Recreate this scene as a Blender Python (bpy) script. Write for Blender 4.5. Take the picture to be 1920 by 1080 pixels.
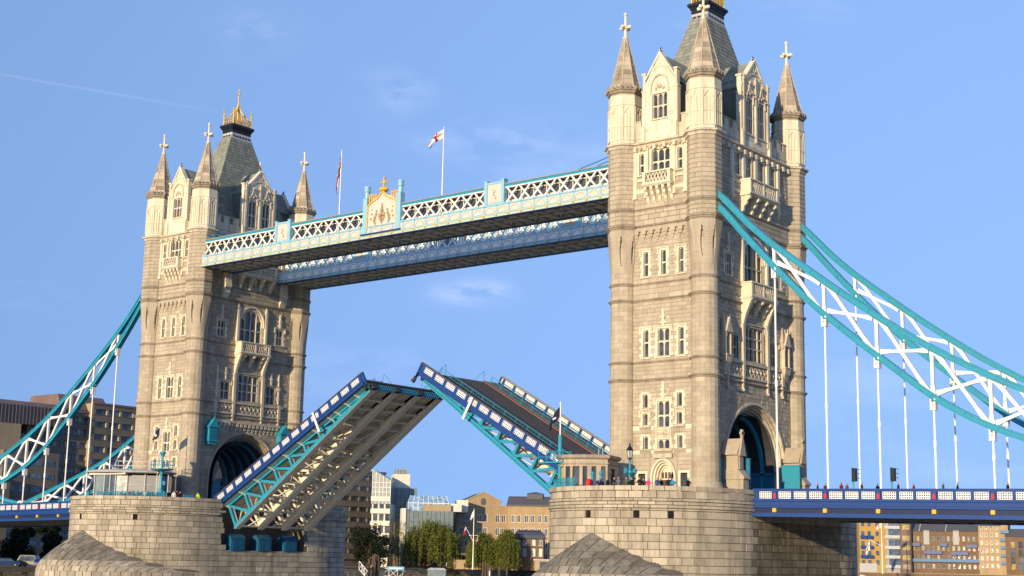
import bpy, bmesh, math, random
from mathutils import Vector, Matrix
for o in list(bpy.data.objects): bpy.data.objects.remove(o)
SC = bpy.context.scene
COL = SC.collection
rnd = random.Random(7)
PI = math.pi

# ------------------------------------------------------------------ camera
cam_d = bpy.data.cameras.new('camera'); cam = bpy.data.objects.new('camera', cam_d); COL.objects.link(cam)
CR = Vector((0.77893935, 0.62681076, 0.01902014)); CU = Vector((0.10068407, -0.15494212, 0.98277956)); CF = Vector((-0.61896382, 0.76361064, 0.18380037))
CP = Vector((123.617, -136.676, -7.196))
m = Matrix((CR, CU, -CF)).transposed().to_4x4(); m.translation = CP
cam.matrix_world = m
cam_d.sensor_width = 36.0; cam_d.lens = 2707.2 / 1920 * 36; cam_d.clip_start = 1; cam_d.clip_end = 9000
SC.camera = cam

# ------------------------------------------------------------------ sky, sun, exposure
SUN_EL, SUN_AZ = math.radians(9.5), math.radians(10.0)      # azimuth measured from -Y towards +X
sun_vec = Vector((math.sin(SUN_AZ) * math.cos(SUN_EL), -math.cos(SUN_AZ) * math.cos(SUN_EL), math.sin(SUN_EL)))
W = bpy.data.worlds.new('World'); SC.world = W; W.use_nodes = True
nt = W.node_tree; nt.nodes.clear()
def wn(t, **k):
    n = nt.nodes.new(t)
    for a, v in k.items(): setattr(n, a, v)
    return n
w_out = wn('ShaderNodeOutputWorld'); w_bg = wn('ShaderNodeBackground'); w_sky = wn('ShaderNodeTexSky')
w_sky.sky_type = 'NISHITA'; w_sky.sun_disc = False; w_sky.sun_elevation = SUN_EL; w_sky.sun_rotation = PI - SUN_AZ
w_sky.altitude = 0; w_sky.air_density = 1.0; w_sky.dust_density = 0.25; w_sky.ozone_density = 3.0
w_gam = wn('ShaderNodeMix', data_type='RGBA', blend_type='MULTIPLY'); w_gam.inputs[0].default_value = 1.0
w_gam.inputs[7].default_value = (1.27, 1.07, 1.09, 1)
# faint clouds: thin wisps from stretched noise over the whole sky
w_geo = wn('ShaderNodeTexCoord'); w_map = wn('ShaderNodeMapping'); w_map.inputs['Scale'].default_value = (2.2, 2.2, 7.0); w_map.inputs['Location'].default_value = (0.35, 0.2, 0.55)
w_noi = wn('ShaderNodeTexNoise'); w_noi.inputs['Scale'].default_value = 1.6; w_noi.inputs['Detail'].default_value = 7; w_noi.inputs['Roughness'].default_value = 0.55
w_rmp = wn('ShaderNodeMapRange'); w_rmp.inputs[1].default_value = 0.585; w_rmp.inputs[2].default_value = 0.80; w_rmp.inputs[3].default_value = 0.0; w_rmp.inputs[4].default_value = 0.12
w_mix = wn('ShaderNodeMix', data_type='RGBA'); w_mix.inputs[7].default_value = (6.2, 6.0, 7.2, 1)
L = nt.links.new
L(w_geo.outputs['Generated'], w_map.inputs[0]); L(w_map.outputs[0], w_noi.inputs['Vector']); L(w_noi.outputs['Fac'], w_rmp.inputs[0])
w_sep = wn('ShaderNodeSeparateXYZ'); w_add = wn('ShaderNodeMath', operation='MULTIPLY_ADD'); w_add.inputs[1].default_value = 0.10; w_add.inputs[2].default_value = 0.50
w_cmb = wn('ShaderNodeCombineXYZ'); w_nrm = wn('ShaderNodeVectorMath', operation='NORMALIZE')
L(w_geo.outputs['Generated'], w_sep.inputs[0]); L(w_sep.outputs[2], w_add.inputs[0]); L(w_sep.outputs[0], w_cmb.inputs[0]); L(w_sep.outputs[1], w_cmb.inputs[1]); L(w_add.outputs[0], w_cmb.inputs[2]); L(w_cmb.outputs[0], w_nrm.inputs[0])
if w_sky.inputs: L(w_nrm.outputs[0], w_sky.inputs[0])
L(w_sky.outputs[0], w_gam.inputs[6]); L(w_gam.outputs[2], w_mix.inputs[6]); L(w_rmp.outputs[0], w_mix.inputs[0])
# a few individual clouds and a vapour trail, each at its own direction in the sky
last = w_mix.outputs[2]
w_nz = wn('ShaderNodeTexNoise'); w_nz.inputs['Scale'].default_value = 30; w_nz.inputs['Detail'].default_value = 8; w_nz.inputs['Roughness'].default_value = 0.6
w_mp2 = wn('ShaderNodeMapping'); w_mp2.inputs['Scale'].default_value = (0.8, 0.8, 2.2); L(w_geo.outputs['Generated'], w_mp2.inputs[0]); L(w_mp2.outputs[0], w_nz.inputs['Vector'])
def w_math(op, a, b=None, c=None):
    n = wn('ShaderNodeMath', operation=op)
    for i, v in enumerate((a, b, c)):
        if v is None: continue
        if isinstance(v, (int, float)): n.inputs[i].default_value = v
        else: L(v, n.inputs[i])
    return n.outputs[0]
def w_dot(vec):
    n = wn('ShaderNodeVectorMath', operation='DOT_PRODUCT'); L(w_geo.outputs['Generated'], n.inputs[0]); n.inputs[1].default_value = vec; return n.outputs['Value']
def w_blob(last, fac, col):
    m_ = wn('ShaderNodeMix', data_type='RGBA'); L(fac, m_.inputs[0]); L(last, m_.inputs[6]); m_.inputs[7].default_value = col; return m_.outputs[2]
for cdir, wx, wy, st in [((-0.6386, 0.7481, 0.1804), 0.0229, 0.0074, 0.27), ((-0.659, 0.6843, 0.312), 0.0185, 0.0126, 0.16), ((-0.6143, 0.7373, 0.2809), 0.0443, 0.0133, 0.16), ((-0.717, 0.6062, 0.344), 0.0222, 0.0133, 0.1)]:
    cd = Vector(cdir); ru = CR - cd * CR.dot(cd); uu = CU - cd * CU.dot(cd)
    ex = w_math('MULTIPLY', w_dot(tuple(ru)), 1 / wx); ey = w_math('MULTIPLY', w_dot(tuple(uu)), 1 / wy)
    r2 = w_math('ADD', w_math('MULTIPLY', ex, ex), w_math('MULTIPLY', ey, ey))
    g = w_math('MULTIPLY', w_math('POWER', 2.718, w_math('MULTIPLY', r2, -0.9)), w_math('GREATER_THAN', w_dot(tuple(cd)), 0.5))
    nz = wn('ShaderNodeMapRange'); L(w_nz.outputs['Fac'], nz.inputs[0]); nz.inputs[1].default_value = 0.38; nz.inputs[2].default_value = 0.74; nz.inputs[3].default_value = 0.0; nz.inputs[4].default_value = st
    last = w_blob(last, w_math('MULTIPLY', g, nz.outputs[0]), (6.2, 5.7, 6.5, 1))
tl = w_math('POWER', 2.718, w_math('MULTIPLY', w_math('POWER', w_math('MULTIPLY', w_dot((-0.28424, 0.11027, -0.95239)), 1300.0), 2.0), -1.0))
te = wn('ShaderNodeMapRange'); L(w_dot((-0.8044, 0.5119, 0.3015)), te.inputs[0]); te.inputs[1].default_value = 0.9935; te.inputs[2].default_value = 0.9985; te.inputs[3].default_value = 0.0; te.inputs[4].default_value = 0.035
last = w_blob(last, w_math('MULTIPLY', tl, te.outputs[0]), (6.4, 6.1, 6.8, 1))
L(last, w_bg.inputs[0]); L(w_bg.outputs[0], w_out.inputs[0])
w_bg.inputs[1].default_value = 0.15
sd = bpy.data.lights.new('sun', 'SUN'); so = bpy.data.objects.new('sun', sd); COL.objects.link(so)
sd.energy = 2.85; sd.angle = math.radians(0.5); sd.color = (1.0, 0.80, 0.51)
so.rotation_euler = (-sun_vec).to_track_quat('-Z', 'Y').to_euler()
so.location = (0, -200, 150)
vs = SC.view_settings; vs.view_transform = 'Standard'; vs.look = 'None'; vs.exposure = 1.0; vs.gamma = 1.0; vs.use_curve_mapping = False

# ------------------------------------------------------------------ materials
MATS = {}
def nodes(name):
    m = bpy.data.materials.new(name); m.use_nodes = True; t = m.node_tree; t.nodes.clear()
    out = t.nodes.new('ShaderNodeOutputMaterial'); b = t.nodes.new('ShaderNodeBsdfPrincipled'); t.links.new(b.outputs[0], out.inputs[0])
    MATS[name] = m
    return m, t, b
def tn(t, kind, ins=None, **k):
    n = t.nodes.new(kind)
    for a, v in k.items(): setattr(n, a, v)
    for a, v in (ins or {}).items():
        if hasattr(v, 'is_output') or isinstance(v, bpy.types.NodeSocket): t.links.new(v, n.inputs[a])
        else: n.inputs[a].default_value = v
    return n
def c4(c): return (c[0], c[1], c[2], 1)
def mixc(t, fac, a, b, bt='MIX'):
    n = t.nodes.new('ShaderNodeMix'); n.data_type = 'RGBA'; n.blend_type = bt
    for i, v in ((0, fac), (6, a), (7, b)):
        if isinstance(v, bpy.types.NodeSocket): t.links.new(v, n.inputs[i])
        else: n.inputs[i].default_value = v if i == 0 else c4(v)
    return n.outputs[2]
def stone(name, base, dark, light, rough=0.85, tint=0.22, stain=0.5, scale=1.0, bump=0.25, moss=None, mossamt=0.0, mosslo=None):
    """masonry: per-stone tint attribute, blotches, rain streaks, grain"""
    m, t, b = nodes(name)
    tc = tn(t, 'ShaderNodeTexCoord').outputs['Object']
    n1 = tn(t, 'ShaderNodeTexNoise', {'Vector': tc, 'Scale': 0.55 * scale, 'Detail': 5, 'Roughness': 0.6}).outputs['Fac']
    mp = tn(t, 'ShaderNodeMapping', {'Vector': tc, 'Scale': (1.6 * scale, 1.6 * scale, 0.16 * scale)}).outputs[0]
    n2 = tn(t, 'ShaderNodeTexNoise', {'Vector': mp, 'Scale': 1.0, 'Detail': 6, 'Roughness': 0.65}).outputs['Fac']
    n3 = tn(t, 'ShaderNodeTexNoise', {'Vector': tc, 'Scale': 9.0 * scale, 'Detail': 6, 'Roughness': 0.7}).outputs['Fac']
    at = tn(t, 'ShaderNodeAttribute', attribute_name='tint').outputs['Fac']
    f1 = tn(t, 'ShaderNodeMapRange', {0: n1, 1: 0.35, 2: 0.68, 3: 0.0, 4: 1.0}).outputs[0]
    c = mixc(t, f1, base, light)
    f2 = tn(t, 'ShaderNodeMapRange', {0: n2, 1: 0.47, 2: 0.76, 3: 0.0, 4: stain}).outputs[0]
    c = mixc(t, f2, c, dark)
    fa = tn(t, 'ShaderNodeMath', {0: at, 1: tint}, operation='MULTIPLY').outputs[0]
    fb = tn(t, 'ShaderNodeMapRange', {0: n3, 1: 0.25, 2: 0.75, 3: -0.16, 4: 0.16}).outputs[0]
    fs = tn(t, 'ShaderNodeMath', {0: fa, 1: fb}, operation='ADD').outputs[0]
    fs = tn(t, 'ShaderNodeMath', {0: fs, 1: 1.0}, operation='ADD').outputs[0]
    cc = tn(t, 'ShaderNodeCombineColor', {0: fs, 1: fs, 2: fs}).outputs[0]
    c = mixc(t, 1.0, c, cc, 'MULTIPLY')
    if moss:
        n4 = tn(t, 'ShaderNodeTexNoise', {'Vector': tc, 'Scale': 0.9, 'Detail': 7, 'Roughness': 0.7}).outputs['Fac']
        f4 = tn(t, 'ShaderNodeMapRange', {0: n4, 1: 0.48, 2: 0.72, 3: 0.0, 4: mossamt}).outputs[0]
        if mosslo:
            sz = tn(t, 'ShaderNodeSeparateXYZ', {0: tc}).outputs[2]
            zz = tn(t, 'ShaderNodeMapRange', {0: sz, 1: mosslo[0], 2: mosslo[1], 3: 1.0, 4: 0.12}).outputs[0]
            f4 = tn(t, 'ShaderNodeMath', {0: f4, 1: zz}, operation='MULTIPLY').outputs[0]
        c = mixc(t, f4, c, moss)
    t.links.new(c, b.inputs['Base Color']); b.inputs['Roughness'].default_value = rough
    b.inputs['Specular IOR Level'].default_value = 0.25
    bp = tn(t, 'ShaderNodeBump', {'Height': n3, 'Strength': bump, 'Distance': 0.06})
    t.links.new(bp.outputs[0], b.inputs['Normal'])
    return m
def paint(name, base, rough=0.45, wear=0.12, metal=0.0, dirt=(0.1, 0.08, 0.06), dirtamt=0.25, spec=0.4):
    m, t, b = nodes(name)
    tc = tn(t, 'ShaderNodeTexCoord').outputs['Object']
    n1 = tn(t, 'ShaderNodeTexNoise', {'Vector': tc, 'Scale': 1.3, 'Detail': 6, 'Roughness': 0.65}).outputs['Fac']
    n2 = tn(t, 'ShaderNodeTexNoise', {'Vector': tc, 'Scale': 7.0, 'Detail': 5, 'Roughness': 0.7}).outputs['Fac']
    f = tn(t, 'ShaderNodeMapRange', {0: n1, 1: 0.5, 2: 0.8, 3: 0.0, 4: dirtamt}).outputs[0]
    c = mixc(t, f, base, dirt)
    g = tn(t, 'ShaderNodeMapRange', {0: n2, 1: 0.3, 2: 0.7, 3: 1 - wear, 4: 1 + wear}).outputs[0]
    at = tn(t, 'ShaderNodeAttribute', attribute_name='tint').outputs['Fac']
    g = tn(t, 'ShaderNodeMath', {0: at, 1: 0.2, 2: g}, operation='MULTIPLY_ADD').outputs[0]
    cc = tn(t, 'ShaderNodeCombineColor', {0: g, 1: g, 2: g}).outputs[0]
    c = mixc(t, 1.0, c, cc, 'MULTIPLY')
    t.links.new(c, b.inputs['Base Color']); b.inputs['Metallic'].default_value = metal
    r = tn(t, 'ShaderNodeMapRange', {0: n2, 1: 0.2, 2: 0.8, 3: max(0.05, rough - 0.12), 4: min(1, rough + 0.15)}).outputs[0]
    t.links.new(r, b.inputs['Roughness']); b.inputs['Specular IOR Level'].default_value = spec
    return m
def glass(name, base=(0.03, 0.035, 0.045), rough=0.08, var=0.6):
    """window pane seen from outside: dark room behind, sky reflected, each pane a little out of plane"""
    m, t, b = nodes(name)
    tc = tn(t, 'ShaderNodeTexCoord').outputs['Object']
    n1 = tn(t, 'ShaderNodeTexNoise', {'Vector': tc, 'Scale': 0.9, 'Detail': 3}).outputs['Fac']
    f = tn(t, 'ShaderNodeMapRange', {0: n1, 1: 0.4, 2: 0.65, 3: 0.0, 4: var}).outputs[0]
    c = mixc(t, f, base, tuple(min(1, x * 3.2 + 0.01) for x in base))
    rd = tn(t, 'ShaderNodeObjectInfo').outputs['Random']
    fr = tn(t, 'ShaderNodeMapRange', {0: rd, 1: 0.55, 2: 1.0, 3: 0.0, 4: 0.45}).outputs[0]
    c = mixc(t, fr, c, (0.16, 0.165, 0.17))
    t.links.new(c, b.inputs['Base Color']); rg = tn(t, 'ShaderNodeMapRange', {0: rd, 1: 0.0, 2: 1.0, 3: rough * 0.5, 4: rough * 2.2}).outputs[0]; t.links.new(rg, b.inputs['Roughness'])
    b.inputs['Specular IOR Level'].default_value = 0.7
    n2 = tn(t, 'ShaderNodeTexNoise', {'Vector': tc, 'Scale': 0.7, 'Detail': 2}).outputs['Fac']
    bp = tn(t, 'ShaderNodeBump', {'Height': n2, 'Strength': 0.12, 'Distance': 0.2}); t.links.new(bp.outputs[0], b.inputs['Normal'])
    return m
stone('granite', (0.385, 0.328, 0.245), (0.215, 0.18, 0.132), (0.455, 0.39, 0.297), tint=0.10, stain=0.5)
stone('granite_core', (0.31, 0.255, 0.185), (0.21, 0.17, 0.125), (0.35, 0.29, 0.215), tint=0.1)
stone('rubble', (0.37, 0.31, 0.23), (0.20, 0.17, 0.13), (0.43, 0.365, 0.275), tint=0.14, stain=0.5)
stone('moulding', (0.27, 0.225, 0.17), (0.12, 0.10, 0.075), (0.37, 0.315, 0.24), tint=0.2, stain=0.75)
stone('portland', (0.66, 0.58, 0.435), (0.29, 0.24, 0.17), (0.73, 0.655, 0.505), tint=0.16, stain=0.6)
stone('portland_worn', (0.50, 0.435, 0.325), (0.22, 0.185, 0.135), (0.60, 0.525, 0.40), tint=0.2, stain=0.8)
stone('spire_stone', (0.36, 0.30, 0.225), (0.15, 0.125, 0.095), (0.46, 0.39, 0.30), tint=0.34, stain=0.6)
stone('pier_stone', (0.37, 0.32, 0.245), (0.15, 0.125, 0.09), (0.45, 0.39, 0.30), tint=0.2, stain=0.85, scale=0.6, moss=(0.12, 0.105, 0.045), mossamt=0.55, mosslo=(-10.5, -3.0))
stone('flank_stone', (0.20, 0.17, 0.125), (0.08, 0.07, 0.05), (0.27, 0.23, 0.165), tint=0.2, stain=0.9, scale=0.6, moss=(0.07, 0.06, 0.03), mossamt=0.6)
stone('hood_stone', (0.19, 0.17, 0.14), (0.075, 0.068, 0.055), (0.265, 0.235, 0.19), tint=0.2, stain=0.8, scale=0.8, moss=(0.10, 0.095, 0.06), mossamt=0.6)  # algae-stained, and darkened further for weak low sun on the upturned hood
stone('pier_joint', (0.13, 0.11, 0.085), (0.09, 0.08, 0.06), (0.16, 0.135, 0.10), tint=0.1)
stone('slate', (0.21, 0.22, 0.185), (0.13, 0.135, 0.12), (0.27, 0.275, 0.22), tint=0.35, stain=0.6, bump=0.15)
stone('brick_tan', (0.36, 0.255, 0.14), (0.22, 0.155, 0.09), (0.42, 0.30, 0.17), tint=0.2, stain=0.4, scale=0.4)
stone('brick_yellow', (0.40, 0.25, 0.075), (0.24, 0.15, 0.06), (0.45, 0.30, 0.10), tint=0.2, stain=0.3, scale=0.4)
stone('brick_brown', (0.155, 0.098, 0.058), (0.09, 0.06, 0.038), (0.195, 0.125, 0.075), tint=0.2, stain=0.4, scale=0.4)
stone('concrete_brown', (0.15, 0.128, 0.105), (0.095, 0.085, 0.072), (0.185, 0.158, 0.13), tint=0.15, stain=0.5, scale=0.3)
stone('concrete_tan', (0.36, 0.275, 0.165), (0.22, 0.17, 0.11), (0.41, 0.32, 0.195), tint=0.15, stain=0.4, scale=0.3)
stone('concrete_white', (0.66, 0.62, 0.52), (0.45, 0.42, 0.36), (0.72, 0.68, 0.58), tint=0.1, stain=0.3, scale=0.3)
stone('quay_stone', (0.24, 0.20, 0.14), (0.09, 0.08, 0.05), (0.30, 0.25, 0.18), tint=0.3, stain=0.8, moss=(0.08, 0.085, 0.03), mossamt=0.7)
stone('copper_brown', (0.165, 0.115, 0.105), (0.10, 0.075, 0.07), (0.205, 0.145, 0.13), tint=0.25, stain=0.4, scale=0.4)
paint('teal', (0.022, 0.26, 0.38), dirtamt=0.35, dirt=(0.03, 0.10, 0.13))
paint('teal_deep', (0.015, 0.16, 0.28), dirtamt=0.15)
paint('blue', (0.009, 0.048, 0.205), dirtamt=0.1)
paint('blue_dark', (0.012, 0.045, 0.17), dirtamt=0.15)
paint('navy', (0.01, 0.02, 0.07), dirtamt=0.1)
paint('sky_blue', (0.25, 0.48, 0.60), dirtamt=0.18)
paint('mid_blue', (0.15, 0.42, 0.66), dirtamt=0.18)
paint('slate_blue', (0.028, 0.035, 0.06), dirtamt=0.2)
paint('balcony_blue', (0.015, 0.11, 0.27), dirtamt=0.2)
paint('walk_blue_fill', (0.36, 0.66, 0.84), dirtamt=0.15)  # far walkway blue, lightened to put missing fill light into the colour
paint('walk_white_fill', (0.90, 0.89, 0.87), dirtamt=0.1, dirt=(0.5, 0.45, 0.38))  # far walkway white, raised against the nearer walkway's shadow
paint('pale_green', (0.42, 0.53, 0.46), dirtamt=0.2)
paint('white_paint', (0.78, 0.76, 0.72), dirtamt=0.12, dirt=(0.4, 0.33, 0.24))
paint('cream', (0.72, 0.66, 0.53), dirtamt=0.25, dirt=(0.25, 0.2, 0.14))
paint('soffit_paint', (0.60, 0.56, 0.50), rough=0.7, dirtamt=0.4, dirt=(0.2, 0.17, 0.14))
paint('housing_blue', (0.008, 0.10, 0.20), dirtamt=0.3)
paint('cream_panel', (0.56, 0.53, 0.46), dirtamt=0.3, dirt=(0.4, 0.32, 0.2))
paint('under_grey', (0.34, 0.31, 0.27), rough=0.7, dirtamt=0.4)
paint('black_metal', (0.012, 0.014, 0.022), dirtamt=0.05)
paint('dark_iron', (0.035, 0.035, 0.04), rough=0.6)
paint('gold', (0.72, 0.43, 0.045), rough=0.4, metal=0.3, dirtamt=0.2)
paint('gold_paint', (0.70, 0.40, 0.05), rough=0.5, dirtamt=0.15)
paint('red', (0.55, 0.02, 0.03), dirtamt=0.1)
paint('red_brown', (0.22, 0.07, 0.05), rough=0.6)
paint('asphalt', (0.085, 0.072, 0.068), rough=0.9, dirtamt=0.3)
paint('footway', (0.13, 0.125, 0.11), rough=0.9, dirtamt=0.3)
paint('lead_white', (0.45, 0.44, 0.42), rough=0.6, dirtamt=0.4)
paint('roof_grey', (0.28, 0.27, 0.25), rough=0.7, dirtamt=0.3)
paint('dark_slate', (0.10, 0.095, 0.10), rough=0.7, dirtamt=0.2)
paint('pink_tile', (0.28, 0.17, 0.16), rough=0.7, dirtamt=0.2)
paint('timber', (0.10, 0.065, 0.04), rough=0.85, dirtamt=0.5)
paint('dark_void', (0.012, 0.012, 0.014), rough=0.9, spec=0.1)
paint('bark', (0.075, 0.055, 0.04), rough=0.95, dirtamt=0.3)
paint('bark_pale', (0.45, 0.38, 0.28), rough=0.9, dirtamt=0.6)
paint('grey_metal', (0.30, 0.30, 0.29), rough=0.5)
paint('hivis', (0.62, 0.80, 0.02), rough=0.6, dirtamt=0.0)
paint('pink', (0.75, 0.06, 0.30), rough=0.7, dirtamt=0.0)
glass('pane'); glass('pane_blue', (0.05, 0.07, 0.10)); glass('pane_green', (0.17, 0.21, 0.205), rough=0.15, var=0.12); glass('pane_warm', (0.30, 0.24, 0.08), var=0.3)
glass('pane_sky', (0.16, 0.26, 0.42), rough=0.2)

# ------------------------------------------------------------------ mesh helpers
class MB:
    """collects faces in a local frame; T maps a local point to the parent's space"""
    def __init__(s, T=None, flip=False): s.V = []; s.F = []; s.C = []; s.T = T; s.flip = flip; s.M = []; s.mi = 0
    def v(s, p):
        s.V.append(tuple(s.T(*p)) if s.T else tuple(p)); return len(s.V) - 1
    def f(s, idx, c=0.0):
        s.F.append(tuple(reversed(idx)) if s.flip else tuple(idx)); s.C.append(c); s.M.append(s.mi)
    def poly(s, pts, c=0.0): s.f([s.v(p) for p in pts], c)
    def box(s, a, b, c=0.0):
        x0, y0, z0 = [min(i, j) for i, j in zip(a, b)]; x1, y1, z1 = [max(i, j) for i, j in zip(a, b)]
        i = [s.v(p) for p in ((x0,y0,z0),(x1,y0,z0),(x1,y1,z0),(x0,y1,z0),(x0,y0,z1),(x1,y0,z1),(x1,y1,z1),(x0,y1,z1))]
        for q in ((0,3,2,1),(4,5,6,7),(0,1,5,4),(1,2,6,5),(2,3,7,6),(3,0,4,7)): s.f([i[k] for k in q], c)
    def ring(s, pts): return [s.v(p) for p in pts]
    def skin(s, a, b, c=0.0, closed=True):
        n = len(a)
        for k in range(n if closed else n - 1): s.f((a[k], a[(k+1) % n], b[(k+1) % n], b[k]), c)
    def loft(s, rings, caps=True, c=0.0):
        R = [s.ring(r) for r in rings]
        for a, b in zip(R, R[1:]): s.skin(a, b, c)
        if caps: s.f(list(reversed(R[0])), c); s.f(R[-1], c)
    def prism(s, poly, d0, d1, c=0.0):            # polygon in (u, z) pushed along d
        s.loft([[(u, d0, z) for u, z in poly], [(u, d1, z) for u, z in poly]], True, c)
    def prismu(s, poly, u0, u1, c=0.0):           # polygon in (d, z) pushed along u
        s.loft([[(u0, d, z) for d, z in poly], [(u1, d, z) for d, z in poly]], True, c)
    def prismz(s, poly, z0, z1, c=0.0):
        s.loft([[(x, y, z0) for x, y in poly], [(x, y, z1) for x, y in poly]], True, c)
    def bar(s, p, q, w, h=None, up=(0, 0, 1), c=0.0):
        h = w if h is None else h
        p = Vector(p); q = Vector(q); d = (q - p).normalized(); up = Vector(up)
        if abs(d.dot(up)) > 0.98: up = Vector((0, 1, 0)) if abs(d.y) < 0.9 else Vector((1, 0, 0))
        a = d.cross(up).normalized() * w / 2; b = a.cross(d).normalized() * h / 2
        s.loft([[p - a - b, p + a - b, p + a + b, p - a + b], [q - a - b, q + a - b, q + a + b, q - a + b]], True, c)
    def tube(s, p, q, r0, r1=None, n=8, caps=True, c=0.0):
        r1 = r0 if r1 is None else r1
        p = Vector(p); q = Vector(q); d = (q - p).normalized()
        a = d.orthogonal().normalized(); b = d.cross(a)
        s.loft([[o + (a * math.cos(2*PI*k/n) + b * math.sin(2*PI*k/n)) * r for k in range(n)] for o, r in ((p, r0), (q, r1))], caps, c)
    def path(s, pts, r, n=6, c=0.0):
        for a, b in zip(pts, pts[1:]): s.tube(a, b, r, r, n, True, c)
    def lathe(s, cx, cy, prof, n=16, ph=0.0, c=0.0, caps=True):
        s.loft([[(cx + r * math.cos(ph + 2*PI*k/n), cy + r * math.sin(ph + 2*PI*k/n), z) for k in range(n)] for r, z in prof], caps, c)
    def ball(s, p, r, n=8, k=5, c=0.0, sz=1.0):
        s.lathe(p[0], p[1], [(max(0.01, r * math.sin(PI * i / k)), p[2] - r * sz * math.cos(PI * i / k)) for i in range(k + 1)], n, 0, c)
def tag(o, label=None, cat=None, group=None, kind=None):
    if label: o['label'] = label
    if cat: o['category'] = cat
    if group: o['group'] = group
    if kind: o['kind'] = kind
    return o
def mesh_of(name, mb, mats, smooth=False):
    me = bpy.data.meshes.new(name); me.from_pydata(mb.V, [], mb.F)
    mats = mats if isinstance(mats, (list, tuple)) else [mats]
    for mm in mats: me.materials.append(MATS[mm] if isinstance(mm, str) else mm)
    if any(mb.C):
        at = me.attributes.new('tint', 'FLOAT', 'FACE'); at.data.foreach_set('value', mb.C)
    if len(mats) > 1: me.polygons.foreach_set('material_index', mb.M)
    if smooth: me.polygons.foreach_set('use_smooth', [True] * len(me.polygons))
    return me
def obj(name, mb, mats, parent=None, kind=None, smooth=False, loc=None):
    me = mb if isinstance(mb, bpy.types.Mesh) else mesh_of(name, mb, mats, smooth)
    o = bpy.data.objects.new(name, me); COL.objects.link(o)
    if parent: o.parent = parent
    if loc is not None: o.location = loc
    if kind: o['kind'] = kind
    return o
def thing(name, loc, label, cat, group=None, rz=0.0):
    o = bpy.data.objects.new(name, None); COL.objects.link(o); o.location = loc; o.rotation_euler.z = rz; o.empty_display_size = 0.5
    return tag(o, label, cat, group)
def copy_tree(o, parent=None):
    c = o.copy(); COL.objects.link(c); c.parent = parent
    for ch in o.children: copy_tree(ch, c)
    return c
def ray_at(px, py, dist):
    """point seen at photo pixel (px, py), dist metres along the ground from the camera"""
    d = CR * ((px - 960) / 2707.2) + CU * ((540 - py) / 2707.2) + CF
    k = dist / math.hypot(d.x, d.y)
    return CP + d * k
# ------------------------------------------------------------------ masonry helpers
def sub_intervals(a, b, cuts):
    iv = [(a, b)]
    for c0, c1 in cuts:
        nx = []
        for x0, x1 in iv:
            if c1 <= x0 or c0 >= x1: nx.append((x0, x1)); continue
            if c0 > x0: nx.append((x0, c0))
            if c1 < x1: nx.append((c1, x1))
        iv = nx
    return [(x, y) for x, y in iv if y - x > 0.06]
def wall_sheet(mb, u0, u1, z0, z1, holes, d=0.0, rev=0.45):
    us = sorted({u0, u1, *[min(max(h[k], u0), u1) for h in holes for k in (0, 1)]}); zs = sorted({z0, z1, *[min(max(h[k], z0), z1) for h in holes for k in (2, 3)]})
    for a, b in zip(us, us[1:]):
        for c, e in zip(zs, zs[1:]):
            mu, mz = (a + b) / 2, (c + e) / 2
            if any(h[0] < mu < h[1] and h[2] < mz < h[3] for h in holes): continue
            mb.poly([(a, d, c), (b, d, c), (b, d, e), (a, d, e)])
    for h in holes:
        a, b, c, e = h[:4]; r = h[4] if len(h) > 4 else rev
        for q in ([(a, d, c), (a, d - r, c), (a, d - r, e), (a, d, e)], [(b, d, c), (b, d, e), (b, d - r, e), (b, d - r, c)],
                  [(a, d, e), (a, d - r, e), (b, d - r, e), (b, d, e)], [(a, d, c), (b, d, c), (b, d - r, c), (a, d - r, c)]): mb.poly(q)
def block(mb, p0, p1, z0, z1, d0, d1, c, g=0.014):
    """one stone between u=p0..p1, z0..z1; bevelled front"""
    a, b, e, h = p0 + g, p1 - g, z0 + g, z1 - g
    k = min(0.03, (b - a) * 0.2)
    o = [mb.v(p) for p in ((a, d0, e), (b, d0, e), (b, d0, h), (a, d0, h))]
    i = [mb.v(p) for p in ((a + k, d1, e + k), (b - k, d1, e + k), (b - k, d1, h - k), (a + k, d1, h - k))]
    mb.f(i, c)
    for k in range(4): mb.f((o[k], o[(k+1) % 4], i[(k+1) % 4], i[k]), c)
def courses(mb, u0, u1, z0, z1, holes, d0=0.0, d1=0.035, rh=0.46, rw=1.0, rough=0.0):
    n = max(1, round((z1 - z0) / rh)); h = (z1 - z0) / n
    for k in range(n):
        a, b = z0 + k * h, z0 + (k + 1) * h
        cuts = [(q[0], q[1]) for q in holes if min(b, q[3]) - max(a, q[2]) > 0.3 * min(h, q[3] - q[2])]
        for x0, x1 in sub_intervals(u0, u1, cuts):
            x = x0 - (rnd.uniform(0.1, 0.9) * rw if x0 == u0 else 0)
            while x < x1 - 0.05:
                w = rw * rnd.uniform(0.7, 1.35); e = x + w
                if x1 - e < 0.35: e = x1
                s = max(x, x0)
                if e - s > 0.08: block(mb, s, e, a, b, d0, d1 + rnd.uniform(-rough, rough), rnd.uniform(-1, 1) + (0.9 if rnd.random() < 0.07 else 0) - (0.8 if rnd.random() < 0.06 else 0))
                x = e
FR = {'S': lambda u, d, z: (u, -(9.6 + d), z), 'N': lambda u, d, z: (-u, 9.6 + d, z),
      'E': lambda u, d, z: (5.55 + d, u, z), 'W': lambda u, d, z: (-(5.55 + d), -u, z)}
def FM(f): return MB(FR[f], True)

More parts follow.
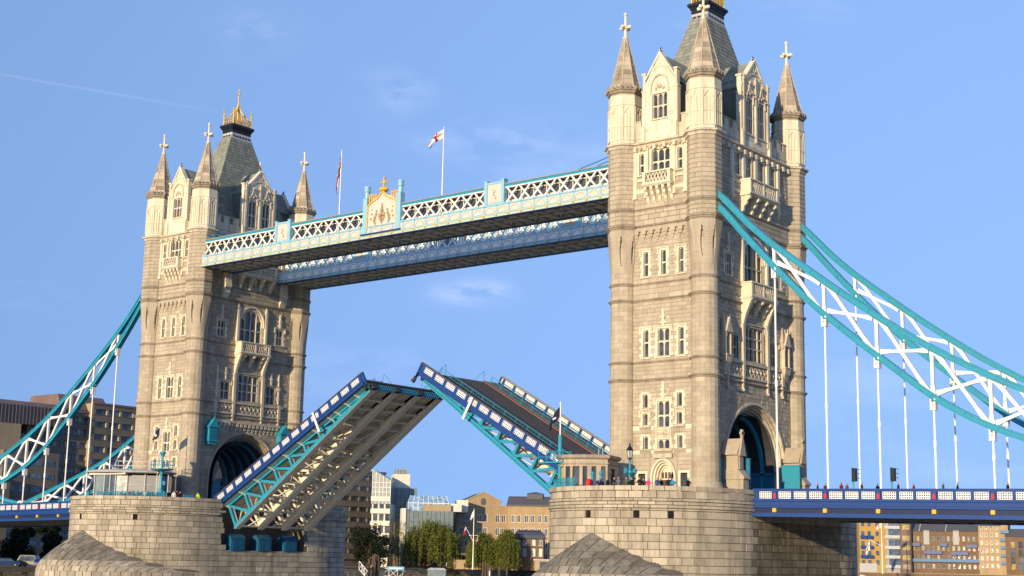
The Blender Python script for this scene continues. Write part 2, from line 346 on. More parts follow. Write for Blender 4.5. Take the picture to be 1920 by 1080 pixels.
# turret radius at an angle and height (octagon above, round below, spear-shaped stops between)
TOP_R, LOW_R = 1.86, 1.45
def oct_r(ph, R):
    a = (ph + PI / 8) % (PI / 4) - PI / 8
    return R * math.cos(PI / 8) / math.cos(a)
def tur_r(ph, z):
    if z >= 27.9: return oct_r(ph, TOP_R)
    if z <= 23.2: return LOW_R
    t = (27.9 - z) / 4.7
    body = oct_r(ph, TOP_R) * (1 - t ** 1.4) + LOW_R * t ** 1.4
    dv = abs((ph % (PI / 4)) - PI / 8)                       # 0 at an octagon corner
    wv = 0.125 * max(0.0, min(1.0, (27.2 - z) / 1.9)) * max(0.0, min(1, (z - 23.9) / 1.6)) ** 0.7
    if dv < wv: return min(body, LOW_R - 0.08)
    return body
def turret_mesh(cx, cy):
    core = MB()
    NP = 160
    zs = [-1.1, 23.2]
    R = [core.ring([(cx + (tur_r(2*PI*k/NP, z) ) * math.cos(2*PI*k/NP), cy + (tur_r(2*PI*k/NP, z)) * math.sin(2*PI*k/NP), z) for k in range(NP)]) for z in zs]
    for a, b in zip(R, R[1:]): core.skin(a, b)
    core.lathe(cx, cy, [(TOP_R - 0.03, 27.9), (TOP_R - 0.03, 44.0)], 8, PI / 8)
    st = MB(); st2 = MB()
    def cyl(mb, z0, z1, R, n, off):
        for k in range(n):
            a0, a1 = 2*PI*(k + off)/n, 2*PI*(k + 1 + off)/n; c = rnd.uniform(-1, 1) + (1.0 if rnd.random() < 0.06 else 0)
            g = 0.012 / R; am = (a0 + a1) / 2
            lo, hi = [], []
            for a in (a0 + g, am, a1 - g):
                lo.append(mb.v((cx + (R + 0.03) * math.cos(a), cy + (R + 0.03) * math.sin(a), z0 + 0.012))); hi.append(mb.v((cx + (R + 0.03) * math.cos(a), cy + (R + 0.03) * math.sin(a), z1 - 0.012)))
            mb.f((lo[0], lo[1], hi[1], hi[0]), c); mb.f((lo[1], lo[2], hi[2], hi[1]), c)
            b = [mb.v((cx + (R - 0.02) * math.cos(a), cy + (R - 0.02) * math.sin(a), z)) for z in (z0, z1) for a in (a0, a1)]
            mb.f((b[0], b[1], lo[2], lo[1], lo[0]), c); mb.f((hi[0], hi[1], hi[2], b[3], b[2]), c); mb.f((b[0], lo[0], hi[0], b[2]), c); mb.f((b[1], b[3], hi[2], lo[2]), c)
    def octa(mb, z0, z1, off):
        for k in range(8):
            a0, a1 = PI/8 + k*PI/4, PI/8 + (k+1)*PI/4
            p0 = Vector((cx + TOP_R*math.cos(a0), cy + TOP_R*math.sin(a0), 0)); p1 = Vector((cx + TOP_R*math.cos(a1), cy + TOP_R*math.sin(a1), 0))
            w = (p1 - p0).length; du = (p1 - p0) / w; dn = Vector((du.y, -du.x, 0))
            sub = MB(lambda u, d, z: p0 + du*u + dn*d + Vector((0, 0, z)))
            cuts = [0, w] if off else [0, w * rnd.uniform(0.4, 0.6), w]
            for a, b in zip(cuts, cuts[1:]): block(sub, a, b, z0, z1, -0.02, 0.03, rnd.uniform(-1, 1))
            n0 = len(mb.V); mb.V += sub.V; mb.F += [tuple(i + n0 for i in f) for f in sub.F]; mb.C += sub.C; mb.M += sub.M
    def rows(z0, z1, h=0.5):
        n = round((z1 - z0) / h); return [(z0 + (z1 - z0)*k/n, z0 + (z1 - z0)*(k+1)/n, k) for k in range(n)]
    for zz in ((0.2, 11.4), (11.75, 13.3), (13.6, 20.0), (20.3, 21.8), (22.1, 23.2)):
        for a, b, k in rows(*zz): cyl(st, a, b, LOW_R, 9, 0.5 * (k % 2))
    # spear-stop zone: one finely cut band
    R = [st2.ring([(cx + (tur_r(2*PI*k/NP, z) + 0.02) * math.cos(2*PI*k/NP), cy + (tur_r(2*PI*k/NP, z) + 0.02) * math.sin(2*PI*k/NP), z) for k in range(NP)]) for z in [23.2 + 0.1 * q for q in range(48)]]
    for q, (a, b) in enumerate(zip(R, R[1:])): st2.skin(a, b, 0.6 * math.sin(q * 2.3))
    for a, b, k in []:
        n = 16
        for q in range(n):
            a0, a1 = 2*PI*(q + 0.5 * (k % 2))/n, 2*PI*(q + 1 + 0.5 * (k % 2))/n; c = rnd.uniform(-1, 1)
            m_ = 4
            G = []
            for zi in (a + 0.012, (a + b) / 2, b - 0.012):
                G.append([st.v((cx + (tur_r(x, zi) + 0.03)*math.cos(x), cy + (tur_r(x, zi) + 0.03)*math.sin(x), zi)) for x in [a0 + 0.01 + (a1 - a0 - 0.02)*j/m_ for j in range(m_ + 1)]])
            for r0, r1 in zip(G, G[1:]): st.skin(r0, r1, c, False)
    for zz in ((28.5, 29.9), (30.3, 37.0)):
        for a, b, k in rows(*zz): octa(st, a, b, k % 2)
    return core, st, st2

def cornice(mb, cx, cy, z, out, h, R, n=8, ph=PI/8):
    mb.lathe(cx, cy, [(R - 0.05, z - h * 0.55), (R + out * 0.35, z - h * 0.45), (R + out * 0.55, z - h * 0.12), (R + out, z), (R + out, z + h * 0.2), (R - 0.05, z + h * 0.5)], n, ph)
def string_profile(out, h): return [(-0.1, -h * 0.55), (out * 0.35, -h * 0.45), (out * 0.55, -h * 0.12), (out, 0), (out, h * 0.2), (-0.1, h * 0.5)]

# ------------------------------------------------------------------ window
def arch_pts(u0, u1, zs, za, n=6, sharp=1.0):
    """pointed arch from (u0, zs) over the apex to (u1, zs)"""
    um = (u0 + u1) / 2; out = []
    for k in range(n + 1):
        t = k / n; out.append((u0 + (um - u0) * (1 - math.cos(t * PI / 2)) ** sharp, zs + (za - zs) * math.sin(t * PI / 2) ** 0.85))
    return out + [(2 * um - u, z) for u, z in reversed(out[:-1])]
def spandrels(mb, u0, u1, zs, zt, d0, d1, za=None, n=5):
    za = zt - 0.03 if za is None else za
    A = arch_pts(u0, u1, zs, za, n); um = (u0 + u1) / 2
    for k in range(len(A) - 1):
        a, b = A[k], A[k + 1]
        mb.prism([a, b, (b[0], zt), (a[0], zt)], d0, d1)
def window(tw, f, uc, z0, z1, w, lights=1, transoms=(), mat='portland', tooth=0.22, hood=True, dbase=0.0, arch=None, deep=0.34, sill=True, jamb=0.27):
    """a stone window: toothed surround (the part), tracery and one pane for each light and tier (its pieces)"""
    b = FM(f); u0, u1 = uc - w / 2, uc + w / 2; pr = dbase + 0.07
    nz = max(2, round((z1 - z0) / 0.42)); hz = (z1 - z0) / nz
    for k in range(nz):
        e = jamb + (tooth if k % 2 == 0 else 0.0); c = rnd.uniform(-0.6, 0.6)
        b.box((u0 - e, dbase - 0.1, z0 + k*hz + 0.006), (u0, pr, z0 + (k+1)*hz - 0.006), c); b.box((u1, dbase - 0.1, z0 + k*hz + 0.006), (u1 + e, pr, z0 + (k+1)*hz - 0.006), -c)
    b.box((u0 - jamb, dbase - 0.1, z1), (u1 + jamb, pr + 0.003, z1 + 0.24))
    if sill: b.prismu([(dbase - 0.1, z0 - 0.22), (pr + 0.10, z0 - 0.20), (pr + 0.12, z0 - 0.08), (dbase - 0.2, z0)], u0 - jamb - 0.05, u1 + jamb + 0.05)
    if hood:
        b.box((u0 - jamb - 0.18, dbase - 0.05, z1 + 0.24), (u1 + jamb + 0.18, pr + 0.14, z1 + 0.34))
        for x in (u0 - jamb - 0.18, u1 + jamb + 0.04): b.box((x, dbase - 0.05, z1 - 0.25), (x + 0.14, pr + 0.12, z1 + 0.24)); b.box((x - 0.08, dbase - 0.05, z1 - 0.42), (x + 0.22, pr + 0.10, z1 - 0.25))
    o = obj('window', b, mat, tw)
    t = FM(f); d0, d1 = dbase - deep, dbase - 0.1; mw = 0.11
    lw = (w - mw * (lights - 1)) / lights
    if arch: spandrels(t, u0, u1, arch, z1, d0 - 0.05, dbase + 0.02, n=9)
    edges = [u0 + k * (lw + mw) for k in range(lights)]
    tops = []
    for k, e in enumerate(edges):
        zt = z1
        if arch:
            x = abs((e + lw / 2) - uc) / (w / 2); zt = arch + (z1 - arch) * max(0.0, 1 - x ** 2.2)
        tops.append(zt)
        hh = min(lw * 0.75, 0.6)
        spandrels(t, e, e + lw, zt - hh, zt, d0, d1, zt - 0.05, 4)
        if arch: t.box((e, d0, zt), (e + lw, d0 + 0.08, z1 - 0.02)) if zt < z1 - 0.25 else None
        if k: t.box((e - mw, d0, z0), (e, d1, z1))
        for tz in transoms:
            if tz < zt: t.box((e - 0.001, d0 + 0.02, tz - 0.06), (e + lw + 0.001, d1 - 0.02, tz + 0.06)); spandrels(t, e, e + lw, tz - 0.06 - min(0.35, lw * 0.5), tz - 0.06, d0 + 0.03, d1 - 0.03, tz - 0.08, 3)
    for q_ in ((u0, u0 + 0.05, z0, z1), (u1 - 0.05, u1, z0, z1), (u0 + 0.05, u1 - 0.05, z0, z0 + 0.06)): t.box((q_[0], d0 + 0.01, q_[2]), (q_[1], d1 - 0.01, q_[3]))
    obj('tracery', t, mat, o)
    for e, zt in zip(edges, tops):
        lv = [z0] + [q for q in transoms if q < zt] + [zt]
        for a, c in zip(lv, lv[1:]):
            p = FM(f); p.box((e - 0.02, d0 - 0.03, a - 0.0), (e + lw + 0.02, d0 + 0.012, c - 0.002)); obj('pane', p, 'pane', o)
    return o
def finial_strip(tw, f, u, z0, z1, w=0.32, d=0.0):
    b = FM(f); h = z1 - z0
    b.box((u - w*0.35, d, z0), (u + w*0.35, d + 0.22, z0 + h*0.45)); b.box((u - w*0.9, d, z0 + h*0.12), (u + w*0.9, d + 0.16, z0 + h*0.24))
    b.box((u - w*0.7, d, z0 + h*0.45), (u + w*0.7, d + 0.3, z0 + h*0.55)); b.box((u - w*0.3, d, z0 + h*0.55), (u + w*0.3, d + 0.2, z1))
    b.box((u - w*0.5, d, z0 + h*0.78), (u + w*0.5, d + 0.18, z0 + h*0.86))
    return obj('carved_finial', b, 'portland', tw)
def balcony(tw, f, u0, u1, zf, zt, dep, zc, nb=4, db=0.0, inset=0.25):
    """projecting balcony: slab (the part), pierced parapet, corbels"""
    b = FM(f)
    b.prismu([(db, zf - 0.3), (db + dep - 0.1, zf - 0.3), (db + dep + 0.12, zf - 0.1), (db + dep + 0.12, zf), (db, zf)], u0 - 0.12, u1 + 0.12)
    o = obj('balcony', b, 'portland', tw)
    p = FM(f); D = db + dep
    for x in (u0, u1 - 0.34): p.box((x, D - 0.34, zf), (x + 0.34, D + 0.02, zt - 0.16)); p.box((x, db, zf), (x + 0.2, D - 0.34, zf + 0.35)) if False else None
    p.box((u0 - 0.06, db, zt - 0.16), (u1 + 0.06, D + 0.08, zt) ) if False else None
    p.box((u0 - 0.08, D - 0.36, zt - 0.16), (u1 + 0.08, D + 0.08, zt))
    for s, x in ((1, u0), (-1, u1)):
        xa, xb = (x, x + 0.16) if s > 0 else (x - 0.16, x)
        p.box((xa, db, zf), (xb, D - 0.345, zt - 0.16)); p.box((xa - 0.08, db, zt - 0.158), (xb + 0.08, D - 0.362, zt - 0.002))
    p.box((u0 + 0.34, D - 0.2, zf), (u1 - 0.34, D - 0.03, zf + 0.2))
    npan = max(1, round((u1 - u0) / 2.6)); pw = (u1 - u0 - 0.68) / npan
    for k in range(npan):
        a = u0 + 0.34 + k * pw
        if k: p.box((a - 0.12, D - 0.28, zf + 0.2), (a + 0.12, D, zt - 0.16))
        nx = max(3, round(pw / 0.5)); xs = (pw - 0.24) / nx; za, zb = zf + 0.2, zt - 0.16
        for j in range(nx):
            x = a + 0.12 + j * xs
            p.bar((x, D - 0.12, za), (x + xs, D - 0.12, zb), 0.09, 0.1, (0, 1, 0)); p.bar((x + xs, D - 0.1, za), (x, D - 0.1, zb), 0.09, 0.1, (0, 1, 0))
    obj('parapet', p, 'portland', o)
    back = FM(f); back.box((u0 + 0.2, db + 0.02, zf + 0.02), (u1 - 0.2, db + 0.1, zt - 0.3)); 
    for k in range(nb):
        c = FM(f); x = u0 + inset + (u1 - u0 - 2 * inset) * k / (nb - 1); H = zf - 0.3 - zc
        c.prismu([(db, zf - 0.3), (D - 0.1, zf - 0.3), (D - 0.12, zf - 0.3 - H*0.18), (db + dep*0.62, zf - 0.3 - H*0.3), (db + dep*0.58, zf - 0.3 - H*0.48), (db + dep*0.3, zf - 0.3 - H*0.62), (db + dep*0.24, zf - 0.3 - H*0.85), (db + 0.02, zc)], x - 0.17, x + 0.17)
        obj('corbel', c, 'portland', o)
    return o
def oriel_corbel(tw, f, u0, u1, zt, zb, dep, db=0.0):
    """curved side brackets that carry the big balcony down past the window below"""
    for s, x in ((1, u0), (-1, u1)):
        c = FM(f); pts = [(db, zt)]; n = 8
        for k in range(n + 1):
            t = k / n; pts.append((db + dep * (1 - t) ** 1.7 + 0.22, zt - (zt - zb) * t * 0.98))
        pts += [(db + 0.25, zb), (db, zb)]
        c.prismu(pts, x, x + s * 0.42); obj('bracket', c, 'portland', tw)
def aedicule(tw, f, u, zb, zt, db=0.0):
    """canopied corner niche on a corbel"""
    b = FM(f); w = 0.62; zs = zb + (zt - zb) * 0.30; ze = zb + (zt - zb) * 0.66
    b.loft([[(u - a, db, z), (u + a, db, z), (u + a, db + d, z), (u - a, db + d, z)] for a, d, z in ((0.15, 0.12, zb), (0.4, 0.4, zb + (zs - zb)*0.45), (0.55, 0.6, zb + (zs-zb)*0.6), (w, 0.72, zs - 0.15), (w + 0.08, 0.8, zs - 0.12), (w + 0.08, 0.8, zs))])
    for s in (-1, 1): b.box((u + s * w, db, zs), (u + s * (w - 0.2), db + 0.6, ze))
    b.box((u - w + 0.2, db, zs), (u + w - 0.2, db + 0.12, ze), -1.5)
    gz = ze + (zt - ze) * 0.72
    spandrels(b, u - w + 0.2, u + w - 0.2, ze - 0.5, ze + 0.1, db + 0.3, db + 0.62)
    b.prism([(u - w - 0.1, ze), (u + w + 0.1, ze), (u, gz)], db, db + 0.75)
    for s in (-1, 1):
        b.loft([[(u + s*(w) - a, db + 0.35 - a, z), (u + s*w + a, db + 0.35 - a, z), (u + s*w + a, db + 0.35 + a, z), (u + s*w - a, db + 0.35 + a, z)] for a, z in ((0.16, ze - 0.3), (0.16, ze + 0.4), (0.22, ze + 0.45), (0.03, zt - 0.1))])
    b.loft([[(u - a, db + 0.3 - a, z), (u + a, db + 0.3 - a, z), (u + a, db + 0.3 + a, z), (u - a, db + 0.3 + a, z)] for a, z in ((0.1, gz - 0.3), (0.12, gz), (0.2, gz + 0.1), (0.05, gz + 0.35))])
    return obj('niche', b, 'portland_worn', tw)
def gable(tw, f, hw, zb, zsh, za, lights_spec, db, dep):
    """stone dormer gable with kneelers and pinnacles, a slated roof behind"""
    b = FM(f); th = 0.5
    holes = [(uc - w/2, uc + w/2, z0, z1) for uc, z0, z1, w, *_ in lights_spec]
    wall_sheet(b, -hw, hw, zb, zsh, [h for h in holes], db, 0.45)
    # gable head, with any window that rises into it kept below zsh
    b.prism([(-hw, zsh), (hw, zsh), (0, za - 0.25)], db - th, db)
    for s in (-1, 1):
        b.box((s * hw, db - th, zb), (s * (hw - 0.02), db - 0.001, zsh))
        # coping, kneeler, shoulder shaft
        b.prism([(s * (hw + 0.22), zsh - 0.1), (s * (hw + 0.22), zsh + 0.22), (0, za + 0.12), (0, za - 0.26)], db - th - 0.05, db + 0.12)
        b.box((s * (hw - 0.02), db - 0.55, zb), (s * (hw + 0.42), db + 0.1, zsh - 0.9)); b.box((s * (hw + 0.0), db - 0.5, zsh - 0.9), (s * (hw + 0.34), db + 0.05, zsh + 0.95))
        b.box((s * (hw - 0.08), db - 0.6, zsh + 0.95), (s * (hw + 0.46), db + 0.14, zsh + 1.15)); b.box((s * (hw - 0.03), db - 0.56, zsh - 1.0), (s * (hw + 0.50), db + 0.15, zsh - 0.84))
        b.prismu([(db - 0.5, zb), (db + 0.28, zb), (db + 0.28, zb + 1.6), (db + 0.1, zb + 2.0), (db - 0.5, zb + 2.0)], s * (hw + 0.0), s * (hw + 0.4)) 
    # blind tracery: an arch moulding and roundels
    A = arch_pts(-hw * 0.78, hw * 0.78, zsh - 0.35, zsh + (za - zsh) * 0.52, 7)
    for p, q in zip(A, A[1:]): b.bar((p[0], db + 0.03, p[1]), (q[0], db + 0.03, q[1]), 0.14, 0.14, (0, 1, 0))
    for uu, zz, rr in ((0, zsh + (za - zsh)*0.68, 0.28), (-hw*0.42, zsh + 0.55*(za - zsh)*0.5 + 0.5, 0.2), (hw*0.42, zsh + 0.55*(za-zsh)*0.5 + 0.5, 0.2)):
        P = [(uu + rr * math.cos(2*PI*k/8), zz + rr * math.sin(2*PI*k/8)) for k in range(9)]
        for p, q in zip(P, P[1:]): b.bar((p[0], db + 0.03, p[1]), (q[0], db + 0.03, q[1]), 0.1, 0.1, (0, 1, 0))
    b.box((-hw * 0.8, db - 0.02, zb + 0.25), (hw * 0.8, db + 0.06, zb + 0.9), 0.4)
    o = obj('gable', b, 'portland', tw)
    gs = FM(f); courses(gs, -hw, hw, zb + 0.02, zsh, [(h[0] - 0.14, h[1] + 0.14, h[2] - 0.2, h[3] + 0.25) for h in holes] + [(-hw * 0.8, hw * 0.8, zb + 0.25, zb + 0.9)], db, db + 0.025, 0.5, 0.85)
    obj('stone', gs, 'portland', o, 'stuff')
    og = FM(f)
    for h in holes:
        if len(holes) > 1:
            um, ww = (h[0] + h[1]) / 2, (h[1] - h[0]) / 2 + 0.2
            P = [(um - ww, h[3] - 0.5), (um - ww * 0.8, h[3] + 0.3), (um - ww * 0.35, h[3] + 0.75), (um, h[3] + 1.7)]
            for s in (-1, 1):
                for p, q in zip(P, P[1:]): og.bar((um + s * (p[0] - um), db + 0.1, p[1]), (um + s * (q[0] - um), db + 0.1, q[1]), 0.16, 0.2, (0, 1, 0))
                for p in P[1:]: og.ball((um + s * (p[0] - um - 0.1), db + 0.18, p[1] + 0.05), 0.15, 5, 4)
            og.ball((um, db + 0.15, h[3] + 1.85), 0.22, 6, 4); og.ball((um, db + 0.06, h[3] + 0.6), 0.26, 6, 4)
    if len(holes) > 1:
        for u in (-hw * 0.97, 0, hw * 0.97): og.box((u - 0.14, db, zb + 0.9), (u + 0.14, db + 0.24, zsh + 0.5)); og.loft([[(u - a, db + 0.12 - a, z), (u + a, db + 0.12 - a, z), (u + a, db + 0.12 + a, z), (u - a, db + 0.12 + a, z)] for a, z in ((0.13, zsh + 0.5), (0.2, zsh + 0.6), (0.03, zsh + 1.5))])
    else:
        A = arch_pts(-1.15, 1.15, 42.9, 44.9, 7)
        for p, q in zip(A, A[1:]): og.bar((p[0], db + 0.08, p[1]), (q[0], db + 0.08, q[1]), 0.2, 0.2, (0, 1, 0))
        og.box((-1.25, db, 42.85), (-1.05, db + 0.15, 43.0)); og.ball((0, db + 0.05, 43.6), 0.3, 7, 5); og.ball((-0.5, db + 0.05, 43.35), 0.2, 6, 4); og.ball((0.5, db + 0.05, 43.35), 0.2, 6, 4)
    obj('carved_heads', og, 'portland_worn', o)
    c = FM(f)
    for k in range(2): c.bar((0, db - 0.2, za), (0, db - 0.2, za + 0.5), 0.14, 0.14)
    c.box((-0.17, db - 0.27, za + 0.2), (0.17, db - 0.13, za + 0.34)); obj('gable_finial', c, 'portland', o)
    r = FM(f); R0 = hw + 0.1
    for s in (-1, 1):
        n = 9
        for k in range(n):
            t0, t1 = k / n, (k + 1) / n
            P = lambda t: (s * R0 * (1 - t), zsh - 0.15 + (za - 0.15 - zsh + 0.15) * t)
            (ua, z_a), (ub, z_b) = P(t0), P(t1)
            r.loft([[(ua, d, z_a + 0.05), (ub, d, z_b), (ub, d, z_b - 0.12), (ua, d, z_a - 0.1)] for d in (db - th - 0.05, db - dep)], True, rnd.uniform(-0.6, 0.6))
        r.box((s * (hw - 0.1), db - dep, zb), (s * hw, db - th - 0.01, zsh - 0.05), -0.8)
    obj('dormer_roof', r, 'slate', o)
    for uc, z0, z1, w, n, tr in lights_spec: window(tw, f, uc, z0, z1, w, n, tr, tooth=0.0, hood=False, dbase=db, jamb=0.12)
    return o

# ------------------------------------------------------------------ a bridge tower
Z6, Z5, Z4, Z3, Z2, Z1, ZK, ZS, ZX = 11.57, 13.45, 20.14, 21.92, 28.24, 30.08, 37.35, 44.0, 51.6
def arch_curve(hw, zs, top, n=18):
    return [(-hw * math.cos(PI * k / n), zs + (top - zs) * math.sin(PI * k / n) ** 0.92) for k in range(n + 1)]
def arch_half(z):
    if z < 2.4: return 6.6
    if z > 9.62: return 0
    return 6.62 * math.cos(math.asin(min(1, ((z - 2.4) / 7.25) ** (1 / 0.92))))
def build_tower(X, land, label):
    """land: which of the two arch faces ('E' or 'W') carries the land-side front; the other looks over the bascules"""
    tw = thing('bridge_tower', (X, 0, 0), label, 'tower', 'stone towers of the bridge')
    river = 'W' if land == 'E' else 'E'
    # ---- turrets
    for sx in (-1, 1):
        for sy in (-1, 1):
            cx, cy = sx * 5.08, sy * 9.31
            core, st, st2 = turret_mesh(cx, cy)
            t = obj('turret', core, 'granite_core', tw); pb_ = MB(); pb_.lathe(cx, cy, [(1.75, -1.1), (1.75, 0.25), (1.66, 0.35), (1.66, 0.55), (1.5, 0.75)], 24); obj('plinth', pb_, 'granite', t); obj('stone', st, 'granite', t, 'stuff'); obj('spear_stops', st2, 'granite', t)
            d = MB(); # upper drum with blind panels
            d.lathe(cx, cy, [(TOP_R + 0.02, ZK + 0.2), (TOP_R + 0.02, 42.0), (TOP_R + 0.1, 42.05), (TOP_R + 0.1, 42.25), (TOP_R + 0.02, 42.3), (TOP_R + 0.04, 43.2)], 8, PI / 8)
            for k in range(8):
                a = k * PI / 4; n = Vector((math.cos(a), math.sin(a), 0)); u = Vector((-n.y, n.x, 0)); ap = (TOP_R + 0.02) * math.cos(PI / 8); o_ = Vector((cx, cy, 0)) + n * ap
                P = lambda uu, zz, dd=0.04: o_ + u * uu + n * dd + Vector((0, 0, zz))
                for uu in (-0.6, 0.6): d.bar(P(uu, 38.0), P(uu, 41.9), 0.16, 0.12, tuple(n))
                for uu in (-0.17, 0.17): d.bar(P(uu, 38.2), P(uu, 41.2), 0.08, 0.08, tuple(n))
                d.bar(P(-0.5, 38.1), P(0.5, 38.1), 0.16, 0.12, tuple(n)); d.bar(P(-0.5, 41.1), P(0.0, 41.8), 0.1, 0.1, tuple(n)); d.bar(P(0.5, 41.1), P(0.0, 41.8), 0.1, 0.1, tuple(n)); d.bar(P(-0.5, 39.6), P(0.5, 39.6), 0.1, 0.1, tuple(n))
            obj('drum', d, 'portland', t)
            c = MB(); cornice(c, cx, cy, 43.75, 0.34, 0.6, TOP_R + 0.02)
            for k in range(24):
                a = PI / 8 + 2*PI*k/24; rr = oct_r(a, TOP_R + 0.26)
                c.lathe(cx + rr*math.cos(a), cy + rr*math.sin(a), [(0.15, 43.85), (0.17, 44.1), (0.1, 44.25)], 5)
            obj('spire_cornice', c, 'moulding', t)
            s = MB(); n = 11; zb, zt, r0, r1 = 44.0, 50.3, 1.80, 0.24
            for k in range(n):
                a, b = k / n, (k + 1) / n
                for q in range(8):
                    a0, a1 = PI/8 + q*PI/4, PI/8 + (q+1)*PI/4; cc = rnd.uniform(-1, 1)
                    ra, rb = r0 + (r1 - r0)*a + 0.03, r0 + (r1 - r0)*b + 0.0; za_, zb_ = zb + (zt - zb)*a, zb + (zt - zb)*b
                    s.poly([(cx + ra*math.cos(a0), cy + ra*math.sin(a0), za_), (cx + ra*math.cos(a1), cy + ra*math.sin(a1), za_), (cx + rb*math.cos(a1), cy + rb*math.sin(a1), zb_), (cx + rb*math.cos(a0), cy + rb*math.sin(a0), zb_)], cc)
                    s.poly([(cx + ra*math.cos(a0), cy + ra*math.sin(a0), za_), (cx + (ra-.08)*math.cos(a0), cy + (ra-.08)*math.sin(a0), za_ - 0.03), (cx + (ra-.08)*math.cos(a1), cy + (ra-.08)*math.sin(a1), za_ - 0.03), (cx + ra*math.cos(a1), cy + ra*math.sin(a1), za_)], cc - 1)
                for q in range(8):
                    a0 = PI/8 + q*PI/4; ra, rb = r0 + (r1 - r0)*a, r0 + (r1 - r0)*b
                    s.bar((cx + ra*math.cos(a0), cy + ra*math.sin(a0), zb + (zt-zb)*a), (cx + rb*math.cos(a0), cy + rb*math.sin(a0), zb + (zt-zb)*b), 0.11, 0.11, (0, 0, 1), 0.5)
            obj('spire', s, 'spire_stone', t)
            x = MB(); x.lathe(cx, cy, [(0.25, 50.2), (0.3, 50.3), (0.36, 50.42), (0.24, 50.5), (0.17, 50.6), (0.16, 51.1), (0.13, 53.0), (0.2, 53.05), (0.2, 53.2), (0.06, 53.4)], 8)
            for dx, dy in ((1, 0), (0, 1)):
                x.bar((cx - 0.62*dx, cy - 0.62*dy, ZX), (cx + 0.62*dx, cy + 0.62*dy, ZX), 0.2, 0.26)
                for sg in (-1, 1): x.ball((cx + sg*0.6*dx, cy + sg*0.6*dy, ZX), 0.22, 6, 4)
            x.lathe(cx, cy, [(0.2, ZX - 0.3), (0.34, ZX - 0.1), (0.34, ZX + 0.15), (0.16, ZX + 0.3)], 8)
            obj('cross_finial', x, 'portland', t)
    # ---- string courses and main cornice, all the way round
    for z, out, h, ring in ((Z6, 0.26, 0.42, 24), (Z5, 0.2, 0.36, 24), (Z4, 0.26, 0.42, 24), (Z3, 0.2, 0.36, 24), (Z2, 0.26, 0.46, 8), (Z1, 0.22, 0.36, 8), (ZK, 0.5, 0.8, 8)):
        b = MB()
        for sx in (-1, 1):
            for sy in (-1, 1): cornice(b, sx*5.08, sy*9.31, z, out, h, LOW_R + 0.02 if ring == 24 else TOP_R - 0.02, ring, 0 if ring == 24 else PI/8)
        up = 0.28 if z >= Z1 else 0.0
        for f, hw in (('S', 3.75), ('N', 3.75), ('E', 7.95), ('W', 7.95)):
            q = FM(f); q.prismu([(up + dd, z + zz) for dd, zz in string_profile(out, h)], -hw, hw)
            if z == ZK:
                n = round(hw * 2 / 1.25)
                for k in range(n):
                    uu = -hw + (k + 0.5) * 2 * hw / n; q.box((uu - 0.2, up, z - 0.75), (uu + 0.2, up + 0.42, z - 0.22), 0.5); q.ball((uu + 0.6, up + 0.2, z - 0.5), 0.16, 5, 4, 0.3)
            n0 = len(b.V); b.V += q.V; b.F += [tuple(i + n0 for i in ff) for ff in q.F]; b.C += q.C; b.M += q.M
        obj('string_course' if z < ZK else 'cornice', b, 'moulding' if z < ZK else 'portland_worn', tw)
    # ---- narrow faces
    for f in ('S', 'N'):
        hw = 4.1
        W1 = [(-2.1, 8.6, 10.05, 0.62), (2.15, 8.6, 10.05, 0.62), (-2.1, 6.75, 8.0, 0.62), (2.15, 6.75, 8.0, 0.62), (-2.05, 4.25, 5.6, 0.62), (2.2, 4.25, 5.6, 0.62)]
        h1 = [(u - w/2, u + w/2, a, c) for u, a, c, w in W1] + [(-0.62, 0.95, 6.5, 9.25), (-0.62, 0.95, 4.2, 5.25), (-1.45, 1.75, -1.1, 3.35, 1.4), (-2.95, -2.05, -1.1, 1.75), (2.25, 3.1, -1.1, 1.75)]
        h2 = [(-2.35, -1.7, 14.0, 16.9), (-0.55, 0.9, 14.0, 16.95), (2.05, 2.7, 14.0, 16.9)]
        h3 = [(-2.35, -1.75, 22.75, 25.4), (-0.1, 0.5, 22.75, 25.4), (2.1, 2.7, 22.75, 25.4)]
        h4 = [(-1.15, 1.15, 34.0, 36.55), (-2.75, -2.15, 34.0, 36.3), (2.15, 2.75, 34.0, 36.3)]
        cr = FM(f); wall_sheet(cr, -hw, hw, -1.1, Z1, h1 + h2 + h3); wall_sheet(cr, -hw, hw, Z1 + 0.0, ZK + 0.2, h4, 0.28)
        wl = obj('wall', cr, 'granite_core', tw)
        st = FM(f)
        pad = lambda H: [(a - 0.15, b - 0.0 + 0.15, c - 0.1, e + 0.2) for a, b, c, e, *_ in H]
        courses(st, -hw, hw, 0.0, Z6 - 0.1, pad(h1) + [(-9, 9, 6.25, 6.75), (-9, 9, 3.75, 4.2)], rh=0.42, rw=0.8, rough=0.012); courses(st, -hw, hw, Z6 + 0.1, Z5, [], rh=0.5, rw=1.3)
        courses(st, -hw, hw, Z5 + 0.1, Z4 - 0.1, pad(h2), rh=0.42, rw=0.85, rough=0.012); courses(st, -hw, hw, Z4 + 0.1, Z3, [], rh=0.5, rw=1.3)
        courses(st, -hw, hw, Z3 + 0.1, Z2 - 0.1, pad(h3), rh=0.44, rw=0.9); courses(st, -hw, hw, Z2 + 0.1, Z1, [], 0.28, 0.31, rh=0.55, rw=1.4); courses(st, -hw, hw, Z1 + 0.1, ZK - 0.3, pad(h4), 0.28, 0.315, rh=0.5, rw=1.0)
        obj('stone', st, 'granite', wl, 'stuff')
        for z0, z1 in ((6.28, 6.72), (3.78, 4.16)):
            for a, b in sub_intervals(-3.8, 3.8, [(q[0] - 0.42, q[1] + 0.42) for q in h1 if q[2] - 0.3 < z1 and q[3] > z0 + 0.2]):
                bnd = FM(f); bnd.box((a, 0, z0), (b, 0.06, z1)); obj('band', bnd, 'portland', tw)
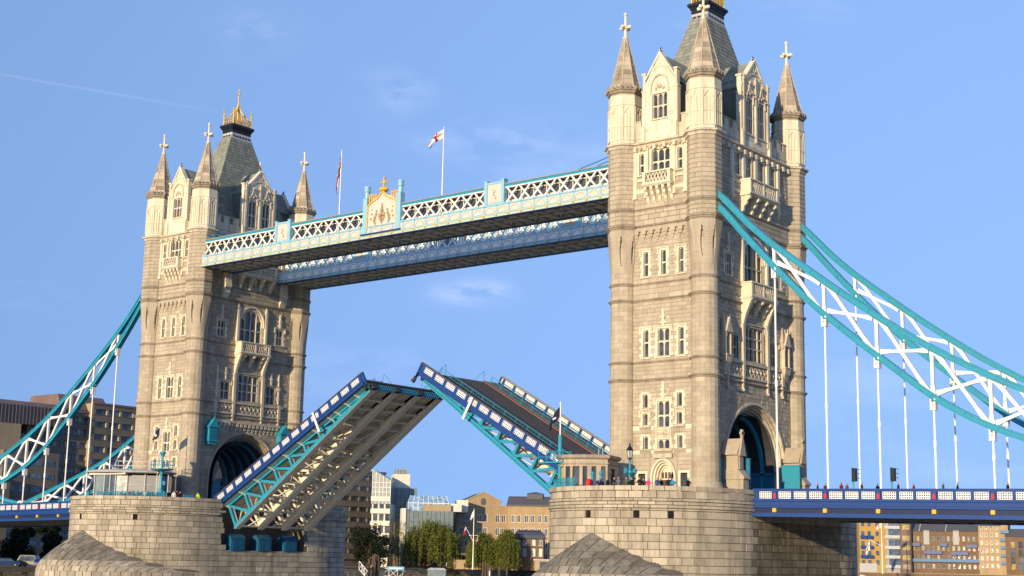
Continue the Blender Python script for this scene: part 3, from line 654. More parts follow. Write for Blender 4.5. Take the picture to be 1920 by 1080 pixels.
        for u, a, c, w in W1: window(tw, f, u, a, c, w, 1, (), hood=(a > 6 and a < 8), sill=(a > 6), jamb=0.24, tooth=0.16)
        window(tw, f, 0.165, 6.5, 9.25, 1.5, 2, (7.75,), jamb=0.2); window(tw, f, 0.165, 4.25, 5.25, 1.5, 2, (), hood=False)
        finial_strip(tw, f, 0.165, 9.6, 11.3, 0.42)
        pn = FM(f); pn.box((-0.8, 0, 5.4), (1.13, 0.1, 6.3)); 
        for k in range(5): pn.ball((-0.5 + k * 0.33, 0.1, 5.85), 0.17, 6, 4)
        pn.box((-1.0, 0, 3.3), (1.33, 0.3, 3.75)); obj('carved_panel', pn, 'portland_worn', tw)
        # door
        dr = FM(f)
        for k, (g, dd) in enumerate(((1.55, 0.16), (1.35, -0.12), (1.18, -0.4), (1.02, -0.7))):
            A = arch_pts(0.15 - g, 0.15 + g, 1.0, 3.3 - k * 0.2, 8)
            A = [(0.15 - g, -1.1)] + A + [(0.15 + g, -1.1)]
            B = arch_pts(0.15 - g + 0.2, 0.15 + g - 0.2, 1.0, 3.3 - k * 0.2 - 0.25, 8); B = [(0.15 - g + 0.2, -1.1)] + B + [(0.15 + g - 0.2, -1.1)]
            for (a, b), (c, e) in zip(zip(A, A[1:]), zip(B, B[1:])): dr.prism([a, b, e, c], dd - 0.32, dd)
        sp_ = FM(f); spandrels(sp_, -1.46, 1.76, 1.0, 3.36, -0.3, 0.02, 3.3, 8); obj('arch_spandrel', sp_, 'granite', tw)
        dr.box((-0.9, -0.95, 1.1), (1.2, -0.8, 1.25)); 
        for k in range(5): dr.bar((-0.65 + k*0.4, -0.85, 1.2), (-0.65 + k*0.4, -0.85, 2.6), 0.09)
        dr.box((-0.9, -1.0, 1.9), (1.2, -0.86, 3.1), 0.3)
        dd_ = obj('doorway', dr, 'portland', tw)
        lf = FM(f); lf.box((-0.9, -0.98, -1.1), (1.2, -0.88, 1.1)); lf.box((-0.85, -0.96, 1.24), (1.15, -0.93, 1.9)); obj('door', lf, 'timber', dd_)
        for u0, u1 in ((-2.95, -2.05), (2.25, 3.1)):
            q = FM(f); 
            for a, b, c, e in ((u0 - 0.25, u0, -1.1, 2.0), (u1, u1 + 0.25, -1.1, 2.0), (u0, u1, 1.75, 2.0)): q.box((a, -0.1, c), (b, 0.08, e))
            o = obj('side_door', q, 'portland', tw); g = FM(f); g.box((u0, -0.45, -1.1), (u1, -0.38, 1.75)); obj('pane', g, 'pane', o)
        window(tw, f, -2.025, 14.0, 16.9, 0.65, 1, (15.6,)); window(tw, f, 0.175, 14.0, 16.95, 1.45, 2, (15.6,)); window(tw, f, 2.375, 14.0, 16.9, 0.65, 1, (15.6,))
        finial_strip(tw, f, 0.175, 17.25, 19.1, 0.42)
        for u in (-2.05, 0.2, 2.4): window(tw, f, u, 22.75, 25.4, 0.6, 1, (24.1,), jamb=0.26, tooth=0.14)
        # stepped corbel table
        ct = FM(f)
        for k in range(8):
            u = -3.2 + k * 6.5 / 7
            ct.box((u - 0.26, 0, 26.6), (u + 0.0, 0.12, 27.0)); ct.box((u - 0.26, 0, 27.0), (u + 0.2, 0.22, 27.35)); ct.box((u - 0.26, 0, 27.35), (u + 0.34, 0.32, 27.7))
        ct.box((-3.7, 0, 26.95), (3.7, 0.06, 27.15)); ct.box((-3.7, 0, 27.7), (3.7, 0.3, 28.05))
        obj('corbel_table', ct, 'granite', tw)
        window(tw, f, 0, 34.0, 36.55, 2.3, 3, (35.2,), dbase=0.28, tooth=0.0, hood=False, jamb=0.3)
        for u in (-2.45, 2.45): window(tw, f, u, 34.0, 36.3, 0.6, 1, (35.1,), dbase=0.28, jamb=0.3, tooth=0.0, hood=False)
        pl = FM(f)
        for u in (-1.72, 1.72, -3.2, 3.2): pl.box((u - 0.2, 0.28, 31.4), (u + 0.2, 0.5, 36.9)); pl.box((u - 0.28, 0.28, 31.3), (u + 0.28, 0.56, 31.6)); pl.box((u - 0.28, 0.28, 33.4), (u + 0.28, 0.56, 33.6))
        pl.box((-3.3, 0.28, 33.2), (3.3, 0.42, 33.5)); pl.box((-3.3, 0.28, 31.9), (3.3, 0.36, 32.3)); obj('pilaster', pl, 'portland', tw)
        balcony(tw, f, -1.75, 1.75, 32.6, 33.95, 0.95, 30.65, 5, 0.28)
        gable(tw, f, 1.85, ZK + 0.2, 44.2, 47.5, [(0, 40.0, 42.75, 1.9, 3, (41.4,))], 0.45, 7.5)
    # ---- wide faces
    for f in ('E', 'W'):
        hw = 8.35; island = f == land
        hA = (-6.55, 6.55, -1.1, 9.72, 0.02)
        h2 = [(-1.85, 1.85, 14.1, 17.75), (-5.05, -3.45, 14.1, 16.5), (3.45, 5.05, 14.1, 16.5)]
        h3 = [(-2.05, 2.05, 22.6, 27.2), (-6.1, -4.85, 22.9, 25.1), (4.85, 6.1, 22.9, 25.1)]
        h4 = [(u - 0.55, u + 0.55, 34.2, 36.5) for u in (-3.9, -1.35, 1.35, 3.9)]
        cr = FM(f); wall_sheet(cr, -hw, hw, -1.1, Z1, [hA] + h2 + h3); wall_sheet(cr, -hw, hw, Z1, ZK + 0.2, h4, 0.28)
        wl = obj('wall', cr, 'granite_core', tw)
        pad = lambda H: [(a - 0.15, b + 0.15, c - 0.1, e + 0.2) for a, b, c, e, *_ in H]
        st = FM(f)
        courses(st, -hw, hw, 0.0, Z6 - 0.1, [(-u_, u_, z_, z_ + 0.21) for z_, u_ in [(-1.1 + 0.2 * q_, arch_half(-1.1 + 0.2 * q_)) for q_ in range(54)] if u_ > 0], rh=0.46, rw=0.75, rough=0.02); courses(st, -hw, hw, Z6 + 0.1, Z5, [], rh=0.5, rw=1.2)
        courses(st, -hw, hw, Z5 + 0.1, Z4 - 0.1, pad(h2), rh=0.42, rw=0.7, rough=0.025); courses(st, -hw, hw, Z4 + 0.1, Z3, [], rh=0.5, rw=1.2)
        courses(st, -hw, hw, Z3 + 0.1, Z2 - 0.1, pad(h3), rh=0.42, rw=0.7, rough=0.025); courses(st, -hw, hw, Z2 + 0.1, Z1, [], 0.28, 0.31, rh=0.55, rw=1.4); courses(st, -hw, hw, Z1 + 0.1, ZK - 0.3, pad(h4), 0.28, 0.32, rh=0.42, rw=0.7, rough=0.025)
        obj('stone', st, 'rubble', wl, 'stuff')
        # arch: fill of the square opening, then receding orders
        A = arch_curve(6.5, 2.4, 9.6)
        fl = FM(f)
        A2 = [(-6.55, -1.1)] + [(-6.55, 2.4)] + A[1:-1] + [(6.55, 2.4), (6.55, -1.1)]
        for p, q in zip(A, A[1:]):
            fl.prism([p, q, (q[0], 9.73), (p[0], 9.73)], -0.6, 0.0)
        o = obj('arch_spandrel', fl, 'rubble', tw)
        ar = FM(f)
        for k in range(6):
            g0, g1 = 6.56 - 0.23*k, 6.56 - 0.23*(k+1) - 0.05; t0, t1 = 9.66 - 0.19*k, 9.66 - 0.19*(k+1) - 0.05; dd = (0.14, -0.18, -0.5, -0.85, -1.2, -1.55)[k]
            P = [(-g0, -1.1)] + arch_curve(g0, 2.4, t0, 22) + [(g0, -1.1)]; Q = [(-g1, -1.1)] + arch_curve(g1, 2.4, t1, 22) + [(g1, -1.1)]
            for (a, b), (c, e) in zip(zip(P, P[1:]), zip(Q, Q[1:])): ar.prism([a, b, e, c], dd - 0.5, dd, rnd.uniform(-0.5, 0.5))
        obj('arch_moulding', ar, 'portland_worn' if island else 'granite', tw)
        # upper storeys
        if island:
            window(tw, f, 0, 14.1, 17.75, 3.7, 4, (15.5, 16.6), mat='portland_worn', tooth=0.0)
            for u in (-4.25, 4.25): window(tw, f, u, 14.1, 16.5, 1.6, 2, (15.3,), mat='portland_worn', tooth=0.0); 
            for u in (-2.4, 2.4): finial_strip(tw, f, u, 17.6, 19.0, 0.34)
            for u in (-6.35, 6.35): aedicule(tw, f, u, 12.2, 18.7)
        else:
            window(tw, f, 0, 14.1, 17.75, 3.7, 4, (15.5, 16.6), mat='portland_worn', tooth=0.0)
            for u in (-4.25, 4.25): window(tw, f, u, 14.1, 16.5, 1.6, 2, (15.3,), mat='portland_worn', tooth=0.1); finial_strip(tw, f, u, 16.85, 18.6, 0.34)
            for u in (-5.75, 5.75): finial_strip(tw, f, u, 14.2, 18.6, 0.3)
        pb = FM(f)
        pb.box((-6.6, 0.0, 13.55), (6.6, 0.3, 13.85)); pb.box((-6.6, 0.0, 12.05), (6.6, 0.24, 12.3))
        for u in (-5.9, -2.65, 2.65, 5.9): pb.box((u - 0.22, 0, 12.0), (u + 0.22, 0.34, 17.9 if abs(u) < 3 else 14.0)); pb.box((u - 0.14, 0, 10.9), (u + 0.14, 0.25, 12.0)); pb.ball((u, 0.2, 10.8), 0.18, 6, 4)
        for a, b in ((-5.65, -2.9), (-2.4, 2.4), (2.9, 5.65)):
            n = round((b - a) / 0.75)
            for k in range(n):
                x = a + (b - a) * (k + 0.5) / n; w = (b - a) / n * 0.46
                pb.bar((x - w, 0.08, 12.35), (x + w, 0.08, 13.5), 0.12, 0.12, (0, 1, 0)); pb.bar((x + w, 0.1, 12.35), (x - w, 0.1, 13.5), 0.12, 0.12, (0, 1, 0)); pb.ball((x, 0.1, 12.93), 0.18, 6, 4)
        obj('carved_band', pb, 'portland_worn', tw)
        if not island:
            ct = FM(f)
            for k in range(16):
                u = -5.6 + k * 11.2 / 15
                ct.box((u - 0.22, 0, 9.9), (u + 0.22, 0.2, 10.3)); ct.box((u - 0.22, 0, 10.3), (u + 0.22, 0.42, 10.75)); ct.box((u - 0.12, 0, 9.6), (u + 0.12, 0.12, 9.9))
            ct.box((-6.2, 0, 10.75), (6.2, 0.45, 11.1)); obj('corbel_table', ct, 'portland_worn', tw)
            for u in (-6.6, 6.6):
                q = FM(f); q.box((u - 0.75, 0.05, 7.9), (u + 0.75, 1.0, 9.9)); q.prism([(u - 0.95, 9.85), (u + 0.95, 9.85), (u, 11.1)], 0.02, 1.2); q.box((u - 0.6, 0.05, 7.5), (u + 0.6, 0.8, 7.9)); q.box((u - 0.85, 0.02, 9.75), (u + 0.85, 1.1, 9.87)); q.bar((u, 1.1, 11.0), (u, 1.1, 11.5), 0.1)
                o = obj('lantern_box', q, 'teal', tw)
                for k in (-1, 0, 1):
                    g = FM(f); g.box((u + k*0.44 - 0.17, 1.0, 8.2), (u + k*0.44 + 0.17, 1.03, 9.5)); obj('pane', g, 'teal_deep', o)
            for u in (-5.4, 5.4):
                q = FM(f); q.prismu([(0, 28.3), (0.35, 28.4), (0.6, 29.0), (0.75, 29.2), (0.7, 29.6), (1.05, 29.9), (1.1, 30.3), (0.95, 30.5), (0.95, 31.9), (0, 31.9)], u - 0.55, u + 0.55); obj('console', q, 'portland', tw)
        window(tw, f, 0, 22.6, 27.2, 4.1, 4, (24.4,), arch=25.0, tooth=0.15, hood=False, mat='portland' if not island else 'portland_worn')
        hd = FM(f); A = arch_pts(-2.35, 2.35, 25.0, 27.75, 10)
        for p, q in zip(A, A[1:]): hd.bar((p[0], 0.1, p[1]), (q[0], 0.1, q[1]), 0.24, 0.3, (0, 1, 0))
        for u in (-2.65, 2.65): hd.box((u - 0.18, 0, 22.4), (u + 0.18, 0.36, 27.0)); hd.loft([[(u - a, 0.18 - a, z), (u + a, 0.18 - a, z), (u + a, 0.18 + a, z), (u - a, 0.18 + a, z)] for a, z in ((0.17, 27.0), (0.24, 27.1), (0.04, 28.0))])
        obj('window_hood', hd, 'portland', tw)
        for u in (-5.475, 5.475): window(tw, f, u, 22.9, 25.1, 1.25, 2, (24.1,)); finial_strip(tw, f, u, 25.4, 27.4, 0.4)
        balcony(tw, f, -2.75, 2.75, 20.9, 22.45, 1.35, 18.9, 3, 0.0, 1.0); oriel_corbel(tw, f, -2.75, 2.75, 20.7, 17.2, 1.25)
        for u in (-3.9, -1.35, 1.35, 3.9): window(tw, f, u, 34.2, 36.5, 1.1, 2, (35.4,), dbase=0.28, tooth=0.0, hood=False, jamb=0.25)
        pl = FM(f)
        for u in (-5.1, -2.62, 0.0, 2.62, 5.1): pl.box((u - 0.24, 0.28, 31.6), (u + 0.24, 0.55, 36.9)); pl.box((u - 0.32, 0.28, 31.4), (u + 0.32, 0.62, 31.7)); pl.box((u - 0.3, 0.28, 33.55), (u + 0.3, 0.62, 33.75)); pl.loft([[(u - a, 0.4 - a, z), (u + a, 0.4 - a, z), (u + a, 0.4 + a, z), (u - a, 0.4 + a, z)] for a, z in ((0.1, 30.9), (0.2, 31.4))])
        pl.box((-5.3, 0.28, 33.3), (5.3, 0.42, 33.55)); pl.box((-5.3, 0.28, 32.2), (5.3, 0.38, 32.45)); obj('pilaster', pl, 'portland', tw)
        balcony(tw, f, -3.1, 3.1, 32.2, 33.75, 1.25, 29.95, 4, 0.28)
        gable(tw, f, 2.75, ZK + 0.2, 44.6, 48.1, [(-1.3, 39.3, 43.3, 1.35, 2, (41.2,)), (1.3, 39.3, 43.3, 1.35, 2, (41.2,))], 0.45, 3.8)
    # ---- battlements
    for f, a, b, gw in (('S', -4.0, 4.0, 2.3), ('N', -4.0, 4.0, 2.3), ('E', -8.2, 8.2, 3.2), ('W', -8.2, 8.2, 3.2)):
        for x0, x1 in ((a, -gw), (gw, b)):
            q = FM(f); q.box((x0, -0.1, ZK + 0.2), (x1, 0.24, 39.15)); q.box((x0, -0.1, 38.1), (x1, 0.3, 38.25)); o = obj('parapet', q, 'portland_worn', tw)
            n = max(1, round((x1 - x0) / 1.5))
            for k in range(n):
                c = FM(f); xm = x0 + (x1 - x0) * (k + 0.5) / n; w = (x1 - x0) / n * 0.34
                c.box((xm - w, -0.1, 39.15), (xm + w, 0.24, 40.0)); c.prismu([(-0.18, 40.0), (0.32, 40.0), (0.32, 40.08), (0.07, 40.25), (-0.18, 40.08)], xm - w - 0.07, xm + w + 0.07); obj('merlon', c, 'portland_worn', o)
    # ---- roof
    r = MB(); N = 34; z0, z1 = 38.2, 54.6
    X0, Y0, X1, Y1 = 4.6, 8.9, 0.98, 1.68
    pr = lambda t: t - 0.045 * math.sin(t * PI)               # slightly hollow slopes
    for k in range(N):
        a, b = k / N, (k + 1) / N
        xa, ya = X0 + (X1 - X0) * (2*a - pr(a)), Y0 + (Y1 - Y0) * (2*a - pr(a)); xb, yb = X0 + (X1 - X0) * (2*b - pr(b)), Y0 + (Y1 - Y0) * (2*b - pr(b))
        za, zb = z0 + (z1 - z0) * a, z0 + (z1 - z0) * b
        for p, q, n_ in ((( 1, -1), (1, 1), 14), ((-1, 1), (-1, -1), 14), ((-1, -1), (1, -1), 8), ((1, 1), (-1, 1), 8)):
            for j in range(n_):
                s0, s1 = j / n_, (j + 1) / n_
                P = lambda s, x, y, z, e=0.0: ((p[0] + (q[0] - p[0]) * s) * (x + e), (p[1] + (q[1] - p[1]) * s) * (y + e), z)
                r.poly([P(s0, xa, ya, za, 0.035), P(s1, xa, ya, za, 0.035), P(s1, xb, yb, zb), P(s0, xb, yb, zb)], rnd.uniform(-0.5, 0.5))
    rf = obj('roof', r, 'slate', tw)
    lb = MB()
    lb.loft([[(sx * a, sy * b, z) for sx, sy in ((-1, -1), (1, -1), (1, 1), (-1, 1))] for a, b, z in ((1.2, 1.98, 53.2), (1.05, 1.76, 54.2))])
    obj('lead_band', lb, 'lead_white', rf, loc=(0, 0, 0.4))
    for k in range(6):
        for sx in (-1, 1):
            v = MB(); y = -1.45 + k * 0.58; v.tube((sx * 1.0, y, 53.65), (sx * 1.2, y, 53.7), 0.16, 0.16, 8); obj('vent', v, 'black_metal', rf, loc=(0, 0, 0.4))
    for k in range(3):
        for sy in (-1, 1):
            v = MB(); x = -0.6 + k * 0.6; v.tube((x, sy * 1.75, 53.65), (x, sy * 1.95, 53.7), 0.16, 0.16, 8); obj('vent', v, 'black_metal', rf, loc=(0, 0, 0.4))
    bc = MB()
    bc.loft([[(sx * a, sy * b, z) for sx, sy in ((-1, -1), (1, -1), (1, 1), (-1, 1))] for a, b, z in ((1.0, 1.7, 54.15), (1.12, 1.82, 54.3), (1.1, 1.8, 54.6), (1.32, 2.02, 55.0), (1.45, 2.15, 55.15), (1.45, 2.15, 55.4), (1.25, 1.95, 55.55))])
    obj('ridge_platform', bc, 'black_metal', rf, loc=(0, 0, 0.4))
    g = MB(lambda x, y, z: (x * 0.74, y * 0.68, 55.5 + (z - 54.4) * 0.93))
    for sx in (-1, 1):
        for sy in (-1, 1):
            g.lathe(sx*1.5, sy*2.5, [(0.16, 54.4), (0.16, 54.7), (0.1, 54.8), (0.1, 55.9), (0.2, 56.0), (0.2, 56.15), (0.09, 56.3), (0.09, 56.6), (0.22, 56.8), (0.14, 57.0), (0.02, 57.2)], 8)
        g.bar((sx*1.5, -2.5, 55.0), (sx*1.5, 2.5, 55.0), 0.1); g.bar((sx*1.5, -2.5, 54.6), (sx*1.5, 2.5, 54.6), 0.1)
        for k in range(9): y = -2.2 + k * 0.55; g.bar((sx*1.5, y, 54.5), (sx*1.5, y, 55.6 + 0.35 * (k % 2)), 0.16); g.ball((sx*1.5, y, 55.55 + 0.25*(k % 2)), 0.12, 5, 4)
    for sy in (-1, 1):
        g.bar((-1.5, sy*2.5, 55.0), (1.5, sy*2.5, 55.0), 0.1)
        for k in range(5): x = -1.2 + k * 0.6; g.bar((x, sy*2.5, 54.5), (x, sy*2.5, 55.5), 0.09); g.ball((x, sy*2.5, 55.55), 0.12, 5, 4)
    for sx in (-1, 1):
        for sy in (-1, 1):
            P = [(sx*1.5*(1 - t)**1.5, sy*2.5*(1 - t)**1.5, 55.2 + 3.0 * t) for t in [k / 6 for k in range(7)]]
            g.path(P, 0.16, 5)
            for q in P[1:-1]: g.ball(q, 0.17, 5, 4)
    g.lathe(0, 0, [(0.3, 54.4), (0.25, 55.0), (0.2, 57.6), (0.32, 57.8), (0.2, 58.0), (0.14, 58.2), (0.12, 59.1), (0.24, 59.25), (0.24, 59.4), (0.1, 59.5), (0.09, 60.2), (0.2, 60.35), (0.1, 60.6), (0.03, 61.0)], 8)
    g.bar((-0.38, 0, 59.85), (0.38, 0, 59.85), 0.12); g.bar((0, -0.38, 59.85), (0, 0.38, 59.85), 0.12)
    obj('crest', g, 'gold', rf, loc=(0, 0, 0.4))
    # ---- passage through the tower: side walls, vault, painted steel ribs
    ps = MB()
    hwp, tp = 5.1, 8.35
    C = [(-hwp, -1.1)] + arch_curve(hwp, 2.4, tp, 16) + [(hwp, -1.1)]
    for (a, b) in zip(C, C[1:]): ps.poly([(-5.0, a[0], a[1]), (5.0, a[0], a[1]), (5.0, b[0], b[1]), (-5.0, b[0], b[1])])
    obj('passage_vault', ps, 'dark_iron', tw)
    for k, x in enumerate((3.6, 1.8, 0.0, -1.8, -3.6)):
        rb = MB(); A = [(-hwp, -1.1)] + arch_curve(hwp, 2.4, tp, 16) + [(hwp, -1.1)]; B = [(-hwp + 0.32, -1.1)] + arch_curve(hwp - 0.32, 2.4, tp - 0.35, 16) + [(hwp - 0.32, -1.1)]
        for (a, b), (c, e) in zip(zip(A, A[1:]), zip(B, B[1:])): rb.loft([[(x - 0.16, *p) for p in (a, b, e, c)], [(x + 0.16, *p) for p in (a, b, e, c)]])
        obj('vault_rib', rb, 'teal' if (X > 0 and k < 3) else 'teal_deep', tw)  # same paint on all ribs; deeper teal puts the vault's shade into colour
    for s in (-1, 1):
        dd = MB(); dd.box((-5.0, s * (hwp - 0.02), -1.1), (5.0, s * (hwp - 0.2), 2.2)); dd.box((-5.2, s * (hwp - 0.02), 2.2), (5.2, s * (hwp - 0.32), 2.5), -0.5)
        for k in range(6): dd.box((-4.6 + k * 1.6, s * (hwp - 0.2), -0.9), (-3.3 + k * 1.6, s * (hwp - 0.24), 1.9), -0.4)
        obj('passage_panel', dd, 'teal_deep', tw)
    rd = MB(); rd.box((-6.5, -5.1, -1.35), (6.5, 5.1, -1.1)); obj('roadway', rd, 'asphalt', tw)
    # ---- gate piers in front of the land arch
    f = land
    for s in (-1, 1):
        q = FM(f); u = s * 6.6
        q.box((u - 1.15, 0.0, -1.1), (u + 0.0 + 0.35 * 1, 1.9, 1.2)) if False else None
        a, b = (u - 0.55, u + 0.55)
        q.box((a, 0.05, -1.1), (b, 2.6, 1.1)); q.prismu([(0.05, 1.1), (2.6, 1.1), (2.75, 1.15), (2.75, 1.35), (2.1, 2.1), (0.05, 2.1)], a - 0.1, b + 0.1); q.box((a + 0.05, 0.05, 2.1), (b - 0.05, 2.0, 3.7))
        q.prismu([(0.05, 3.7), (2.35, 3.7), (2.35, 3.9), (1.3, 5.0), (0.05, 5.0)], a - 0.15, b + 0.15) if False else None
        q.prism([(a - 0.3, 3.6), (b + 0.3, 3.6), (b + 0.3, 3.8), (u, 5.3), (a - 0.3, 3.8)], 0.05, 2.1)
        q.prism([(a - 0.1, 3.5), (b + 0.1, 3.5), (u, 5.6)], 2.0, 2.3)
        q.box((u - 0.14, 2.05, 5.4), (u + 0.14, 2.3, 6.2)); q.box((u - 0.3, 2.05, 5.7), (u + 0.3, 2.3, 5.95)); q.box((a + 0.2, 2.0, 2.15), (b - 0.2, 2.12, 3.5), -1.0)
        o = obj('gate_pier', q, 'rubble', tw)
        g = FM(f); g.box((s * 5.3, 0.15, -1.1), (s * 5.5, 2.4, 3.2)); g.box((s * 5.5, 0.15, -1.1), (s * 7.9, 0.3, 3.2)); g.box((s * 5.25, 0.1, 3.2), (s * 5.6, 2.45, 3.32))
        obj('gate_panel', g, 'teal' if s > 0 else 'teal_deep', o)  # sunlit wing teal, shadowed wing deeper: the light is put into the colour
    return tw
T_R = build_tower(41.15, 'E', 'nearer stone tower at right with chains descending from it')
T_L = build_tower(-41.15, 'W', 'farther stone tower at left with gilded roof crest in full view')
# ------------------------------------------------------------------ piers
def pier_path():
    """closed plan outline of a pier, counter-clockwise from the +X flank centre: list of (x, y)"""
    pts = []
    EX, EY, YC = 10.65, 12.4, 9.6
    for k in range(13): pts.append((EX, 0 - YC * k / 12 if False else -YC * k / 12))
    n = 72
    for k in range(1, n + 1):
        a = -PI * k / n; ca, sa = math.cos(a), math.sin(a)
        e = 2 / 2.12
        pts.append((EX * math.copysign(abs(ca) ** e, ca), -YC - EY * abs(sa) ** e))
    for k in range(1, 25): pts.append((-EX, -YC + 2 * YC * k / 24))
    for k in range(1, n + 1):
        a = PI - PI * k / n; ca, sa = math.cos(a), math.sin(a); e = 2 / 2.12
        pts.append((EX * math.copysign(abs(ca) ** e, ca), YC + EY * abs(sa) ** e))
    for k in range(1, 12): pts.append((EX, YC - YC * k / 12))
    return pts
PP = pier_path(); _n = len(PP)
_cum = [0.0]
for k in range(_n): _cum.append(_cum[-1] + math.dist(PP[k], PP[(k + 1) % _n]))
PLEN = _cum[-1]
def pier_at(s, d=0.0):
    s %= PLEN
    lo, hi = 0, _n
    while hi - lo > 1:
        mid = (lo + hi) // 2
        if _cum[mid] <= s: lo = mid
        else: hi = mid
    a, b = PP[lo], PP[(lo + 1) % _n]; t = (s - _cum[lo]) / max(1e-9, _cum[lo + 1] - _cum[lo])
    dx, dy = b[0] - a[0], b[1] - a[1]; l = math.hypot(dx, dy) or 1; nx, ny = -dy / l, dx / l
    # path runs clockwise in plan (flank, south nose, ...), so the outward normal is (-dy, dx) turned outwards
    x, y = a[0] + dx * t, a[1] + dy * t
    if nx * x + ny * y < 0: nx, ny = -nx, -ny
    return x + nx * d, y + ny * d, nx, ny
def curved_block(mb, s0, s1, z0, z1, d0, d1, c, g=0.016, seg=2):
    lo, hi, ol, oh = [], [], [], []
    for j in range(seg + 1):
        s = s0 + g + (s1 - s0 - 2 * g) * j / seg
        x, y, nx, ny = pier_at(s, d1); kk = 0.02 if j == 0 else (-0.02 if j == seg else 0)
        x, y, *_ = pier_at(s + kk, d1)
        lo.append(mb.v((x, y, z0 + g + 0.02))); hi.append(mb.v((x, y, z1 - g - 0.02)))
        x, y, *_ = pier_at(s, d0); ol.append(mb.v((x, y, z0 + g))); oh.append(mb.v((x, y, z1 - g)))
    mb.skin(lo, hi, c, False); mb.skin(ol, lo, c, False); mb.skin(hi, oh, c, False)
    mb.f((ol[0], lo[0], hi[0], oh[0]), c); mb.f((ol[-1], oh[-1], hi[-1], lo[-1]), c)
HOOD_T = -4.6
def hood_bulge(x, sa, z):
    """how far the cutwater hood stands out from the pier wall at plan position x and height z"""
    H = 5.4 - 0.485 * abs(x); h = (z + 10.0) / H
    if h >= 1: return max(-0.5, -10.9 * sa * (h - 1))
    return 5.2 * sa * (1 - max(0.0, h) ** 2.1)
def hood_plan(z, m=30, grow=0.0):
    out = []
    for k in range(m + 1):
        a = PI * k / m; ca, sa = math.cos(a), math.sin(a); e = 2 / 2.12
        x = 10.65 * math.copysign(abs(ca) ** e, ca)
        out.append((x, -9.6 - 12.4 * abs(sa) ** e - hood_bulge(x, sa, z) - grow))
    return out
def hood_front(x, z):
    e = 2.12; sa = max(0.0, 1 - (abs(x) / 10.65) ** e) ** (1 / e)
    return -9.6 - 12.4 * sa - hood_bulge(x, sa, z) if abs(x) < 10.6 else 99
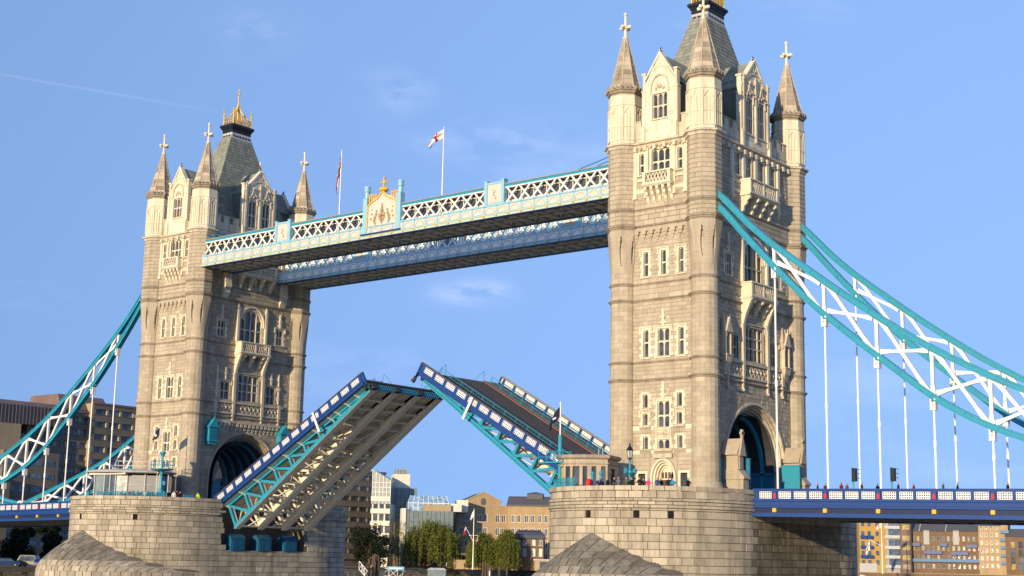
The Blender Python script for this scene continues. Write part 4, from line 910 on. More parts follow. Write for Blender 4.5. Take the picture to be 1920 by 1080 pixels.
def build_pier(X, label, drains):
    pr = thing('bridge_pier', (X, 0, -12.5), label, 'bridge pier', 'stone piers of the bridge'); OZ = 12.5
    cx, cy = CP.x - X, CP.y
    east_open = True
    def chamber(s, z):                                   # opening for the bascule in the flank that looks at midstream
        x, y, *_ = pier_at(s); side = 1 if X < 0 else -1
        return abs(x - side * 10.65) < 0.05 and abs(y) < 7.55 and z > -7.0
    core = MB()
    N = 120
    for za, zb, dd in ((-14.0, -7.0, -0.05),):
        R = [[core.v((*pier_at(PLEN * k / N, dd)[:2], z + OZ)) for k in range(N)] for z in (za, zb)]
        core.skin(R[0], R[1])
    ss = [PLEN * k / 400 for k in range(401)]
    for a, b in zip(ss, ss[1:]):
        if chamber((a + b) / 2, -3): continue
        core.poly([(*pier_at(a, -0.05)[:2], -7.0 + OZ), (*pier_at(b, -0.05)[:2], -7.0 + OZ), (*pier_at(b, -0.05)[:2], -0.9 + OZ), (*pier_at(a, -0.05)[:2], -0.9 + OZ)])
    side = 1 if X < 0 else -1
    # pier floor, with the pit left open in front of the tower arch
    fl = MB()
    P = [pier_at(PLEN * k / N, -0.3)[:2] for k in range(N)]
    pit = side * 8.2
    for a, b in zip(P, P[1:] + P[:1]):
        pass
    sgn = side
    def clip(pts, keep):
        out = []
        for (p, q) in zip(pts, pts[1:] + pts[:1]):
            ip, iq = keep(p), keep(q)
            if ip >= 0: out.append(p)
            if ip * iq < 0: t = ip / (ip - iq); out.append((p[0] + (q[0] - p[0]) * t, p[1] + (q[1] - p[1]) * t))
        return out
    for reg in (clip(P, lambda p: -7.55 - p[1]), clip(P, lambda p: p[1] - 7.55), clip(clip(P, lambda p: 7.55 - abs(p[1]) if True else 0), lambda p: (pit - p[0]) * sgn)):
        if len(reg) > 2: fl.poly([(x, y, -1.05 + OZ) for x, y in reg])
    obj('pier_floor', fl, 'footway', pr)
    # pit walls
    for yy in (-7.55, 7.55): core.poly([(side * 10.6, yy, -7.0 + OZ), (pit, yy, -7.0 + OZ), (pit, yy, -1.05 + OZ), (side * 10.6, yy, -1.05 + OZ)])
    core.poly([(pit, -7.55, -7 + OZ), (pit, 7.55, -7 + OZ), (pit, 7.55, -1.05 + OZ), (pit, -7.55, -1.05 + OZ)]); core.poly([(pit, -7.55, -7 + OZ), (pit, 7.55, -7 + OZ), (side * 10.6, 7.55, -7 + OZ), (side * 10.6, -7.55, -7 + OZ)])
    obj('pier_core', core, 'pier_joint', pr)
    rest = MB(); flank = MB(); count = 0; cand = []
    rows = [(-0.62, -0.12, 0.14, 1.55, 0), (-1.32, -0.62, 0.02, 1.35, 0), (-1.62, -1.32, 0.16, 1.6, 0), (-1.95, -1.62, 0.08, 1.6, 0), (-2.28, -1.95, 0.20, 1.6, 0), (-2.5, -2.28, 0.06, 1.6, 0)]
    z = -2.5; k = 0
    while z > -13: rows.append((z - 0.73, z, 0.0, 1.32, 1)); z -= 0.73
    for ri, (z0, z1, d1, wd, var) in enumerate(rows):
        s = rnd.uniform(0, 1) * wd; end = s + PLEN
        while s < end - 0.2:
            e = s + wd * (rnd.uniform(0.72, 1.3) if var else rnd.uniform(0.92, 1.08))
            if end - e < 0.6: e = end
            sm = (s + e) / 2; x, y, nx, ny = pier_at(sm)
            vis = nx * (cx - x) + ny * (cy - y)
            zm = (z0 + z1) / 2
            if chamber(sm, zm): s = e; continue
            hidden = zm < HOOD_T and y < -9.7 and all(hood_front(pier_at(q_)[0], z1) < pier_at(q_)[1] - 0.12 and pier_at(q_)[1] < -9.65 for q_ in (s, sm, e))
            if hidden: s = e; continue
            if var and -3.4 < zm < -2.6 and any(s - 0.28 < dr < e + 0.28 for dr in drains):
                dr = min(drains, key=lambda q: abs(sm - q))
                for u0, u1 in ((s, dr - 0.28), (dr + 0.28, e)):
                    if u1 - u0 > 0.15: cand.append((-1e9 if vis <= 0 else -vis, u0, u1, z0, z1, d1))
                s = e; continue
            cand.append(((0 if vis > 0 and zm > -9.6 else 1), s, e, z0, z1, d1)); s = e
    tot = 0
    for v, s, e, z0, z1, d1 in cand:
        c = rnd.uniform(-1, 1) + (1.0 if rnd.random() < 0.05 else 0); dd = d1 + 0.02 + rnd.uniform(-0.012, 0.012)
        if v <= 0 and tot < 225 and not (abs(pier_at((s + e) / 2)[1]) < 9.6 and pier_at((s + e) / 2)[0] * X > 0):
            mb = MB(); curved_block(mb, s, e, z0 + OZ, z1 + OZ, -0.1, dd, c); obj('stone', mb, 'pier_stone', pr); tot += 1
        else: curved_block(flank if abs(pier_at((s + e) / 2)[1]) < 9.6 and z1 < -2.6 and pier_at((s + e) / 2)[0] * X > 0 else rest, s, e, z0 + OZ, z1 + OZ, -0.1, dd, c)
    for dr in drains:
        mb = MB(); x, y, nx, ny = pier_at(dr); tx, ty = -ny, nx
        T = lambda u, d, zz: (x + tx * u + nx * d, y + ty * u + ny * d, zz)
        mb = MB(T); mb.box((-0.27, -0.6, -3.2 + OZ), (0.27, -0.035, -2.52 + OZ)); obj('drain', mb, 'dark_void', pr)
    # cutwater hood: rings of stones
    zs = [HOOD_T - 0.01] + [HOOD_T - q for q in (0.22, 0.7, 1.25, 1.85, 2.5, 3.2, 3.9, 4.6, 5.3)] + [HOOD_T - 5.3 - 0.72 * k for k in range(1, 7)]
    hc = MB()
    prev = None
    for zz in zs:
        R = hc.ring([(x, y, zz + OZ) for x, y in hood_plan(zz, 90, -0.10)])
        if prev: hc.skin(prev, R, 0, False)
        prev = R
    hd = obj('cutwater', hc, 'pier_joint', pr)
    M = 240
    for i, (za, zb) in enumerate(zip(zs, zs[1:])):
        A = hood_plan(za, M, 0.0); B = hood_plan(zb, M, 0.02)
        L_ = sum(math.dist(p, q) for p, q in zip(B, B[1:])); n = max(2, round(L_ / 1.25)); off = rnd.random()
        cuts = sorted({0, M, *[int(M * (k + off) / n) for k in range(n) if 4 < M * (k + off) / n < M - 4]})
        for a, b in zip(cuts, cuts[1:]):
            mid = (a + b) // 2; p0, p1 = B[max(0, mid - 1)], B[min(M, mid + 1)]; tx, ty = p1[0] - p0[0], p1[1] - p0[1]
            nx, ny = -ty, tx
            if ny > 0: nx, ny = -nx, -ny
            vis = nx * (cx - B[mid][0]) + ny * (cy - B[mid][1]) > 0 and zb > -10
            if max(hood_bulge(B[q_][0], math.sin(PI * q_ / M), zb) for q_ in (a, mid, b)) < 0.0: continue
            c = rnd.uniform(-1, 1)
            mb = MB() if vis and tot < 296 else rest
            seg = 4; lev = [zb + 0.012 + (za - zb - 0.02) * q_ / 4 for q_ in range(5)]; G = []; ih = []
            for li, zl in enumerate(lev):
                row = []
                for j in range(seg + 1):
                    q = a + (b - a) * j / seg; q = min(b - 0.28, max(a + 0.28, q)); an = PI * q / M; ca, sa = math.cos(an), math.sin(an); e_ = 2 / 2.12
                    x_ = 10.65 * math.copysign(abs(ca) ** e_, ca); y_ = -9.6 - 12.4 * abs(sa) ** e_ - hood_bulge(x_, sa, zl) - 0.01 - 0.018 * (1 - li / 4)
                    row.append(mb.v((x_, y_, zl + OZ)))
                    if li == 0: ih.append(mb.v((x_ * 0.99, y_ + 0.12, zb + OZ)))
                G.append(row)
            for r0, r1 in zip(G, G[1:]): mb.skin(r0, r1, c, False)
            mb.skin(ih, G[0], c, False)
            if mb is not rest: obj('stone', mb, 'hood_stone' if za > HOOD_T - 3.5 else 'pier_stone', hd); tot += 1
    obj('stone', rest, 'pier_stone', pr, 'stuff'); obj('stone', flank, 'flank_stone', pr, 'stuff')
    return pr
P_R = build_pier(41.15, 'rounded granite pier under the nearer tower, cutwater hood at bottom centre', [28.4, 23.3, 20.0])
P_L = build_pier(-41.15, 'rounded granite pier under the farther tower at lower left', [28.8, 20.1])
# ------------------------------------------------------------------ pierced parapet panel shared by decks and bascules
def pierced(b, x0, x1, z0, z1, y, nx, nz, hole=0.44, th=0.03):
    """white plate with rows of lozenge holes cut right through"""
    cw, chh = (x1 - x0) / nx, (z1 - z0) / nz
    for i in range(nx):
        for j in range(nz):
            a, c = x0 + i * cw, z0 + j * chh; m_, n_ = a + cw / 2, c + chh / 2; hx, hz = cw * hole, chh * hole
            O = [b.v(p) for p in ((a, y, c), (a + cw, y, c), (a + cw, y, c + chh), (a, y, c + chh))]; I = [b.v(p) for p in ((m_, y, n_ - hz), (m_ + hx, y, n_), (m_, y, n_ + hz), (m_ - hx, y, n_))]
            J = [b.v(p) for p in ((m_, y + th, n_ - hz), (m_ + hx, y + th, n_), (m_, y + th, n_ + hz), (m_ - hx, y + th, n_))]
            for k in range(4):
                b.f((O[k], O[(k+1) % 4], I[k])); b.f((O[(k+1) % 4], I[(k+1) % 4], I[k])); b.f((I[k], I[(k+1) % 4], J[(k+1) % 4], J[k]))
def panel_mesh(w, h):
    b = MB(); pierced(b, -w/2, w/2, 0, h, 0, 6, 3); b.box((-w/2 - 0.02, -0.015, -0.02), (w/2 + 0.02, 0.04, 0.03)); b.box((-w/2 - 0.02, -0.015, h - 0.03), (w/2 + 0.02, 0.04, h + 0.02))
    for x in (-w/2 - 0.02, w/2 - 0.03): b.box((x, -0.014, 0.03), (x + 0.05, 0.04, h - 0.03))
    return mesh_of('parapet_panel', b, 'white_paint')
PANEL = panel_mesh(1.28, 0.66)

# ------------------------------------------------------------------ side spans: deck, parapets
def deck_z(x): return -0.1 - 0.0147 * (abs(x) - 51.8)
def build_span(sg, label):
    X0, X1 = 51.85, 140.0
    sp = thing('side_span', (sg * X0, 0, -1.3), label, 'bridge deck', 'side spans of the bridge')
    T = lambda x, y, z: (sg * (x - X0), y, z + 1.3 + deck_z(x) + 0.1)
    def bb(name, mat, boxes, par=sp):
        m_ = MB(T, sg < 0)
        for (x0, x1, y0, y1, z0, z1) in boxes:
            n = 1
            m_.box((x0, y0, z0), (x1, y1, z1))
        return obj(name, m_, mat, par)
    bb('roadway', 'asphalt', [(X0, X1, -5.2, 5.2, -1.5, -1.2)])
    for s in (-1, 1): bb('footway', 'footway', [(X0, X1, min(s*5.2, s*9.4), max(s*5.2, s*9.4), -1.5, -1.05)])
    for s in (-1, 1):
        Y = s * 9.65
        bb('fascia_girder', 'blue', [(X0, X1, Y - 0.12, Y + 0.12, -1.75, -1.1), (X0, X1, Y - 0.28, Y + 0.28, -1.22, -1.1), (X0, X1, Y - 0.2, Y + 0.2, -1.62, -1.5), (X0, X1, Y - 0.26, Y + 0.26, -1.85, -1.72), (X0, X1, Y - 0.22, Y + 0.22, -2.62, -2.35), (X0, X1, Y - 0.34, Y + 0.34, -2.72, -2.6)])
        bb('girder_web', 'navy', [(X0, X1, Y - 0.06, Y + 0.06, -2.36, -1.84)])
        bb('handrail', 'blue', [(X0, X1, Y - 0.16, Y + 0.16, -0.12, 0.0), (X0, X1, Y - 0.12, Y + 0.12, -0.28, -0.12), (X0, X1, Y - 0.12, Y + 0.12, -1.1, -0.96)])
        bb('parapet_back', 'blue_dark', [(X0, X1, Y - 0.025, Y + 0.025, -0.97, -0.27)])
        k = 0
        for h in range(-1, 16):
            hx = 54.3 + 5.4 * h
            for j in range(3):
                px = hx + 1.05 + 1.65 * j
                if not (X0 + 0.2 < px < X1): continue
                if s < 0 or px < 90:
                    o = obj('parapet_panel', PANEL, None, sp); o.location = T(px, Y - 0.075, -0.95)
                    if s < 0: pass
                q = MB(T, sg < 0); q.box((px + 0.68, Y - 0.13, -0.97), (px + 0.96, Y + 0.13, -0.27))
                obj('post', q, 'blue', sp)
            if hx > X0:
                q = MB(T, sg < 0); q.box((hx - 0.2, Y - 0.16, -1.0), (hx + 0.2, Y + 0.16, -0.2)); p_ = obj('hanger_post', q, 'blue', sp)
                r = MB(T, sg < 0); r.box((hx - 0.13, Y - 0.21, -0.95), (hx + 0.13, Y - 0.16, -0.55)); r.prism([(hx - 0.13, -0.55), (hx + 0.13, -0.55), (hx, -0.38)], Y - 0.21, Y - 0.16); obj('red_shield', r, 'red', p_)
                l = MB(T, sg < 0); l.box((hx - 0.19, Y - 0.33, -2.28), (hx + 0.19, Y - 0.05, -1.9)); obj('yellow_lamp_box', l, 'gold_paint', sp)
    # underside: cross girders and stringers
    for k in range(34):
        x = X0 + 1.0 + k * 2.6
        if x > X1 - 1: break
        q = MB(T, sg < 0); q.box((x - 0.12, -9.4, -2.55), (x + 0.12, 9.4, -1.5)); q.box((x - 0.3, -9.4, -2.62), (x + 0.3, 9.4, -2.55)); obj('cross_girder', q, 'under_grey', sp)
    for y in (-7.5, -5, -2.5, 0, 2.5, 5, 7.5): bb('stringer', 'under_grey', [(X0, X1, y - 0.1, y + 0.1, -2.2, -1.5)])
    return sp
build_span(1, 'blue side span deck with white pierced parapet at right')
build_span(-1, 'blue side span deck with white pierced parapet at far left')

# ------------------------------------------------------------------ suspension chains
UP = [(46.5, 32.3), (47.7, 31.35), (51.4, 27.2), (54.8, 24.2), (57.7, 22.0), (60.9, 19.5), (64.75, 16.7), (68.4, 14.2), (72.0, 12.05), (75.9, 10.0), (79.5, 8.25), (83.5, 6.75), (88, 5.3), (93, 3.8), (98, 2.4), (102, 1.3), (104.7, 0.55)]
LO = [(46.5, 30.6), (47.7, 29.55), (51.4, 25.1), (54.4, 21.85), (57, 19.1), (59.7, 16.55), (64.6, 12.5), (67.5, 10.2), (70.5, 7.85), (73.2, 6.2), (75.9, 4.85), (78.8, 3.75), (82.4, 2.45), (87, 1.35), (92, 0.65), (98, 0.25), (104.7, 0.1)]
def interp(tab, x):
    for (a, b), (c, d) in zip(tab, tab[1:]):
        if a <= x <= c: return b + (d - b) * (x - a) / (c - a)
    return tab[0][1] if x < tab[0][0] else tab[-1][1]
def smooth_curve(tab, x0, x1, n):
    xs = [x0 + (x1 - x0) * k / n for k in range(n + 1)]
    # light smoothing of the measured polyline
    return [(x, (interp(tab, max(x0, x - 1.6)) + interp(tab, x) * 2 + interp(tab, min(x1, x + 1.6))) / 4) for x in xs]
def build_chain(sg, Y, label):
    ch = thing('suspension_chain', (sg * 46.5, Y, -1.2), label, 'bridge chain', 'suspension chains of the bridge')
    O = Vector((sg * 46.5, Y, -1.2))
    T = lambda x, y, z: (sg * x - O.x, y, z - O.z)
    for nm, tab, off in (('upper_chord', UP, -0.26), ('lower_chord', LO, 0.26)):
        m_ = MB(T, sg < 0); P = smooth_curve(tab, 46.5, 104.7, 58)
        for (yo, h, w) in ((0, 0.36, 0.62), (0, 0.62, 0.5)): 
            pass
        # box section: flanges top and bottom, recessed web
        def sect(x, z, t):
            nx, nz = -t[1], t[0]
            return [(x + nx * a, yy, z + off + nz * a) for yy, a in ((-0.34, -0.30), (0.34, -0.30), (0.34, -0.18), (0.24, -0.16), (0.24, 0.16), (0.34, 0.18), (0.34, 0.30), (-0.34, 0.30), (-0.34, 0.18), (-0.24, 0.16), (-0.24, -0.16), (-0.34, -0.18))]
        rings = []
        for k, (x, z) in enumerate(P):
            a, b = P[max(0, k - 1)], P[min(len(P) - 1, k + 1)]; l = math.hypot(b[0] - a[0], b[1] - a[1]); rings.append(sect(x, z, ((b[0] - a[0]) / l, (b[1] - a[1]) / l)))
        m_.loft(rings); co = obj(nm, m_, 'teal', ch)
        sp_ = MB(T, sg < 0)
        for k in range(2, 57, 3):
            (xa, za), (xb, zb) = P[k], P[k + 1]; mx, mz = (xa + xb) / 2, (za + zb) / 2 + off; l = math.hypot(xb - xa, zb - za); dx, dz = (xb - xa) / l * 0.42, (zb - za) / l * 0.42
            for yy in (-0.25, 0.25): sp_.bar((mx - dx, yy, mz - dz), (mx + dx, yy, mz + dz), 0.1, 0.34)
        obj('splice_plates', sp_, 'teal', co, 'stuff')
    hx = [54.3 + 5.4 * k for k in range(10)]
    def member(name, p, q, w0, w1, wm, hy=0.16):
        m_ = MB(T, sg < 0); p = Vector((p[0], 0, p[1])); q = Vector((q[0], 0, q[1])); d = (q - p).normalized(); n = Vector((-d.z, 0, d.x)); R = []
        for t, w in ((0, w0), (0.1, (w0 + wm) / 2), (0.25, wm), (0.75, wm), (0.9, (w1 + wm) / 2), (1, w1)):
            c = p + (q - p) * t; R.append([c - n * w / 2 + Vector((0, -hy, 0)), c + n * w / 2 + Vector((0, -hy, 0)), c + n * w / 2 + Vector((0, hy, 0)), c - n * w / 2 + Vector((0, hy, 0))])
        m_.loft(R); obj(name, m_, 'white_paint', ch)
    for k, x in enumerate(hx):
        zu, zl = interp(UP, x) - 0.5, interp(LO, x) + 0.5
        if zu - zl > 0.3: member('vertical', (x, zl), (x, zu), 0.55, 0.45, 0.3, 0.145)
        if x + 5.4 < 103:
            xn = x + 5.4
            # long diagonal falls towards midspan, short one crosses it
            if zu - zl > 0.8:
                member('diagonal', (x + 0.3, zu), (xn - 0.25, interp(LO, xn) + 0.45), 0.6, 0.6, 0.32)
                member('diagonal', (x + 0.35, zl + 0.1), (xn - 0.35, interp(UP, xn) - 0.45), 0.55, 0.55, 0.3, 0.13)
        # hanger rod down to the deck
        zd = deck_z(x) - 0.1
        if interp(LO, x) - zd > 0.9:
            m_ = MB(T, sg < 0); m_.lathe(x, 0, [(0.1, zd - 0.6), (0.1, zd + (zl - zd) * 0.45), (0.15, zd + (zl - zd) * 0.45 + 0.05), (0.15, zd + (zl - zd) * 0.45 + 0.6), (0.1, zd + (zl - zd) * 0.45 + 0.7), (0.09, zl - 1.5), (0.2, zl - 1.4), (0.2, zl - 1.0)], 8)
            m_.box((x - 0.26, -0.28, zl - 1.45), (x - 0.12, 0.28, zl - 0.4)); m_.box((x + 0.12, -0.28, zl - 1.45), (x + 0.26, 0.28, zl - 0.4)); m_.tube((x, -0.42, zl - 0.85), (x, 0.42, zl - 0.85), 0.13, 0.13, 8)
            obj('hanger', m_, 'white_paint', ch)
    m_ = MB(T, sg < 0); m_.tube((104.7, -0.5, 0.35), (104.7, 0.5, 0.35), 0.75, 0.75, 20); p_ = obj('pin_boss', m_, 'white_paint', ch)
    m_ = MB(T, sg < 0); m_.tube((104.7, -0.56, 0.35), (104.7, 0.56, 0.35), 0.42, 0.42, 16); obj('pin', m_, 'red', p_)
    for nm, c in (('short_link', [(104.7, 0.5), (110, 1.3), (116, 3.2), (122, 6.0), (128, 9.6), (134, 13.5)]), ('short_link', [(104.7, 0.2), (110, 0.45), (116, 1.6), (122, 3.8), (128, 7.2), (134, 12.0)])):
        m_ = MB(T, sg < 0)
        for a, b in zip(c, c[1:]): m_.bar((a[0], 0, a[1]), (b[0], 0, b[1]), 0.6, 0.55)
        obj(nm, m_, 'teal', ch)
    return ch
build_chain(1, -9.15, 'teal suspension chain with white bracing, front right beside the nearer tower')
build_chain(1, 9.15, 'teal suspension chain with white bracing, farther one at right')
build_chain(-1, -9.15, 'teal suspension chain with white bracing, higher one at far left')
build_chain(-1, 9.15, 'teal suspension chain with white bracing, lower one behind the glass kiosk')

# ------------------------------------------------------------------ high-level walkways
def build_walkway(s, label):
    """s = -1 nearer walkway, +1 farther one; local y runs outwards (towards the camera for both fronts)"""
    wk = thing('high_walkway', (0, s * 7.35, 31.9), label, 'walkway', 'high-level walkways of the bridge')
    T = lambda x, y, z: (x, y - s * 7.35, z - 31.9)
    YF, YB = (-10.3, -4.8) if s < 0 else (4.4, 10.3)
    HX = 35.4; NP = 38; pw = 2 * HX / NP
    ca, cb = ('sky_blue', 'sky_blue') if s < 0 else ('walk_blue_fill', 'walk_blue_fill')
    b = MB(T)
    for y0, y1 in ((YF, YF + 0.25), (YB - 0.25, YB)): b.box((-HX, y0, 32.3), (HX, y1, 33.45)); b.box((-HX, y0 - 0.08, 33.3), (HX, y1 + 0.08, 33.5))
    obj('lower_band', b, ca, wk)
    b = MB(T)
    for y0, y1 in ((YF - 0.06, YF + 0.3), (YB - 0.3, YB + 0.06)): b.box((-HX, y0, 31.95), (HX, y1, 32.3)); b.box((-HX, y0 - 0.08, 32.27), (HX, y1 + 0.08, 32.36))
    obj('cornice_strip', b, 'pale_green' if s < 0 else 'walk_blue_fill', wk)
    b = MB(T)
    for y0, y1 in ((YF - 0.12, YF + 0.5), (YB - 0.5, YB + 0.12)): b.box((-HX, y0, 31.88), (HX, y1, 31.95))
    obj('bottom_flange', b, 'blue_dark', wk)
    fr = MB(); fr.box((-pw/2 + 0.16, -0.05, 0.08), (pw/2 - 0.16, -0.0, 0.86)); 
    A = arch_pts(-pw/2 + 0.3, pw/2 - 0.3, 0.12, 0.72, 4)
    pm = mesh_of('band_panel', fr, 'cream_panel' if s < 0 else 'walk_white_fill')
    ar = MB()
    for p, q in zip(A, A[1:]): ar.bar((p[0], -0.06, p[1]), (q[0], -0.06, q[1]), 0.045, 0.05, (0, 1, 0))
    arm = mesh_of('panel_arch', ar, 'under_grey')
    pb = MB(); pb.box((-0.14, -0.08, 0.0), (0.14, 0, 1.0)); pbm = mesh_of('band_pilaster', pb, ca)
    sb = MB(); sb.box((-0.13, -0.12, -0.1), (0.13, 0, 0.12)); sbm = mesh_of('gold_stud', sb, 'gold_paint')
    for k in range(NP):
        x = -HX + (k + 0.5) * pw
        o = obj('band_panel', pm, None, wk, loc=T(x, YF, 32.38)); obj('panel_arch', arm, None, o)
        obj('band_pilaster', pbm, None, wk, loc=T(x - pw/2, YF - 0.0, 32.36)); obj('gold_stud', sbm, None, wk, loc=T(x - pw/2, YF - 0.06, 32.16))
    # lattice in bays, front and back faces; glazed wall behind
    posts = [-HX + 0.6, -18.25, 0.0, 18.25, HX - 0.6]
    yl = YF + 0.3
    for a, c in (((-34.7, -19.75), (-16.75, -2.9), (2.9, 16.75), (19.75, 34.7)) if s < 0 else ((-34.7, -19.75), (-16.75, -0.5), (0.5, 16.75), (19.75, 34.7))):
        n = round((c - a) / pw); w = (c - a) / n
        lt = MB(T)
        for k in range(n):
            x = a + k * w
            lt.bar((x, yl, 33.42), (x + w, yl, 35.5), 0.2, 0.12, (0, 1, 0)); lt.bar((x + w, yl + 0.1, 33.42), (x, yl + 0.1, 35.5), 0.2, 0.12, (0, 1, 0))
        lt.box((a, yl - 0.1, 35.3), (c, yl + 0.2, 35.45)); lt.box((a, yl - 0.05, 33.45), (c, yl + 0.2, 33.58)); obj('lattice', lt, 'white_paint' if s < 0 else 'walk_white_fill', wk)
        ft = MB(T)
        for k in range(n + 1): x = a + k * w; ft.box((x - 0.05, yl + 0.5, 33.4), (x + 0.05, yl + 0.62, 35.4))
        ft.box((a, yl + 0.5, 34.9), (c, yl + 0.6, 35.02)); ft.box((a, yl + 0.5, 33.4), (c, yl + 0.6, 33.95)); ft.box((a, yl + 0.5, 35.32), (c, yl + 0.64, 35.44)); obj('glazing_frame', ft, 'cream', wk)
        gl = MB(T); gl.box((a, yl + 0.68, 33.4), (c, yl + 0.72, 35.4)); obj('glazing', gl, 'pane' if s < 0 else 'pane_sky', wk)  # far glazing has its sky reflection put into the pane colour
        lb = MB(T); yb = YB - 0.3
        for k in range(n):
            x = a + k * w
            lb.bar((x, yb, 33.42), (x + w, yb, 35.5), 0.2, 0.12, (0, 1, 0)); lb.bar((x + w, yb - 0.1, 33.42), (x, yb - 0.1, 35.5), 0.2, 0.12, (0, 1, 0))
        obj('lattice', lb, 'white_paint', wk)
    b = MB(T)
    for y in (yl + 0.04, YB - 0.34): b.box((-HX, y - 0.16, 35.45), (HX, y + 0.16, 35.72))
    obj('top_chord', b, 'teal', wk)
    b = MB(T); b.loft([[(x, YF + 0.12, 35.74), (x, YF + 0.12, 35.86), (x, YF + 1.2, 36.0), (x, YB - 1.2, 36.0), (x, YB - 0.5, 35.82), (x, YB - 0.5, 35.72)] for x in (-HX, HX)]); obj('walkway_roof', b, 'roof_grey', wk)
    b = MB(T); b.box((-HX, YF + 1.1, 33.3), (HX, YB - 1.1, 33.4)); obj('walkway_floor', b, 'under_grey', wk)
    # underside bracing
    u = MB(T); u.box((-HX, YF + 0.3, 32.55), (HX, YB - 0.3, 32.62)); obj('soffit', u, 'soffit_paint', wk)
    for k in range(NP + 1):
        x = -HX + k * pw; q = MB(T); q.box((x - 0.07, YF + 0.3, 32.0), (x + 0.07, YB - 0.3, 32.55)); q.box((x - 0.16, YF + 0.3, 31.96), (x + 0.16, YB - 0.3, 32.02)); o = obj('cross_beam', q, 'soffit_paint', wk)
        if k < NP and k % 2 == 0:
            z = MB(T); z.bar((x, YF + 0.4, 32.1), (x + 2*pw, YB - 0.4, 32.1), 0.22, 0.1); z.bar((x, YB - 0.4, 32.2), (x + 2*pw, YF + 0.4, 32.2), 0.22, 0.1); obj('wind_brace', z, 'cream', o)
    for y in (YF + 2.0, YB - 2.0):
        q = MB(T); q.box((-HX, y - 0.1, 32.05), (HX, y + 0.1, 32.55)); obj('stringer', q, 'soffit_paint', wk)
    # square panels on the front
    for xc in (-18.25, 18.25):
        q = MB(T); q.box((xc - 1.5, YF - 0.1, 33.45), (xc - 1.05, YF + 0.6, 36.3)); q.box((xc + 1.05, YF - 0.1, 33.45), (xc + 1.5, YF + 0.6, 36.3)); q.box((xc - 1.05, YF - 0.05, 35.95), (xc + 1.05, YF + 0.6, 36.2)); q.box((xc - 1.55, YF - 0.16, 36.3), (xc - 1.0, YF + 0.65, 36.42)); q.box((xc + 1.0, YF - 0.16, 36.3), (xc + 1.55, YF + 0.65, 36.42)); q.box((xc - 1.05, YF + 0.05, 33.45), (xc + 1.05, YF + 0.6, 33.7)); o = obj('emblem_frame', q, ca, wk)
        q = MB(T); q.box((xc - 1.05, YF + 0.02, 33.7), (xc + 1.05, YF + 0.5, 35.95)); e = obj('emblem_panel', q, 'cream_panel', wk)
        # raised device: shield with a cross and a ribbon, in red and gold
        q = MB(T); zc = 34.9
        q.box((xc - 0.85, YF - 0.01, 33.85), (xc + 0.85, YF + 0.03, 35.8)); obj('shield', q, 'cream_panel', e)
        q = MB(T); G_ = [(-0.1, 0.35), (0.15, 0.2), (0.05, 0.02), (-0.18, -0.15), (0.0, -0.3), (0.22, -0.42), (0.3, -0.68), (0.05, -0.8)]
        for p_, r_ in zip(G_, G_[1:]): q.bar((xc + p_[0], YF - 0.04, zc + p_[1]), (xc + r_[0], YF - 0.04, zc + r_[1]), 0.07, 0.04)
        for p_ in G_[::2]: q.ball((xc + p_[0] - 0.12, YF, zc + p_[1]), 0.07, 5, 4)
        obj('red_device', q, 'pink_tile', e)
    if s < 0:
        q = MB(T); a = 2.9
        for sx in (-1, 1):
            q.box((sx * a - 0.36, YF - 0.15, 32.4), (sx * a + 0.36, YF + 0.6, 37.2)); q.lathe(sx * a, YF + 0.2, [(0.34, 37.2), (0.3, 37.3), (0.3, 38.0), (0.42, 38.1), (0.42, 38.25), (0.32, 38.35), (0.4, 38.6), (0.42, 38.75), (0.3, 38.8)], 8)
        q.box((-a, YF - 0.02, 32.4), (a, YF + 0.5, 33.2)); o = obj('crest_frame', q, 'sky_blue', wk)
        q = MB(T)
        P = [(-2.54, 33.0), (2.54, 33.0), (2.54, 36.3), (1.7, 36.9), (0.75, 37.25), (0.25, 37.7), (0, 38.3), (-0.25, 37.7), (-0.75, 37.25), (-1.7, 36.9), (-2.54, 36.3)]
        q.prism(P, YF + 0.02, YF + 0.45); obj('crest_panel', q, 'cream_panel', o)
        q = MB(T); B = [(-2.5, 33.1), (-2.5, 36.1), (-1.65, 36.65), (-0.75, 37.0), (-0.3, 37.4), (0, 37.95), (0.3, 37.4), (0.75, 37.0), (1.65, 36.65), (2.5, 36.1), (2.5, 33.1)]
        for p_, r_ in zip(B, B[1:]): q.bar((p_[0], YF - 0.04, p_[1]), (r_[0], YF - 0.04, r_[1]), 0.2, 0.16, (0, 1, 0))
        for k in range(4): x = 1.35 + 0.38 * k; [q.lathe(sx * x, YF + 0.25, [(0.1, 36.6), (0.1, 37.35), (0.16, 37.45), (0.04, 37.75)], 6) for sx in (-1, 1)]
        obj('gilt_moulding', q, 'gold_paint', o)
        q = MB(lambda x, y, z: T(x * 0.85, y, 37.8 + (z - 37.95) * 0.68)); q.lathe(0, YF + 0.2, [(0.5, 37.95), (0.62, 38.15), (0.55, 38.5), (0.34, 38.75), (0.16, 38.85), (0.14, 40.4), (0.2, 40.5), (0.05, 40.8)], 10); q.box((-0.5, YF + 0.1, 39.55), (0.5, YF + 0.3, 39.8)); [q.ball((sx * 0.5, YF + 0.2, 39.67), 0.17, 6, 4) for sx in (-1, 1)]; [q.ball((sx * 0.55, YF + 0.15, 38.3), 0.32, 7, 5) for sx in (-1, 1)]; obj('gilt_crown', q, 'gold_paint', o)
        # arms in relief: shield, helm, two supporters, ribbon
        q = MB(T); q.prism([(-0.55, 35.0), (0.55, 35.0), (0.55, 34.4), (0, 33.6), (-0.55, 34.4)], YF - 0.1, YF + 0.03); 
